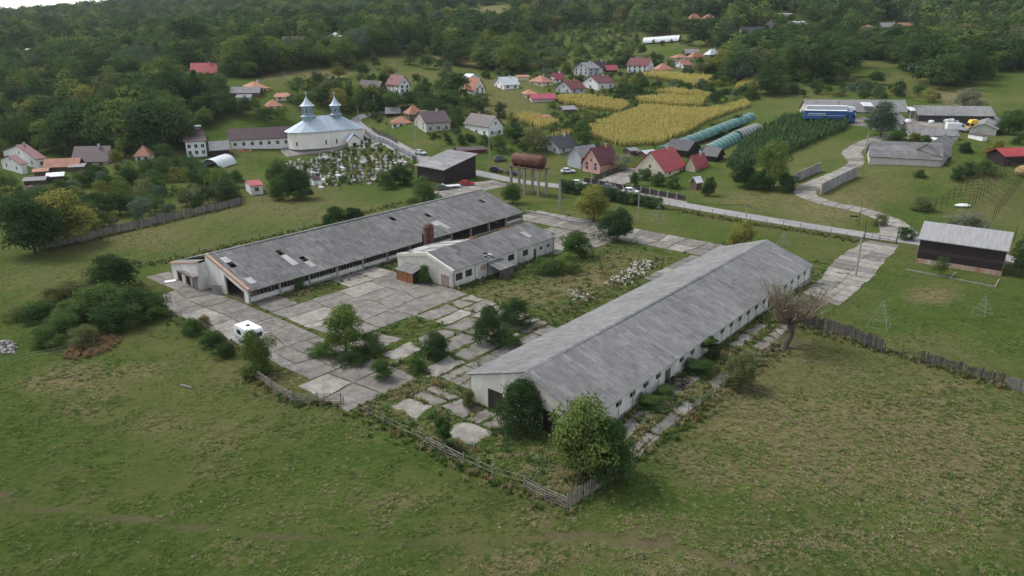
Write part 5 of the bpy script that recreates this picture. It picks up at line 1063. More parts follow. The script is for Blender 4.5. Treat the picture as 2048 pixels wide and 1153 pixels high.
plank_fence('dark board fence running right from the pollard willow', [(1592,648),(1640,660),(1700,680),(1764,707)], 1.9, .26, m_fdark, .12, .04)
rail_fence('gap in the board fence closed by one thin rail', [(1768,708),(1803,716),(1840,723)], 1.5, 1, m_fdark, 3.2, diag=False)
plank_fence('gappy dark picket fence left of the pale boards', [(1843,725),(1900,742),(1960,760),(2012,774)], 1.5, .22, m_fdark, .3, .06, .06, 'picket_fence')
plank_fence('paler board fence leaving at the right edge', [(2014,775),(2048,786),(2120,808)], 1.5, .3, m_fgrey, .1, .04)
plank_fence('leaning stick fence at the near corner of the yard', [(1136,1018),(1160,1003),(1190,984),(1226,960)], 1.45, .16, m_woodg, .35, .10, .03, 'stick_fence')
rail_fence('pole rail fence meeting the stick fence at the corner', [(1049,978),(1090,1000),(1135,1019)], 1.35, 5, m_woodg, 2.2)
rail_fence('short pole rail fence beside the young tree', [(853,893),(890,912),(928,931)], 1.3, 4, m_woodg, 2.2)
rail_fence('sagging pole rail fence left of the field gate', [(504,752),(545,780),(587,806)], 1.35, 5, m_woodg, 2.4)
rail_fence('wide pole gate between farmyard and pasture', [(588,808),(635,808),(683,808)], 1.35, 6, m_woodg, 3.2, 'field_gate', .03, False)
post_fence('row of bare posts from the field gate to the yard corner', [(688,810),(738,835),(800,868),(852,890)], 3.2, 1.4, m_woodg, .07); post_fence('posts between the two pole rail fences', [(928,931),(985,957),(1048,975)], 2.4, 1.4, m_woodg, .08)
post_fence('leaning wire fence along the right side of the barn', [(1228,958),(1265,915),(1320,875),(1400,815),(1470,760),(1560,690)], 3.2, 1.4, m_woodg, .07)
post_fence('low wire fence posts behind the long shed', [(200,548),(300,528),(400,505),(520,478),(650,448),(800,405)], 5.5, 1.2, m_fdark, .06)
post_fence('old posts beside the bramble left of the caravan', [(330,628),(380,648),(430,672),(470,700)], 2.6, 1.3, m_woodg, .07)
post_fence('concrete post fence between road and paddock', [(1310,412),(1400,428),(1500,446),(1600,461),(1725,482)], 3.6, 1.5, mat('fence_post_concrete', (.20,.185,.165), (.12,.11,.10)), .07, 2)
post_fence('wire fence along the left pasture edge', [(0,735),(60,720),(110,712),(190,690)], 4., 1.1, m_woodg, .05)
post_fence('churchyard lower wire fence', [(490,408),(560,400),(650,385),(740,372),(830,358)], 5., 1.4, m_steel, .05)
# double gate of steel mesh
P0, P1, P2 = G(1728,478), G(1758,484), G(1792,490); r = empty('steel_gate', tuple(P0), 0, 'double steel mesh gate across the apron', 'gate')
for a, b in ((P0, P1), (P1, P2)):
    a_, b_ = Vector(a-P0), Vector(b-P0); lf = MB()
    for z in (.15, .8, 1.45): lf.tube(a_+Vector((0,0,z)), b_+Vector((0,0,z)), .035, n=5)
    for t in (.03, .5, .97): p = a_.lerp(b_, t); lf.tube(p+Vector((0,0,.15)), p+Vector((0,0,1.45)), .035, n=5)
    lf = lf.build('gate_leaf', m_steel, r)
    for k in range(1, 14): p = a_.lerp(b_, k/14); MB().tube(p+Vector((0,0,.15)), p+Vector((0,0,1.45)), .01, n=3).build('mesh_wire', m_cmt, lf)
for p in (P0, P2): MB().tube((0,0,-.3),(0,0,3.6),.08,n=8).build('gate_post', m_steel, r, loc=tuple(p-P0))
# panelled garden fence with stone pillars
pts, W = along([(1168,366),(1230,378),(1300,390),(1372,404)], 2.6); o = W[0]; r = empty('panel_fence', tuple(o), 0, 'dark panel fence with brown stone pillars along the road', 'fence'); m_pil = mat('pillar_stone', (.26,.21,.17), (.18,.14,.11), 2.)
for i, (x, y, z, a, st) in enumerate(pts):
    MB().box(-.22,.22,-.22,.22,-.4,1.75).box(-.28,.28,-.28,.28,1.75,1.85).build('pillar', m_pil, r, loc=(x-o[0], y-o[1], z-o[2]), rot=(0,0,a))
    MB().box(.22,st-.22,-.04,.04,.25,1.5).build('panel', mat('panel_dark', (.035,.035,.042)), r, loc=(x-o[0], y-o[1], z-o[2]), rot=(0,0,a)); MB().box(.22,st-.22,-.12,.12,-.4,.25).build('base', m_pil, r, loc=(x-o[0], y-o[1], z-o[2]), rot=(0,0,a))
plank_fence('dark plank fence between the pink house and courtyard', [(1190,361),(1215,352),(1250,340)], 1.6, .3, m_fdark)
plank_fence('churchyard steel fence along the road', [(730,268),(760,284),(800,305),(836,323)], 1.6, .45, mat('fence_bluegrey', (.10,.12,.14)), .62, .01, 0., 'railing_fence')
plank_fence('dark board fence right of the road below the cottage', [(745,262),(770,275),(795,288)], 1.5, .4, m_fdark)
# retaining walls of concrete panels by the drive
for lab, a, b, h in (('long grey concrete panel wall right of the winding drive', (1641,390), (1713,354), 2.9), ('short grey concrete panel wall left of the winding drive', (1588,366), (1640,343), 2.6)):
    pts, W = along([a, b], 2.4); o = W[0]; r = empty('concrete_wall', tuple(o), 0, lab, 'wall')
    for i, (x, y, z, an_, st) in enumerate(pts):
        z = W[0][2]+(W[1][2]-W[0][2])*(i+.5)/len(pts); MB().prism([(.02,-.1,-1.5),(st-.02,-.1,-1.5),(st-.02,-.1,h+(W[1][2]-W[0][2])/len(pts)*.5),(.02,-.1,h-(W[1][2]-W[0][2])/len(pts)*.5)], (0,.2,0)).build('panel', m_cmt, r, loc=(x-o[0], y-o[1], z-o[2]), rot=(0,0,an_)); MB().box(-.12,.12,-.16,.16,-1.5,h+.02-(W[1][2]-W[0][2])/len(pts)*.5).build('post', m_cmt, r, loc=(x-o[0], y-o[1], z-o[2]), rot=(0,0,an_))
# low kerb walls
def kerb(name, label, pxs, wd, h, m):
    pts, W = along(pxs, 1.6); o = W[0]; r = empty(name, tuple(o), 0, label, 'kerb')
    for x, y, z, a, st in pts: MB().box(.01,st-.01,-wd/2,wd/2,-.2,h*random.uniform(.8,1.1)).build('stone', m, r, loc=(x-o[0], y-o[1], z-o[2]), rot=(0,0,a+random.uniform(-.02,.02)))
kerb('low_wall', 'low crumbling wall between yard and paddock', [(1050,424),(1090,432),(1140,445),(1190,452)], .35, .5, m_cmt); kerb('garden_edging', 'pale concrete edging before the black clad barn', [(1810,540),(1890,555),(1990,575)], .18, .18, m_conc2)
kerb('garden_edging', 'short edging at the right end by the black clad barn', [(1990,575),(1998,560)], .18, .18, m_conc2); kerb('garden_edging', 'short edging in the middle before the black clad barn', [(1900,558),(1912,546)], .18, .18, m_conc2)

# vine trellis of rusty pipe
c0_ = G(1885,410); r = empty('vine_trellis', tuple(c0_), 0, 'rusty steel pipe trellis in rows beside the pavilion', 'trellis')
rows = [((1868,424),(1990,345)),((1935,420),(2010,350)),((1985,440),(2042,368))]; tops = []
for (a, b), hh in zip(rows, (3.0, 3.6, 3.0)):
    A_, B_ = G(*a)-c0_, G(*b)-c0_; line = []
    for k in range(11):
        p = Vector(A_+(B_-A_)*k/10); MB().tube(p+Vector((0,0,-.3)), p+Vector((0,0,hh)), .06, n=5).build('post', m_rustd, r); line.append(p+Vector((0,0,hh)))
    MB().tube(line[0], line[-1], .05, n=4).build('top_rail', m_rustd, r); tops.append(line)
for k in range(11):
    for q in (0, 1): MB().tube(tops[q][k], tops[q+1][k], .05, n=4).build('rafter', m_rustd, r)
# wire Christmas tree frames
for px, py, ty, lab in ((1757,652,602,'leaning wire pyramid frame on the near right lawn'), (1964,628,592,'upright wire pyramid frame on the right lawn'), (1316,440,408,'wire pyramid frame in the paddock by the road'), (1566,490,464,'wire pyramid frame near the end of the right barn')):
    P = G(px, py); h = solve_h(P, ty); r = empty('wire_pyramid', tuple(P), random.random()*3, lab, 'metal frame'); m_wir = mat('galvanised_wire', (.30,.31,.30)); w_ = h*.36
    cs = [Vector((w_*sx, w_*sy, 0)) for sx, sy in ((1,1),(-1,1),(-1,-1),(1,-1))]; tp = Vector((w_*(.3 if 'leaning' in lab else 0), 0, h))
    for c in cs: MB().tube(c, tp, .022, n=4).build('rib', m_wir, r)
    for f in (.02, .3, .55, .78):
        q = [c.lerp(tp, f) for c in cs]
        for k in range(4): MB().tube(q[k], q[(k+1) % 4], .018, n=4).build('hoop', m_wir, r)
# tunnels
def tunnel(label, a, b, rad, m, hgt=1., ribs=8, name='net_tunnel', cat='tunnel', open_=False):
    A_, B_ = G(*a), G(*b); d = (B_-A_); L = float(np.linalg.norm(d[:2])); r = empty(name, tuple(A_), math.atan2(d[1], d[0]), label, cat); dz = d[2]
    n = 10; V = []
    for k in range(ribs+1):
        for i in range(n+1): an = math.pi*i/n; V.append((L*k/ribs, rad*math.cos(an), rad*hgt*math.sin(an)*(1-.03*(k % 2))+dz*k/ribs))
    Fs = [(k*(n+1)+i, (k+1)*(n+1)+i, (k+1)*(n+1)+i+1, k*(n+1)+i+1) for k in range(ribs) for i in range(n)]
    MB().add(V, Fs).build('cover', m, r, smooth=True)
    if not open_: MB().add([V[i] for i in range(n+1)], [tuple(range(n+1))]).build('end_sheet', m, r)
    for k in range(ribs+1):
        mb = MB()
        for i in range(n): an, an2 = math.pi*i/n, math.pi*(i+1)/n; q = 1.02; mb.tube((L*k/ribs, rad*q*math.cos(an), rad*q*hgt*math.sin(an)+dz*k/ribs), (L*k/ribs, rad*q*math.cos(an2), rad*q*hgt*math.sin(an2)+dz*k/ribs), .05, n=4, caps=False)
        mb.build('hoop', m_fr, r)
    BOXES.append((min(a[0], b[0])-8, max(a[0], b[0])+8, min(a[1], b[1])-12, max(a[1], b[1])-1, float((A_-CAM) @ FW)))
m_teal = mat('teal_net', (.085,.20,.18), (.06,.15,.14), 1., .7); m_poly = mat('white_polythene', (.62,.65,.66), (.52,.55,.56), .8, .4)
tunnel('long teal net tunnel, left of two beside the maize', (1326,305), (1500,238), 2.5, m_teal, .85, 14); tunnel('teal net tunnel, right of two behind the black shed', (1415,308), (1472,279), 2.8, m_teal, .95, 8); tunnel('short dark polythene tunnel with white end at the tunnels', (1474,280), (1512,266), 3.1, mat('dark_polythene', (.13,.14,.15)), 1., 6, open_=True)
tunnel('long white polythene greenhouse high on the hill', (1288,87), (1360,82), 4.5, m_poly, .8, 10, 'greenhouse', 'greenhouse'); tunnel('white arched polythene shelter in the left garden', (420,338), (455,326), 3.4, m_poly, .85, 5, 'arched_shelter', 'shelter', True)
# rubble, scrap and small things
def heap(name, label, spots, n, s0, s1, m, cat=None, kind='stuff'):
    mb = MB()
    for _ in range(n):
        px, py, rx, ry, hz = random.choice(spots); a = random.random()*6.28; q = math.sqrt(random.random()); P = G(px+rx*q*math.cos(a), py+ry*q*math.sin(a)); s_ = random.uniform(s0, s1); M = Matrix.Translation((P[0], P[1], P[2]+hz*(1-q)*random.random())) @ Matrix.Rotation(random.random()*6, 4, Vector((random.random()-.5, random.random()-.5, random.random())).normalized())
        b_ = MB().box(-s_,s_,-s_*random.uniform(.4,1),s_*random.uniform(.4,1),-s_*.3,s_*.4); mb.cur = random.randrange(len(m)); mb.add([M @ Vector(v) for v in b_.v], b_.f)
    o = mb.build(name, m); tag(o, label, cat, None, kind)
m_rub = mat('white_rubble', (.52,.50,.47), (.34,.31,.28), 2., .9); m_rub2 = mat('grey_rubble', (.34,.31,.28), (.22,.20,.18), 2., .9)
heap('rubble_heap', 'spilled heap of white building rubble on the yard grass', [(1288,530,26,9,.5),(1265,546,30,9,.45),(1245,558,26,8,.35),(1285,534,20,8,.5),(1270,543,22,8,.5),(1238,567,28,8,.15),(1165,594,26,10,.12)], 460, .05, .24, [m_rub, m_rub2, m_rub])
heap('rubble_scatter', 'scattered pale rubble chips on the broken slabs', [(815,632,20,6,.05),(1145,585,16,5,.35),(845,725,20,8,.1),(700,735,40,8,.05),(1000,690,30,12,.05),(860,770,40,20,.05),(1130,870,30,12,.1)], 170, .04, .16, [m_rub, m_rub2])
heap('stone_pile', 'pile of grey stones at the left edge of the pasture', [(10,697,22,12,1.1)], 160, .15, .4, [mat('pile_stone', (.24,.23,.22), (.15,.14,.13), 2.), m_rub2])
heap('firewood_pile', 'untidy heap of dark boards beside the right barn', [(1350,770,22,10,.7)], 60, .1, .6, [m_wood, m_woodd]); heap('garden_rubble', 'pile of broken tiles and planks in the left garden', [(65,378,26,5,.6),(110,375,16,5,.4)], 130, .12, .5, [m_rub2, m_brick, m_wood]); heap('brick_stack', 'low stack of orange bricks before the parish hall', [(487,302,16,3,.5)], 80, .15, .35, [m_brick, m_woodo])
o = MB().lathe([(0,0),(1.6,0),(1.9,.8),(1.5,1.7),(.6,2.3),(0,2.4)], 12).build('hay_stack', mat('hay', (.36,.25,.11), (.25,.17,.08), 2.), None, loc=tuple(G(2044,350))); tag(o, 'round haystack beside the red roofed pavilion', 'haystack')
o = MB().lathe([(0,0),(1.2,.0),(1.4,.3),(.8,.7),(0,.8)], 9).build('white_sack', m_white, None, loc=tuple(G(1925,413)), scale=(1.4,.7,.8)); tag(o, 'white plastic sack lying by the trellis', 'sack')
o = MB().tube((0,0,.1),(1.9,.3,.12),.16,.12,8).build('fallen_log', m_woodg, None, loc=tuple(G(362,772)), rot=(0,0,-.6)); tag(o, 'short fallen log lying in the left pasture', 'log')
P = G(1707,443); r = empty('notice_board', tuple(P), R(-20), 'small rusty sign frame beside the steel post', 'sign'); MB().box(-.9,.9,-.04,.04,1.0,1.3).build('board', m_rustd, r); [MB().box(x-.04,x+.04,-.04,.04,-.2,1.).build('leg', m_rustd, r) for x in (-.6,.6)]
P = farm(-1.2+XA, 20.6); o = MB().box(-.9,.9,-.6,.6,0,.12).build('white_slab', m_white, None, loc=(*P, .09), rot=(0,0,.5)); tag(o, 'white board lying before the derelict shed doors', 'board')
# ------------------------------------------------------------------ trees and plants
PAL = {'dark': ((.022,.050,.017), (.064,.108,.036)), 'mid': ((.040,.082,.022), (.104,.162,.050)), 'light': ((.085,.135,.030), (.190,.240,.068)), 'yellow': ((.120,.138,.030), (.250,.245,.066)),
       'olive': ((.085,.102,.036), (.185,.200,.085)), 'blue': ((.052,.085,.052), (.125,.170,.112)), 'brown': ((.100,.084,.036), (.210,.160,.070)), 'fresh': ((.062,.102,.025), (.160,.205,.062)), 'grey': ((.140,.155,.092), (.270,.285,.185))}
LM = {k: leafmat('leaf_'+k, *v) for k, v in PAL.items()}
m_bark = mat('bark', (.085,.068,.052), (.048,.038,.030), 2., .95, .2)
def leaves(C, Nn, size, rg):
    """rhombic leaf sprays at C facing Nn"""
    n = len(C); Nn = Nn/np.linalg.norm(Nn, axis=1)[:,None]; t = rg.normal(size=(n,3)); a = np.cross(Nn, t); a /= np.linalg.norm(a, axis=1)[:,None]+1e-9; b = np.cross(Nn, a)
    s = size*rg.uniform(.55, 1.35, n)[:,None]; q = rg.uniform(.55, .95, n)[:,None]
    V = np.stack([C+a*s, C+b*s*q+Nn*s*.12, C-a*s, C-b*s*q+Nn*s*.12], 1).reshape(-1, 3); return V, np.arange(4*n).reshape(n, 4)
def tree_proto(seed, shape, n, leaf, H=10.):
    rg = np.random.default_rng(seed); rd = random.Random(seed)
    K = {'round': 34, 'bush': 26, 'tall': 22, 'fruit': 20, 'low': 24}.get(shape, 18)
    zc, ra, rc = {'round': (.52,.39,.46), 'bush': (.46,.50,.46), 'tall': (.53,.17,.47), 'fruit': (.52,.43,.44), 'low': (.40,.62,.42)}.get(shape, (.6,.37,.37))
    d = rg.normal(size=(K,3)); d /= np.linalg.norm(d, axis=1)[:,None]; d[:,2] = np.where(d[:,2] < -.8, -d[:,2], d[:,2])
    rad = rg.uniform(.40, .98, K)[:,None]; c = d*rad*np.array([ra, ra, rc])*H; c[:,2] += zc*H
    ph = rg.uniform(0, 6.28, 3); ang = np.arctan2(c[:,1], c[:,0]); lob = 1+.18*np.sin(2*ang+ph[0])+.12*np.sin(3*ang+ph[1]); c[:,:2] *= lob[:,None]
    r = rg.uniform(.10, .24, K)*H*(ra/.37 if shape == 'tall' else 1.)*(1.15 if shape in ('bush', 'low') else 1.)
    if shape in ('bush', 'low', 'round', 'fruit'):
        nb = 9; an = rg.uniform(0, 6.28, nb)+np.arange(nb)*.7; zl = {'bush': .16, 'low': .15, 'round': .30, 'fruit': .32}[shape]; rr = ra*H*rg.uniform(.35, .82, nb); c = np.concatenate([c, np.stack([rr*np.cos(an), rr*np.sin(an), zl*H*rg.uniform(.7, 1.3, nb)], 1), [[0, 0, zc*H]]]); r = np.concatenate([r, rg.uniform(.12, .18, nb)*H, [ra*.62*H]]); K += nb+1
    if shape == 'conifer':
        zz_ = rg.uniform(.08, .98, K*3); an = rg.uniform(0, 6.28, K*3); rr = (1-zz_)*.24*H*rg.uniform(.4, 1., K*3); c = np.stack([rr*np.cos(an), rr*np.sin(an), zz_*H], 1); r = (.05+.10*(1-zz_))*H; K = K*3
    cnt = np.maximum(6, (n*r**2/np.sum(r**2)).astype(int)); P, N_, tt = [], [], []
    for k in range(K):
        u = rg.normal(size=(cnt[k],3)); u /= np.linalg.norm(u, axis=1)[:,None]; u[:,2] = np.where(u[:,2] < -.5, -u[:,2], u[:,2]); q = rg.uniform(.45, 1., cnt[k])**.6; sq = np.array([1, 1, .78])
        P.append(c[k]+u*(r[k]*q)[:,None]*sq*(1+.25*rg.normal(size=(cnt[k],1))*.5)); N_.append(u*.75+rg.normal(size=u.shape)*.42+np.array([0,0,.28])); tt.append(np.clip(rg.uniform(.15, .85)+rg.normal(size=cnt[k])*.18, 0, 1))
    P = np.concatenate(P); P[:,2] = np.maximum(P[:,2], .02*H); V, Fq = leaves(P, np.concatenate(N_), leaf, rg); cr = mesh_np('crown', V, Fq, LM['mid'], np.concatenate(tt))
    mb = MB(); t0 = .026*H; zf = {'bush': .3, 'low': .2, 'tall': .8, 'conifer': .95}.get(shape, .45)
    bx, by = rd.uniform(-.02,.02)*H, rd.uniform(-.02,.02)*H; fk = Vector((bx, by, zf*H)); mb.tube((0,0,-.06*H), (bx*.5,by*.5,zf*H*.5), t0, t0*.78, 7); mb.tube((bx*.5,by*.5,zf*H*.5), fk, t0*.78, t0*.5, 7)
    for k in range(0, K, max(1, K//9)):
        e = Vector(c[k]); s_ = Vector((bx*.5,by*.5,zf*H*.5)).lerp(fk, rd.uniform(.2, 1)); m_ = s_.lerp(e, .5)+Vector((0,0,-.03*H)); mb.tube(s_, m_, t0*.42, t0*.28, 5); mb.tube(m_, e, t0*.28, t0*.1, 5)
    tk = mb.mesh('trunk', m_bark); wpx = float(np.percentile(np.abs(P[:,0]), 97)+np.percentile(np.abs(P[:,1]), 97)); top = float(np.percentile(P[:,2], 99))
    return cr, tk, wpx, top
PN = {'round': [tree_proto(1, 'round', 9500, .175), tree_proto(2, 'round', 9500, .175)], 'bush': [tree_proto(3, 'bush', 11000, .18), tree_proto(4, 'bush', 11000, .18), tree_proto(5, 'bush', 11000, .18)], 'tall': [tree_proto(6, 'tall', 6000, .15)], 'fruit': [tree_proto(7, 'fruit', 5000, .15), tree_proto(8, 'fruit', 5000, .15)], 'low': [tree_proto(9, 'low', 8000, .19), tree_proto(10, 'low', 8000, .19)], 'sparse': [tree_proto(31, 'bush', 1100, .13)]}
PM = {'round': [tree_proto(20+i, 'round', 2400, .27) for i in range(4)], 'bush': [tree_proto(30+i, 'bush', 2400, .27) for i in range(3)], 'tall': [tree_proto(41, 'tall', 1100, .30)], 'fruit': [tree_proto(42+i, 'fruit', 1600, .27) for i in range(3)], 'conifer': [tree_proto(47, 'conifer', 1500, .28)]}
PF = [tree_proto(50+i, ['round','round','bush','round','tall','bush'][i], 600, .50) for i in range(6)]
def add_tree(label, P, h, w_, pr, pal, group=None, name='tree', cat='tree'):
    cr, tk, pw, ph = pr; sz, sx = h/ph, w_/pw; r = empty(name, tuple(P), random.random()*6.28, label, cat, group); r.scale = (sx, sx*random.uniform(.9, 1.1), sz)
    obj('crown', cr, r, m=LM[pal]); obj('trunk', tk, r); return r
def tree(label, px, py, topy, wpx, kind, pal, name='tree', cat='tree', group=None, near=True):
    P = G(px, py); h = max(.6, solve_h(P, topy)); w_ = wpx*(.87 if near else 1.)*float((P-CAM) @ FW)/F; return add_tree(label, P, h, w_, random.choice((PN if near else PM)[kind]), pal, group, name, cat)
S = dict(name='shrub', cat='shrub')
tree('big yellow green willow at the near corner of the right barn', 1164,952,800, 140, 'bush', 'fresh'); tree('dark green ash leaning on the near corner willow', 1214,958,838, 112, 'bush', 'mid')
tree('dense dark bush against the near gable', 1040,864,768, 104, 'bush', 'dark', **S); tree('thin yellowish sapling beside the gable door', 1012,815,742, 34, 'sparse', 'yellow'); tree('slender young tree inside the yard fence', 888,897,836, 40, 'tall', 'dark')
tree('bright green walnut in the middle of the yard', 692,706,616, 82, 'round', 'light'); tree('low shrub at the foot of the yard walnut, left side', 648,712,688, 62, 'low', 'mid', **S); tree('low shrub at the foot of the yard walnut, right side', 745,704,668, 56, 'low', 'mid', **S); tree('dark weeds below the yard walnut', 700,726,702, 70, 'low', 'dark', **S)
tree('fuzzy olive willow bush before the caravan', 515,746,668, 74, 'bush', 'fresh', **S); tree('round dark bush left of the derelict shed', 236,578,514, 100, 'bush', 'dark', **S)
for i, (px, py, ty, w_, p) in enumerate([(160,600,560,80,'olive'),(200,628,575,110,'mid'),(265,640,580,120,'dark'),(310,632,590,80,'mid'),(160,640,600,90,'mid'),(225,662,618,90,'dark'),(130,665,630,80,'mid'),(80,640,605,70,'mid'),(110,610,575,60,'olive'),(170,690,655,70,'olive'),(95,690,655,70,'mid'),(40,640,615,50,'olive')]):
    tree('tangled bramble thicket left of the farmyard', px,py,ty,w_, 'low', p, 'bramble_thicket', 'bramble', 'brambles left of the farmyard')
for px, py, ty, w_, p in [(385,668,640,50,'mid'),(425,692,664,52,'mid'),(450,714,690,46,'dark'),(410,655,632,30,'brown')]: tree('bramble on the old posts left of the caravan', px,py,ty,w_,'low',p,'bramble_thicket','bramble','brambles by the caravan')
tree('yellowish walnut in the paddock by the road', 1186,444,373, 74, 'round', 'yellow'); tree('round dark tree before the paddock walnut', 1232,482,421, 72, 'bush', 'dark'); tree('round bush at the end of the small white building', 1150,514,464, 66, 'bush', 'mid', **S); tree('pale spindly shrub left of the round dark tree', 1187,478,448, 34, 'sparse', 'grey', **S)
tree('spreading bramble before the small white building, left part', 1092,548,518, 64, 'low', 'mid', 'bramble_thicket', 'bramble'); tree('spreading bramble before the small white building, right part', 1135,542,508, 60, 'low', 'light', 'bramble_thicket', 'bramble')
tree('tall dark bush in the yard grass', 974,686,614, 64, 'bush', 'dark', **S); tree('flat dark bramble behind the tall yard bush', 1030,650,602, 86, 'low', 'dark', 'bramble_thicket', 'bramble'); tree('low bramble right of the tall yard bush', 1010,690,655, 60, 'low', 'mid', 'bramble_thicket', 'bramble'); tree('round yard bush left of the tall dark bush', 874,716,668, 56, 'bush', 'dark', **S)
tree('small dark bush among the broken slabs', 766,758,720, 46, 'bush', 'mid', **S); tree('pale feathery shrub beside the roof edge', 957,742,694, 46, 'sparse', 'grey', **S); tree('shrub between slabs and round yard bush', 835,740,715, 44, 'low', 'mid', **S); tree('shrub at the corner of the near gable', 938,815,782, 34, 'low', 'olive', **S)
tree('olive shrub beside the wire fence right of the barn', 1476,776,710, 68, 'bush', 'olive', **S); tree('ivy climbing the long wall of the right barn', 1418,718,676, 34, 'tall', 'dark', 'ivy', 'ivy'); tree('weeds along the foot of the right barn, near part', 1300,815,792, 60, 'low', 'mid', **S); tree('weeds along the foot of the right barn, far part', 1395,745,722, 70, 'low', 'dark', **S); tree('weeds beside the dark board heap', 1330,795,775, 50, 'low', 'mid', **S)
tree('round tree at the rear of the long shed roof', 846,410,358, 66, 'bush', 'mid'); tree('bush behind the long shed, left of the pair', 668,456,415, 54, 'bush', 'dark', **S); tree('bush behind the long shed, right of the pair', 710,448,416, 50, 'bush', 'dark', **S); tree('small tree below the tank tower', 1026,407,370, 40, 'round', 'mid'); tree('yellow green bush beside the concrete pole', 1480,494,444, 54, 'bush', 'yellow', **S)
tree('grass tuft bush at the long shed plinth', 600,580,556, 26, 'low', 'mid', **S); tree('creeper over the plank shed at the white gable', 850,568,532, 32, 'low', 'mid', 'ivy', 'ivy')
for i in range(15): tree('clipped roadside hedge bush before the parked cars', 1130+i*13,385+i*2.3+random.uniform(-2,2),360+i*2.5, 30, 'low','dark' if i % 2 else 'mid','hedge_bush','hedge','roadside hedge')
tree('tall grey green tree in front of the far workshops', 1760,275,204, 64, 'round', 'blue'); tree('bush in the court with pale flowers', 1795,300,262, 44, 'bush', 'mid', **S); tree('yellow green bush in the court', 1828,294,266, 30, 'bush', 'yellow', **S); tree('green bush behind the front court range', 1850,296,272, 30, 'bush', 'mid', **S)
tree('light green tree left of the drive walls', 1546,378,284, 60, 'round', 'light'); tree('dark rounded bush before the light green tree', 1573,384,348, 36, 'bush', 'dark', **S); tree('dark shrub left of the light green tree', 1490,375,330, 56, 'bush', 'dark', **S); tree('dark shrub below the light green tree', 1525,380,340, 50, 'bush', 'dark', **S); tree('small garden conifer by the metal roofed shed', 1416,392,356, 28, 'bush', 'dark')
tree('round bush in the grass before the trellis', 1842,420,396, 44, 'bush', 'olive', **S); tree('wide grey bush above the black clad barn', 1930,462,424, 76, 'low', 'grey', **S); tree('grass bush beside the drive wall', 1760,452,430, 34, 'low', 'olive', **S); tree('bush at the gate beside the pale barn roof', 1812,480,455, 40, 'low', 'dark', **S); tree('dark shrub in the grass below the court', 1840,355,340, 26, 'low', 'mid', **S); tree('shrub against the front court wall', 1768,318,302, 20, 'bush', 'dark', **S); tree('bush at the corner of the right court range', 1930,305,285, 30, 'bush', 'dark', **S)
tree('young fruit tree before the black clad barn', 1878,552,516, 34, 'fruit', 'mid'); tree('dark tree cut by the right edge beside the black clad barn', 2050,556,470, 56, 'bush', 'dark'); tree('grey willow behind the right workshops', 1936,228,180, 58, 'bush', 'grey'); tree('hedge bush at the right end of the workshops', 2016,268,222, 60, 'bush', 'mid', **S); tree('yellowish hedge bush left of the pavilion', 1990,318,280, 46, 'low', 'yellow', **S); tree('dark hedge bush left of the pavilion', 1965,350,320, 44, 'low', 'mid', **S)
tree('big spreading walnut with yellowing crown at the left fence', 140,486,384, 130, 'round', 'yellow'); tree('dark apple tree left of the spreading walnut', 72,508,402, 120, 'round', 'dark'); tree('half bare fruit tree near the end of the plank fence', 385,416,366, 66, 'sparse', 'grey'); tree('bare branched fruit tree at the end of the plank fence', 445,404,366, 50, 'sparse', 'grey'); tree('dark tree group corner beside the red garden shed', 600,398,336, 58, 'bush', 'dark'); tree('bush right of the red garden shed', 565,400,350, 50, 'bush', 'mid'); tree('broad dark tree left of the churchyard', 560,376,322, 52, 'bush', 'mid')
tree('dark bush at the corner of the dark barn', 800,370,332, 56, 'bush', 'dark', **S); tree('bush by the forecourt corner', 775,378,345, 40, 'bush', 'mid', **S); tree('tall pale poplar high on the hill', 948,62,20, 40, 'tall', 'blue', near=False); tree('black spruce group above the red roofed house', 388,118,35, 66, 'round', 'dark', near=False); tree('dark yew right of the red roofed house', 470,140,78, 60, 'round', 'dark', near=False)
tree('yellow green tree by the road behind the church', 745,215,172, 42, 'round', 'yellow', near=False); tree('round green tree at the road bend', 787,222,186, 48, 'round', 'mid', near=False); tree('dark tree above the road bend', 890,212,180, 60, 'bush', 'mid', near=False); tree('round tree right of the orange tiled house', 915,200,148, 50, 'round', 'dark', near=False); tree('yellow tree in the meadow above the turrets', 678,158,128, 30, 'round', 'yellow', near=False)
for px, py, ty, w_ in [(835,170,148,24),(820,130,112,30),(855,138,112,30),(880,140,118,26),(752,138,112,22),(725,155,128,24),(785,178,150,24)]: tree('lone orchard tree on the meadow above the village', px,py,ty,w_,'fruit','dark', group='orchard trees on the upper meadow', near=False)
tree('round chestnut below the grey yard meadow', 1752,170,142, 34, 'round', 'dark', near=False); tree('dark tree beside the maize and charcoal roof', 1165,290,258, 34, 'round', 'mid', near=False); tree('olive tree left of the charcoal roofed house', 1070,302,256, 54, 'round', 'olive', near=False); tree('dark tree right of the modern white house', 1035,285,245, 40, 'round', 'dark', near=False); tree('white flowering bush beside the courtyard', 1245,342,310, 34, 'bush', 'grey', near=False)
for px, py, ty, w_ in [(1290,360,338,28),(1268,372,345,24),(1315,372,348,32),(1345,376,352,34)]: tree('garden shrub before the cream house', px,py,ty,w_,'bush','mid', group='garden shrubs before the cream house', **S)

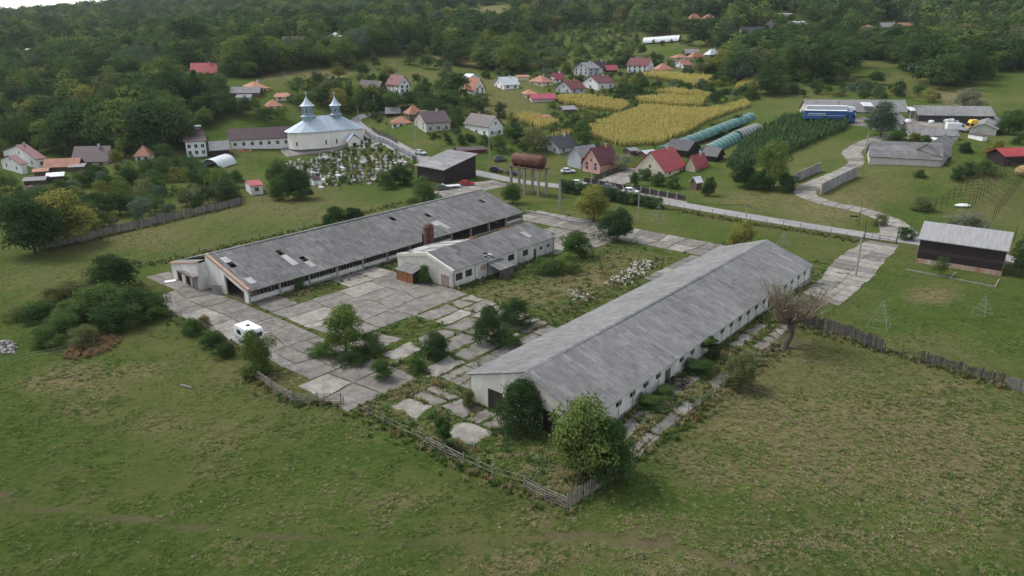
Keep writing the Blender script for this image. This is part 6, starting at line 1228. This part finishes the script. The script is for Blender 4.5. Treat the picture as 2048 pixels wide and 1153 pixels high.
# pollard willow: knobbly leaning trunk with a fan of thin shoots
P = G(1578,694); r = empty('pollard_willow', tuple(P), 0, 'leaning pollard willow with bare fan of shoots at the right barn', 'tree')
def path_tube(mb, pts, rad, n=12):
    V = []
    for k, (p, r0) in enumerate(zip(pts, rad)):
        d = (pts[min(k+1, len(pts)-1)]-pts[max(k-1, 0)]).normalized(); u = d.cross(Vector((1,0,0))).normalized(); v = d.cross(u)
        for i in range(n): an = 2*math.pi*i/n; q = 1+.12*math.sin(3*an+k)+random.uniform(-.06,.06); V.append(p+u*(r0*q*math.cos(an))+v*(r0*q*math.sin(an)))
    mb.add(V, [(k*n+i, k*n+(i+1) % n, (k+1)*n+(i+1) % n, (k+1)*n+i) for k in range(len(pts)-1) for i in range(n)]+[tuple(range((len(pts)-1)*n, len(pts)*n))])
pts = [Vector(p) for p in ((-1.0,-.7,-.3),(-.75,-.5,.3),(-.35,-.15,1.0),(.0,.05,1.6),(.1,.1,2.2),(.0,.1,2.8),(-.05,.15,3.3),(-.1,.2,3.6))]
mb = MB(); path_tube(mb, pts, (.52,.42,.36,.34,.38,.46,.48,.2)); pts = pts[:3]+[pts[6]]
mb.build('trunk', m_bark, r, smooth=True); mb = MB(); rg = np.random.default_rng(5); LP, LNn = [], []
limbs = []
for k in range(11):
    a = 2*math.pi*k/11+random.uniform(-.2,.2); e = Vector((math.cos(a)*random.uniform(1.6,3.0), math.sin(a)*random.uniform(1.2,2.4), random.uniform(.7,2.4))); b = pts[3]+Vector((random.uniform(-.3,.3), random.uniform(-.3,.3), random.uniform(-.3,.3))); limbs.append((b, b+e)); mb.tube(b, b+e, .15, .07, 6)
mb.build('limbs', m_bark, r); tw = MB()
for k in range(230):
    b, e = random.choice(limbs); s_ = b.lerp(e, random.uniform(.3, 1)); d = (e-b).normalized()*random.uniform(.3, 1.1)+Vector((random.uniform(-.6,.6), random.uniform(-.6,.6), random.uniform(.5,1.3))); L = random.uniform(2.0, 4.6); t = s_+d.normalized()*L; m_ = s_.lerp(t, .55)+Vector((random.uniform(-.15,.15), random.uniform(-.15,.15), 0)); tw.tube(s_, m_, .05, .035, 3, False); tw.tube(m_, t, .035, .018, 3, False)
    for q in range(2): t2 = m_.lerp(t, random.random())+Vector((random.uniform(-.6,.6), random.uniform(-.6,.6), random.uniform(.2,.8))); tw.tube(m_, t2, .025, .012, 3, False)
    if t.z > 5.2:
        for q in range(5): LP.append(t+Vector(rg.normal(size=3)*.38)); LNn.append(rg.normal(size=3))
tag(tw.build('shoots', mat('willow_shoots', (.30,.225,.165), (.20,.145,.11)), r), 'fine bare shoots', None, None, 'stuff')
V, Fq = leaves(np.array(LP), np.array(LNn), .10, rg); obj('foliage', mesh_np('foliage', V, Fq, LM['grey'], rg.uniform(0, 1, len(Fq))), r); r.scale = (1.15, 1.15, 1.0)

# ---------------------------------------------------------------- scattered plants
PROTO = bpy.data.collections.new('plant_prototypes')
def scatter(name, label, P, rot, scl, idx, protos, kind='stuff'):
    co = bpy.data.collections.new(name+'_prototypes')
    for i, (me, m) in enumerate(protos):
        o = bpy.data.objects.new('%s_%02d' % (name, i), me); co.objects.link(o)
        if m is not None: o.material_slots[0].link = 'OBJECT'; o.material_slots[0].material = m
    me = bpy.data.meshes.new(name); P = np.asarray(P, np.float32); me.vertices.add(len(P)); me.vertices.foreach_set('co', P.ravel())
    for nm, tp, val in (('rot', 'FLOAT', rot), ('idx', 'INT', idx)): a = me.attributes.new(nm, tp, 'POINT'); a.data.foreach_set('value', np.asarray(val, np.float32 if tp == 'FLOAT' else np.int32))
    a = me.attributes.new('scl', 'FLOAT_VECTOR', 'POINT'); a.data.foreach_set('vector', np.asarray(scl, np.float32).ravel())
    o = obj(name, me); tag(o, label, None, None, kind); me.update()
    ng = bpy.data.node_groups.new(name, 'GeometryNodeTree'); ng.interface.new_socket('Geometry', in_out='INPUT', socket_type='NodeSocketGeometry'); ng.interface.new_socket('Geometry', in_out='OUTPUT', socket_type='NodeSocketGeometry')
    n, l = ng.nodes, ng.links; gi, go = n.new('NodeGroupInput'), n.new('NodeGroupOutput'); ip = n.new('GeometryNodeInstanceOnPoints'); ci = n.new('GeometryNodeCollectionInfo'); ci.inputs['Collection'].default_value = co; ci.inputs['Separate Children'].default_value = True; ci.inputs['Reset Children'].default_value = True
    def na(nm, tp): q = n.new('GeometryNodeInputNamedAttribute'); q.data_type = tp; q.inputs['Name'].default_value = nm; return q.outputs['Attribute']
    cx = n.new('ShaderNodeCombineXYZ'); l.new(na('rot', 'FLOAT'), cx.inputs['Z']); l.new(gi.outputs[0], ip.inputs['Points']); l.new(ci.outputs[0], ip.inputs['Instance']); ip.inputs['Pick Instance'].default_value = True
    l.new(na('idx', 'INT'), ip.inputs['Instance Index']); l.new(cx.outputs[0], ip.inputs['Rotation']); l.new(na('scl', 'FLOAT_VECTOR'), ip.inputs['Scale']); l.new(ip.outputs[0], go.inputs[0])
    md = o.modifiers.new('scatter', 'NODES'); md.node_group = ng; return o

# maize and other crops
MAIZE = [[(1098,278),(1180,256),(1290,216),(1385,223),(1412,224),(1490,205),(1502,214),(1405,250),(1318,290),(1240,294),(1160,270)],[(1278,155),(1330,148),(1432,158),(1425,170),(1400,177),(1350,166),(1300,158)],[(1268,202),(1330,195),(1412,201),(1402,216),(1330,213),(1280,208)],
         [(1108,199),(1170,196),(1262,211),(1240,226),(1180,220),(1120,208)],[(1312,188),(1345,182),(1425,193),(1415,198),(1340,192)],[(1468,178),(1510,155),(1558,155),(1556,170),(1500,184)],[(1022,238),(1060,232),(1120,250),(1080,262)]]
MLAB = ['broad yellow field of ripe maize above the tunnels', 'yellow maize plot below the long white house', 'narrow ripe maize plot above the broad field', 'yellow maize plot below the hamlet', 'thin strip of maize beside the hedge', 'small maize plot at the right of the hedges', 'small maize garden by the junk shed']
def blades(n, h, w_, spread, seed, droop=.4):
    rg = np.random.default_rng(seed); V, Fc, tt = [], [], []
    for i in range(n):
        a = rg.uniform(0, 6.28); z0 = rg.uniform(0, .45)*h*(droop > .3); L = h*rg.uniform(.5, 1.); dx, dy = math.cos(a), math.sin(a); ox, oy = rg.normal(size=2)*spread*.35; nx2, ny2 = -dy*w_, dx*w_; k = len(V); sp = spread*rg.uniform(.4, 1)
        p = [(ox, oy, z0), (ox+dx*sp*.6, oy+dy*sp*.6, z0+(L-z0*.5)*.8), (ox+dx*sp*1.3, oy+dy*sp*1.3, z0+(L-z0*.5)*(.8-.25*droop+.15))]
        for (x, y, z), q in zip(p, (1., .85, .1)): V += [(x-nx2*q, y-ny2*q, z), (x+nx2*q, y+ny2*q, z)]
        Fc += [(k, k+1, k+3, k+2), (k+2, k+3, k+5, k+4)]; tt += [rg.uniform(0, 1)]*2
    return mesh_np('blades', V, Fc, None, tt)
LM['maize'] = leafmat('leaf_maize', (.43,.36,.12), (.61,.52,.19), .35); LM['maizeg'] = leafmat('leaf_maize_green', (.36,.335,.10), (.53,.48,.15), .35); LM['crop'] = leafmat('leaf_crop', (.045,.090,.036), (.10,.165,.064), .3); LM['straw'] = leafmat('leaf_straw', (.20,.178,.092), (.31,.275,.155), .3); LM['grass'] = leafmat('leaf_grass', (.085,.140,.030), (.175,.225,.062), .3); LM['grassd'] = leafmat('leaf_grass_dark', (.055,.098,.024), (.115,.160,.042), .3); LM['rustweed'] = leafmat('leaf_rust', (.15,.10,.05), (.27,.185,.10), .3)
for m_ in LM.values(): m_.use_backface_culling = False
def mm(me, m): me = me.copy() if me.users else me; me.materials.clear(); me.materials.append(m); return me
def fieldpts(poly, dx, dy, jit=.25):
    W = np.array([G(*p)[:2] for p in poly]); lo, hi = W.min(0), W.max(0); c, s = CD, SD; ex = max(hi-lo)
    u, v = np.meshgrid(np.arange(-ex, ex, dx), np.arange(-ex, ex, dy)); u = u.ravel()+rng.normal(size=u.size)*jit*dx; v = v.ravel()+rng.normal(size=v.size)*jit*dy*.6; ce = (lo+hi)/2; X, Y = ce[0]+u*c-v*s, ce[1]+u*s+v*c; k = inpoly(X, Y, W); X, Y = X[k], Y[k]; return np.stack([X, Y, T(X, Y)], 1)
mz = [mm(blades(9, 2.3, .09, .55, i), LM['maize']) for i in range(3)]+[mm(blades(9, 2.2, .09, .55, 5+i), LM['maizeg']) for i in range(2)]
for poly, lab in zip(MAIZE, MLAB):
    P = fieldpts(poly, .85, .75); n = len(P); patch = np.sin(P[:,0]*.13)+np.sin(P[:,1]*.17+P[:,0]*.05); ix = np.where(rng.random(n) < .5+.18*patch, rng.integers(0, 3, n), rng.integers(3, 5, n)); sc = rng.uniform(.9, 1.08, n)
    scatter('maize_field', lab, P, rng.uniform(0, 6.28, n), np.stack([sc, sc, sc], 1), ix, [(q, None) for q in mz])
CROP = [(1452,335),(1478,300),(1512,270),(1568,240),(1612,236),(1700,243),(1692,262),(1640,282),(1590,305),(1540,322),(1470,345)]
P = fieldpts(CROP, 1.0, .9); n = len(P); cr_ = [mm(blades(12, 2.6, .11, .6, 20+i), LM['crop']) for i in range(3)]; sc = rng.uniform(.7, 1.25, n)
scatter('green_crop', 'tall dense dark green crop rows beside the net tunnels', P, rng.uniform(0, 6.28, n), np.stack([sc, sc, sc], 1), rng.integers(0, 3, n), [(q, None) for q in cr_])
P = fieldpts([(370,330),(385,322),(420,350),(455,378),(470,392),(445,395),(410,368)], .8, .8); n = len(P); sc = rng.uniform(.7, 1.1, n); scatter('garden_maize', 'row of green garden maize left of the arched shelter', P, rng.uniform(0, 6.28, n), np.stack([sc]*3, 1), rng.integers(0, 3, n), [(q, None) for q in cr_])

# woods and gardens
CLEAR = [f[0] for f in FIELDS]+MAIZE+[CROP, YARD, [(1540,205),(1640,196),(2020,225),(2030,275),(1960,285),(1890,340),(1730,320),(1680,330),(1650,260),(1690,236),(1560,238)], [(455,285),(590,258),(725,225),(830,300),(830,350),(600,330),(540,320),(455,312)], [(0,255),(90,235),(170,222),(178,240),(100,262),(0,280)]]
DENSE = [(-500,-80),(2700,-80),(2700,125),(2048,138),(1985,150),(1950,172),(1880,190),(1840,160),(1770,122),(1680,120),(1690,160),(1640,200),(1570,205),(1520,190),(1500,180),(1460,176),(1432,150),(1446,115),(1436,96),(1365,94),(1285,94),(1285,112),(1245,118),(1150,122),(1100,140),(1020,150),(960,140),(890,128),(840,114),(780,112),(715,116),(690,140),(640,138),(530,148),(510,160),(440,158),(440,200),(460,215),(520,222),(575,225),(605,228),(580,252),(460,256),(400,258),(350,300),(310,322),(250,326),(225,326),(140,312),(90,320),(0,312),(-500,330)]
GARD = [(-400,335),(0,352),(40,385),(160,352),(230,330),(262,335),(330,322),(372,330),(400,345),(480,362),(487,404),(330,440),(80,494),(-400,600)]
BELT = [(440,196),(600,188),(700,192),(770,190),(790,205),(742,226),(705,222),(690,236),(640,232),(580,228),(460,218)]
HEDGE = [[(1285,176),(1440,160),(1520,184),(1500,203),(1420,198),(1330,186)],[(1560,165),(1700,168),(1830,186),(1900,204),(1860,212),(1640,197),(1560,202)],[(1995,225),(2060,238),(2060,310),(2015,292)],[(1905,352),(1990,285),(2018,292),(1990,338),(1925,392)],[(1440,345),(1500,300),(1520,330),(1470,362)],[(1150,262),(1290,214),(1300,222),(1180,268)]]
SPARSE = [(700,150),(1000,150),(1440,110),(1560,170),(1500,205),(1440,300),(1330,300),(1100,305),(960,305),(840,275),(700,238)]
def candidates():
    out = []
    for st, y0, y1, xm in ((5.2, 150, 420, 1.), (8.2, 420, 1000, 1.), (12., 1000, 1900, 1.)):
        X, Y = np.meshgrid(np.arange(-1300, 1300, st), np.arange(y0, y1, st)); X = X.ravel()+rng.uniform(-.45, .45, X.size)*st; Y = Y.ravel()+rng.uniform(-.45, .45, Y.size)*st
        k = np.abs(X) < .92*Y+60; out.append(np.stack([X[k], Y[k]], 1))
    ex = []
    while len(ex) < 900:
        q = (random.uniform(690, 1560), random.uniform(115, 305))
        if inpoly(*q, SPARSE): ex.append(G(*q)[:2])
    out.append(np.array(ex)); Q = np.concatenate(out); P = np.c_[Q, T(Q[:,0], Q[:,1])]; px, py, zd = proj(P); n = len(P); u = rng.random(n)
    kind = np.full(n, -1); pr = np.zeros(n)
    for code, poly, prob in ((0, DENSE, .80), (1, GARD, .9), (2, BELT, .8), (4, SPARSE, .6)): k = inpoly(px, py, poly) & (kind < 0); kind[k] = code; pr[k] = prob
    for h_ in HEDGE: k = inpoly(px, py, h_); kind[k] = 3; pr[k] = .62
    scrub = inpoly(px, py, [(1030,150),(1100,140),(1150,122),(1245,118),(1300,100),(1260,55),(1100,60),(1040,90)]); kind[scrub] = 5; pr[scrub] = .95
    pr[-900:] = 1; ok = (kind >= 0) & (u < pr)
    for c in CLEAR: ok &= ~inpoly(px, py, c)
    ok &= ~((kind == 0) & (zd < 224))
    ok &= ~occupied(P[:,0], P[:,1])
    hh = np.where(kind == 0, rng.uniform(6.0, 17.0, n)*np.where(rng.random(n) < .12, .6, 1.), np.where(kind == 1, rng.uniform(2.2, 6.8, n), np.where(kind == 2, rng.uniform(6, 11, n), np.where(kind == 3, rng.uniform(2.5, 5.5, n), np.where(kind == 5, rng.uniform(3.5, 6.5, n), rng.uniform(1.8, 7.0, n))))))
    hh[-900:] = rng.uniform(.9, 3.4, 900)
    for mz_ in MAIZE:
        for f_ in (.5, .95): k = inpoly(px, py-hh*F/zd*f_, mz_) & (kind == 4); hh = np.where(k, hh*.4, hh)
    for x0, x1, y0, y1, zb in BOXES:
        al = (py-(y1-np.where((kind == 0) | (kind == 2), .45, .15)*(y1-y0)))*zd/F/.95; front = (zd < zb+4) & (px+hh*F/zd*.45 > x0) & (px-hh*F/zd*.45 < x1) & (py-hh*F/zd < y1-.25*(y1-y0)) & (py > y0)
        hh = np.where(front, np.minimum(hh, np.maximum(al, .1)), hh); ok &= ~(front & (hh < 1.1)); ok &= ~((np.abs(zd-zb-6) < 9) & (px > x0-3) & (px < x1+3) & (py > y0-4) & (py < y1+4))
    for t in MAIZE[:1]: pass
    return P[ok], kind[ok], hh[ok], px[ok], py[ok], zd[ok]
P, kind, hh, px, py, zd = candidates()
inside = (px > -20) & (px < 2068) & (py > 0) & (py-hh*F/zd < 1150); score = np.where(inside, hh/zd*np.where(kind == 0, 1., np.where(kind == 5, .5, 2.5)), 0); order = np.argsort(-score); single = np.zeros(len(P), bool); single[order[:290]] = True; single &= inside
TL = {0: ('tall broadleaf tree at the front of the hillside woods', 'front trees of the hillside woods'), 1: ('fruit tree in the overgrown left gardens', 'trees of the left gardens'), 2: ('tree in the belt behind the church', 'tree belt behind the church'), 3: ('bushy hedge tree between the fields', 'hedge trees'), 4: ('small garden tree among the village houses', 'village garden trees'), 5: ('light green scrub tree on the slope', 'scrub on the slope')}
def palette(k, x): return random.choices(['dark','mid','light','yellow','olive','blue'], {0: [4.5,6,2.8,.4,.5,.8], 1: [4,4,1,1.2,1.2,.6], 2: [4,4,.8,1.2,.8,.3], 3: [3,4,1,1,2,.5], 4: [3,4,1,1,1,.6], 5: [.8,4,3.5,.5,1,.4]}[k])[0]
def wood_label(x, z):
    a = 'left hillside behind the low cottages' if x < 330 else 'slope around the red roofed house' if x < 560 else 'slope above the church' if x < 860 else 'hill above the hamlet' if x < 1450 else 'slope behind the workshops'
    return 'tall broadleaf tree of the wood on the '+a, 'woods on the '+a
for i in np.nonzero(single)[0]:
    k = int(kind[i]); kd = random.choices(['round','bush','tall','fruit','conifer'], {0: [6,2,.6,0,.3], 1: [2,3,0,4,0], 2: [6,2,.3,1,.3], 3: [1,5,0,1,0], 4: [2,2,.2,4,.2], 5: [1,4,0,1,0]}[k])[0]
    pr = random.choice(PM[kd]); lab, grp = TL[k] if k else wood_label(px[i], zd[i]); add_tree(lab, P[i]-np.array([0,0,.15]), hh[i], hh[i]*random.uniform(.72, 1.0)*(.45 if kd == 'tall' else (.5 if kd == 'conifer' else 1.)), pr, palette(k, 0), grp)
rest = ~single; n = int(rest.sum()); kr = kind[rest]; far = zd[rest] > 430; pals = ['dark','mid','light','yellow','olive','blue']; protos = [(q[0], LM[p]) for p in pals for q in PF]+[(PM[t][j][0], LM[p]) for p in pals for t, j in (('round',0),('round',1),('bush',0),('fruit',0))]
pi = np.array([pals.index(palette(int(k), 0)) for k in kr]); ix = np.where(far, pi*6+rng.integers(0, 6, n), 36+pi*4+rng.integers(0, 4, n)); sz = hh[rest]/9.6; sx = sz*rng.uniform(.85, 1.25, n)
scatter('woodland', 'dense mixed wood covering the hills behind the village', P[rest]-np.array([0,0,.2]), rng.uniform(0, 6.28, n), np.stack([sx, sx, sz], 1), ix, protos)
print('trees', int(single.sum()), n)

# grass and weeds
def tufts():
    n = 150000; zd_ = 1/rng.uniform(1/215., 1/50., n); pxr = rng.uniform(-130, 2180, n); X = (pxr-1024)/F*zd_; Y = (zd_-sp_*CH)/cp_; s, t = tofarm(np.stack([X, Y], 1)); keep = (Y > 34) & (Y < 205)
    k = keep & ~occupied(X, Y); X, Y = X[k], Y[k]; return X, Y
def wavy(x, y, f, sd):
    r_ = np.random.default_rng(sd); o = np.zeros_like(x)
    for k in range(9): a = r_.uniform(0, 6.28); ff = f*r_.uniform(.5, 2.6); o += np.sin((x*math.cos(a)+y*math.sin(a))*ff+r_.uniform(0, 6.28)+1.3*np.sin((x*math.sin(a)-y*math.cos(a))*ff*.6))
    return o/3
X, Y = tufts(); V = np.stack([X, Y, T(X, Y)], 1); px, py, zd = proj(V); dry = np.zeros(len(X))
for cx, cy, rx, ry, a in DRY: dry += a*np.exp(-(((px-cx)/rx)**2+((py-cy)/ry)**2))
s, t = tofarm(V); yard = (s > -9) & (s < 80) & (t > -70) & (t < 24); nz_ = np.clip(.5+.5*wavy(X, Y, .22, 3), 0, 1); cl = wavy(X, Y, .9, 4)+.6*wavy(X, Y, .25, 5); u = rng.random(len(X))
pd = np.clip(.03+.55*dry+.10*nz_+.12*yard, 0, .85); gt = [mm(blades(10, .17, .045, .32, 60+i, .2), LM['grass']) for i in range(3)]+[mm(blades(10, .17, .045, .32, 65+i, .2), LM['grassd']) for i in range(2)]+[mm(blades(11, .26, .035, .34, 70+i, .2), LM['straw']) for i in range(2)]+[mm(blades(8, .7, .05, .3, 75, .3), LM['rustweed']), mm(blades(10, .6, .05, .35, 76, .3), LM['crop'])]
ix = np.where(u < pd, rng.integers(5, 7, len(X)), np.where(nz_+rng.normal(size=len(X))*.3 > .5, rng.integers(0, 3, len(X)), rng.integers(3, 5, len(X)))); wd_ = rng.random(len(X)); ix = np.where(wd_ < np.where(yard, .05, .003), 8, ix); ix = np.where((wd_ > .993) & yard, 7, ix); rw = inpoly(px, py, [(120,722),(150,690),(215,665),(245,680),(215,705),(160,722)]); ix = np.where(rw, 7, ix)
keep = rng.random(len(X)) < np.where(yard, np.clip(.75+.5*cl, .1, 1), np.clip(.28+.5*cl, .04, 1)+.3*np.clip(dry, 0, 1)); sc = rng.uniform(.55, 1.25, len(X))*np.where(yard, 1.25, 1.); sc = np.where(yard | rw, sc, sc*np.where(dry > .45, .8, .6)); keep |= rw; tr_ = np.array([G(*p)[:2] for p in TRACK])
for a_, b_ in zip(tr_[:-1], tr_[1:]): ab = b_-a_; t_ = np.clip(((V[:,:2]-a_) @ ab)/(ab @ ab), 0, 1); keep &= ~(np.linalg.norm(V[:,:2]-(a_+t_[:,None]*ab), axis=1) < .35+.5*rng.random(len(X)))
scatter('grass', 'rough green and straw coloured grass tufts on meadow and yard', V[keep], rng.uniform(0, 6.28, keep.sum()), np.stack([sc, sc, sc], 1)[keep], ix[keep], [(q, None) for q in gt])
print('tufts', int(keep.sum()))
P = []
for _ in range(90): q = G(random.uniform(-50, 2100), random.uniform(620, 1150)); P.append(q)
P = np.array(P); P = P[~occupied(P[:,0], P[:,1])]; n = len(P); st_ = MB().lathe([(0,0),(1,.1),(.8,.6),(0,.8)], 6).mesh('stone', m_rub2); sc = rng.uniform(.04, .09, n); scatter('field_stones', 'small pale stones and mushrooms dotted over the pasture', P, rng.uniform(0, 6.28, n), np.stack([sc*1.3, sc, sc*.7], 1), np.zeros(n), [(st_, None)])
# weeds along fences, walls and slab edges
def weedline():
    P = []
    for poly, n, sp in (([(690,806),(738,832),(800,866),(852,893),(928,931),(985,957),(1048,978),(1135,1018)], 420, .9), ([(504,752),(545,780),(587,806),(683,808)], 160, .7), ([(1228,958),(1265,915),(1320,875),(1400,815),(1470,760),(1560,690)], 420, .8), ([(200,550),(300,530),(400,507),(520,480),(650,450),(800,407)], 420, .8),
                        ([(1310,414),(1400,430),(1500,448),(1600,463),(1725,484)], 520, .8), ([(78,504),(235,469),(410,429),(484,411)], 300, .6), ([(1592,650),(1700,682),(1840,724),(2012,776)], 360, .6), ([(498,616),(640,578),(800,530)], 200, .5), ([(905,582),(1000,550),(1110,506)], 260, .6), ([(1260,850),(1400,740),(1540,640)], 420, 1.), ([(700,800),(780,780),(850,800),(930,820)], 200, 1.2), ([(1060,660),(1200,590),(1330,520)], 300, 1.), ([(1050,430),(1190,456),(1440,500)], 260, .8), ([(330,630),(430,676),(480,708)], 200, .8), ([(640,735),(700,745),(780,735)], 150, 1.)):
        W = [G(*p) for p in poly]; L = [np.linalg.norm((b-a)[:2]) for a, b in zip(W[:-1], W[1:])]; tot = sum(L)
        for _ in range(n):
            k = random.choices(range(len(L)), L)[0]; q = W[k]+(W[k+1]-W[k])*random.random(); x, y = q[0]+random.gauss(0, sp), q[1]+random.gauss(0, sp); P.append((x, y, float(T(x, y))))
    return np.array(P)
P = weedline(); P = P[~occupied(P[:,0], P[:,1])]; n = len(P); ix = rng.choice(6, n, p=[.14,.40,.28,.09,.05,.04]); sc = rng.uniform(.4, 1.0, n); sc = np.where(ix >= 3, sc*.06, sc)
wp = [(mm(blades(10, .8, .05, .34, 81, .3), LM['rustweed']), None), (mm(blades(12, .7, .06, .42, 82, .3), LM['grassd']), None), (mm(blades(12, .75, .04, .4, 83, .3), LM['straw']), None), (PF[2][0], LM['mid']), (PF[5][0], LM['dark']), (PF[2][0], LM['brown'])]
scatter('verge_weeds', 'rank weeds and nettles along fences, walls and slab edges', P, rng.uniform(0, 6.28, n), np.stack([sc, sc, sc], 1), ix, wp)
# churchyard flowers and shrubs
P = fieldpts(YARD, 1.9, 1.9, .4); n = len(P); k = ~occupied(P[:,0], P[:,1]); P = P[k]; n = len(P); sc = rng.uniform(.06, .17, n)
scatter('churchyard_plants', 'low shrubs and flowers growing between the graves', P, rng.uniform(0, 6.28, n), np.stack([sc, sc, sc*.8], 1), rng.integers(0, 4, n), [(PF[2][0], LM['mid']), (PF[5][0], LM['dark']), (PF[2][0], LM['brown']), (PF[5][0], LM['olive'])])
# ------------------------------------------------------------------ air
m = bpy.data.materials.new('haze'); m.use_nodes = True; n = m.node_tree.nodes; n.remove(n['Principled BSDF']); v = n.new('ShaderNodeVolumePrincipled'); v.inputs['Density'].default_value = .00006; v.inputs['Color'].default_value = (.88,.94,1.,1); v.inputs['Anisotropy'].default_value = .2
m.node_tree.links.new(v.outputs[0], n['Material Output'].inputs['Volume'])
hz = MB().box(-1450,1450,-150,2050,-6,float(GZ.max())+45).build('haze', m); tag(hz, 'thin pale haze over the valley', None, None, 'stuff')
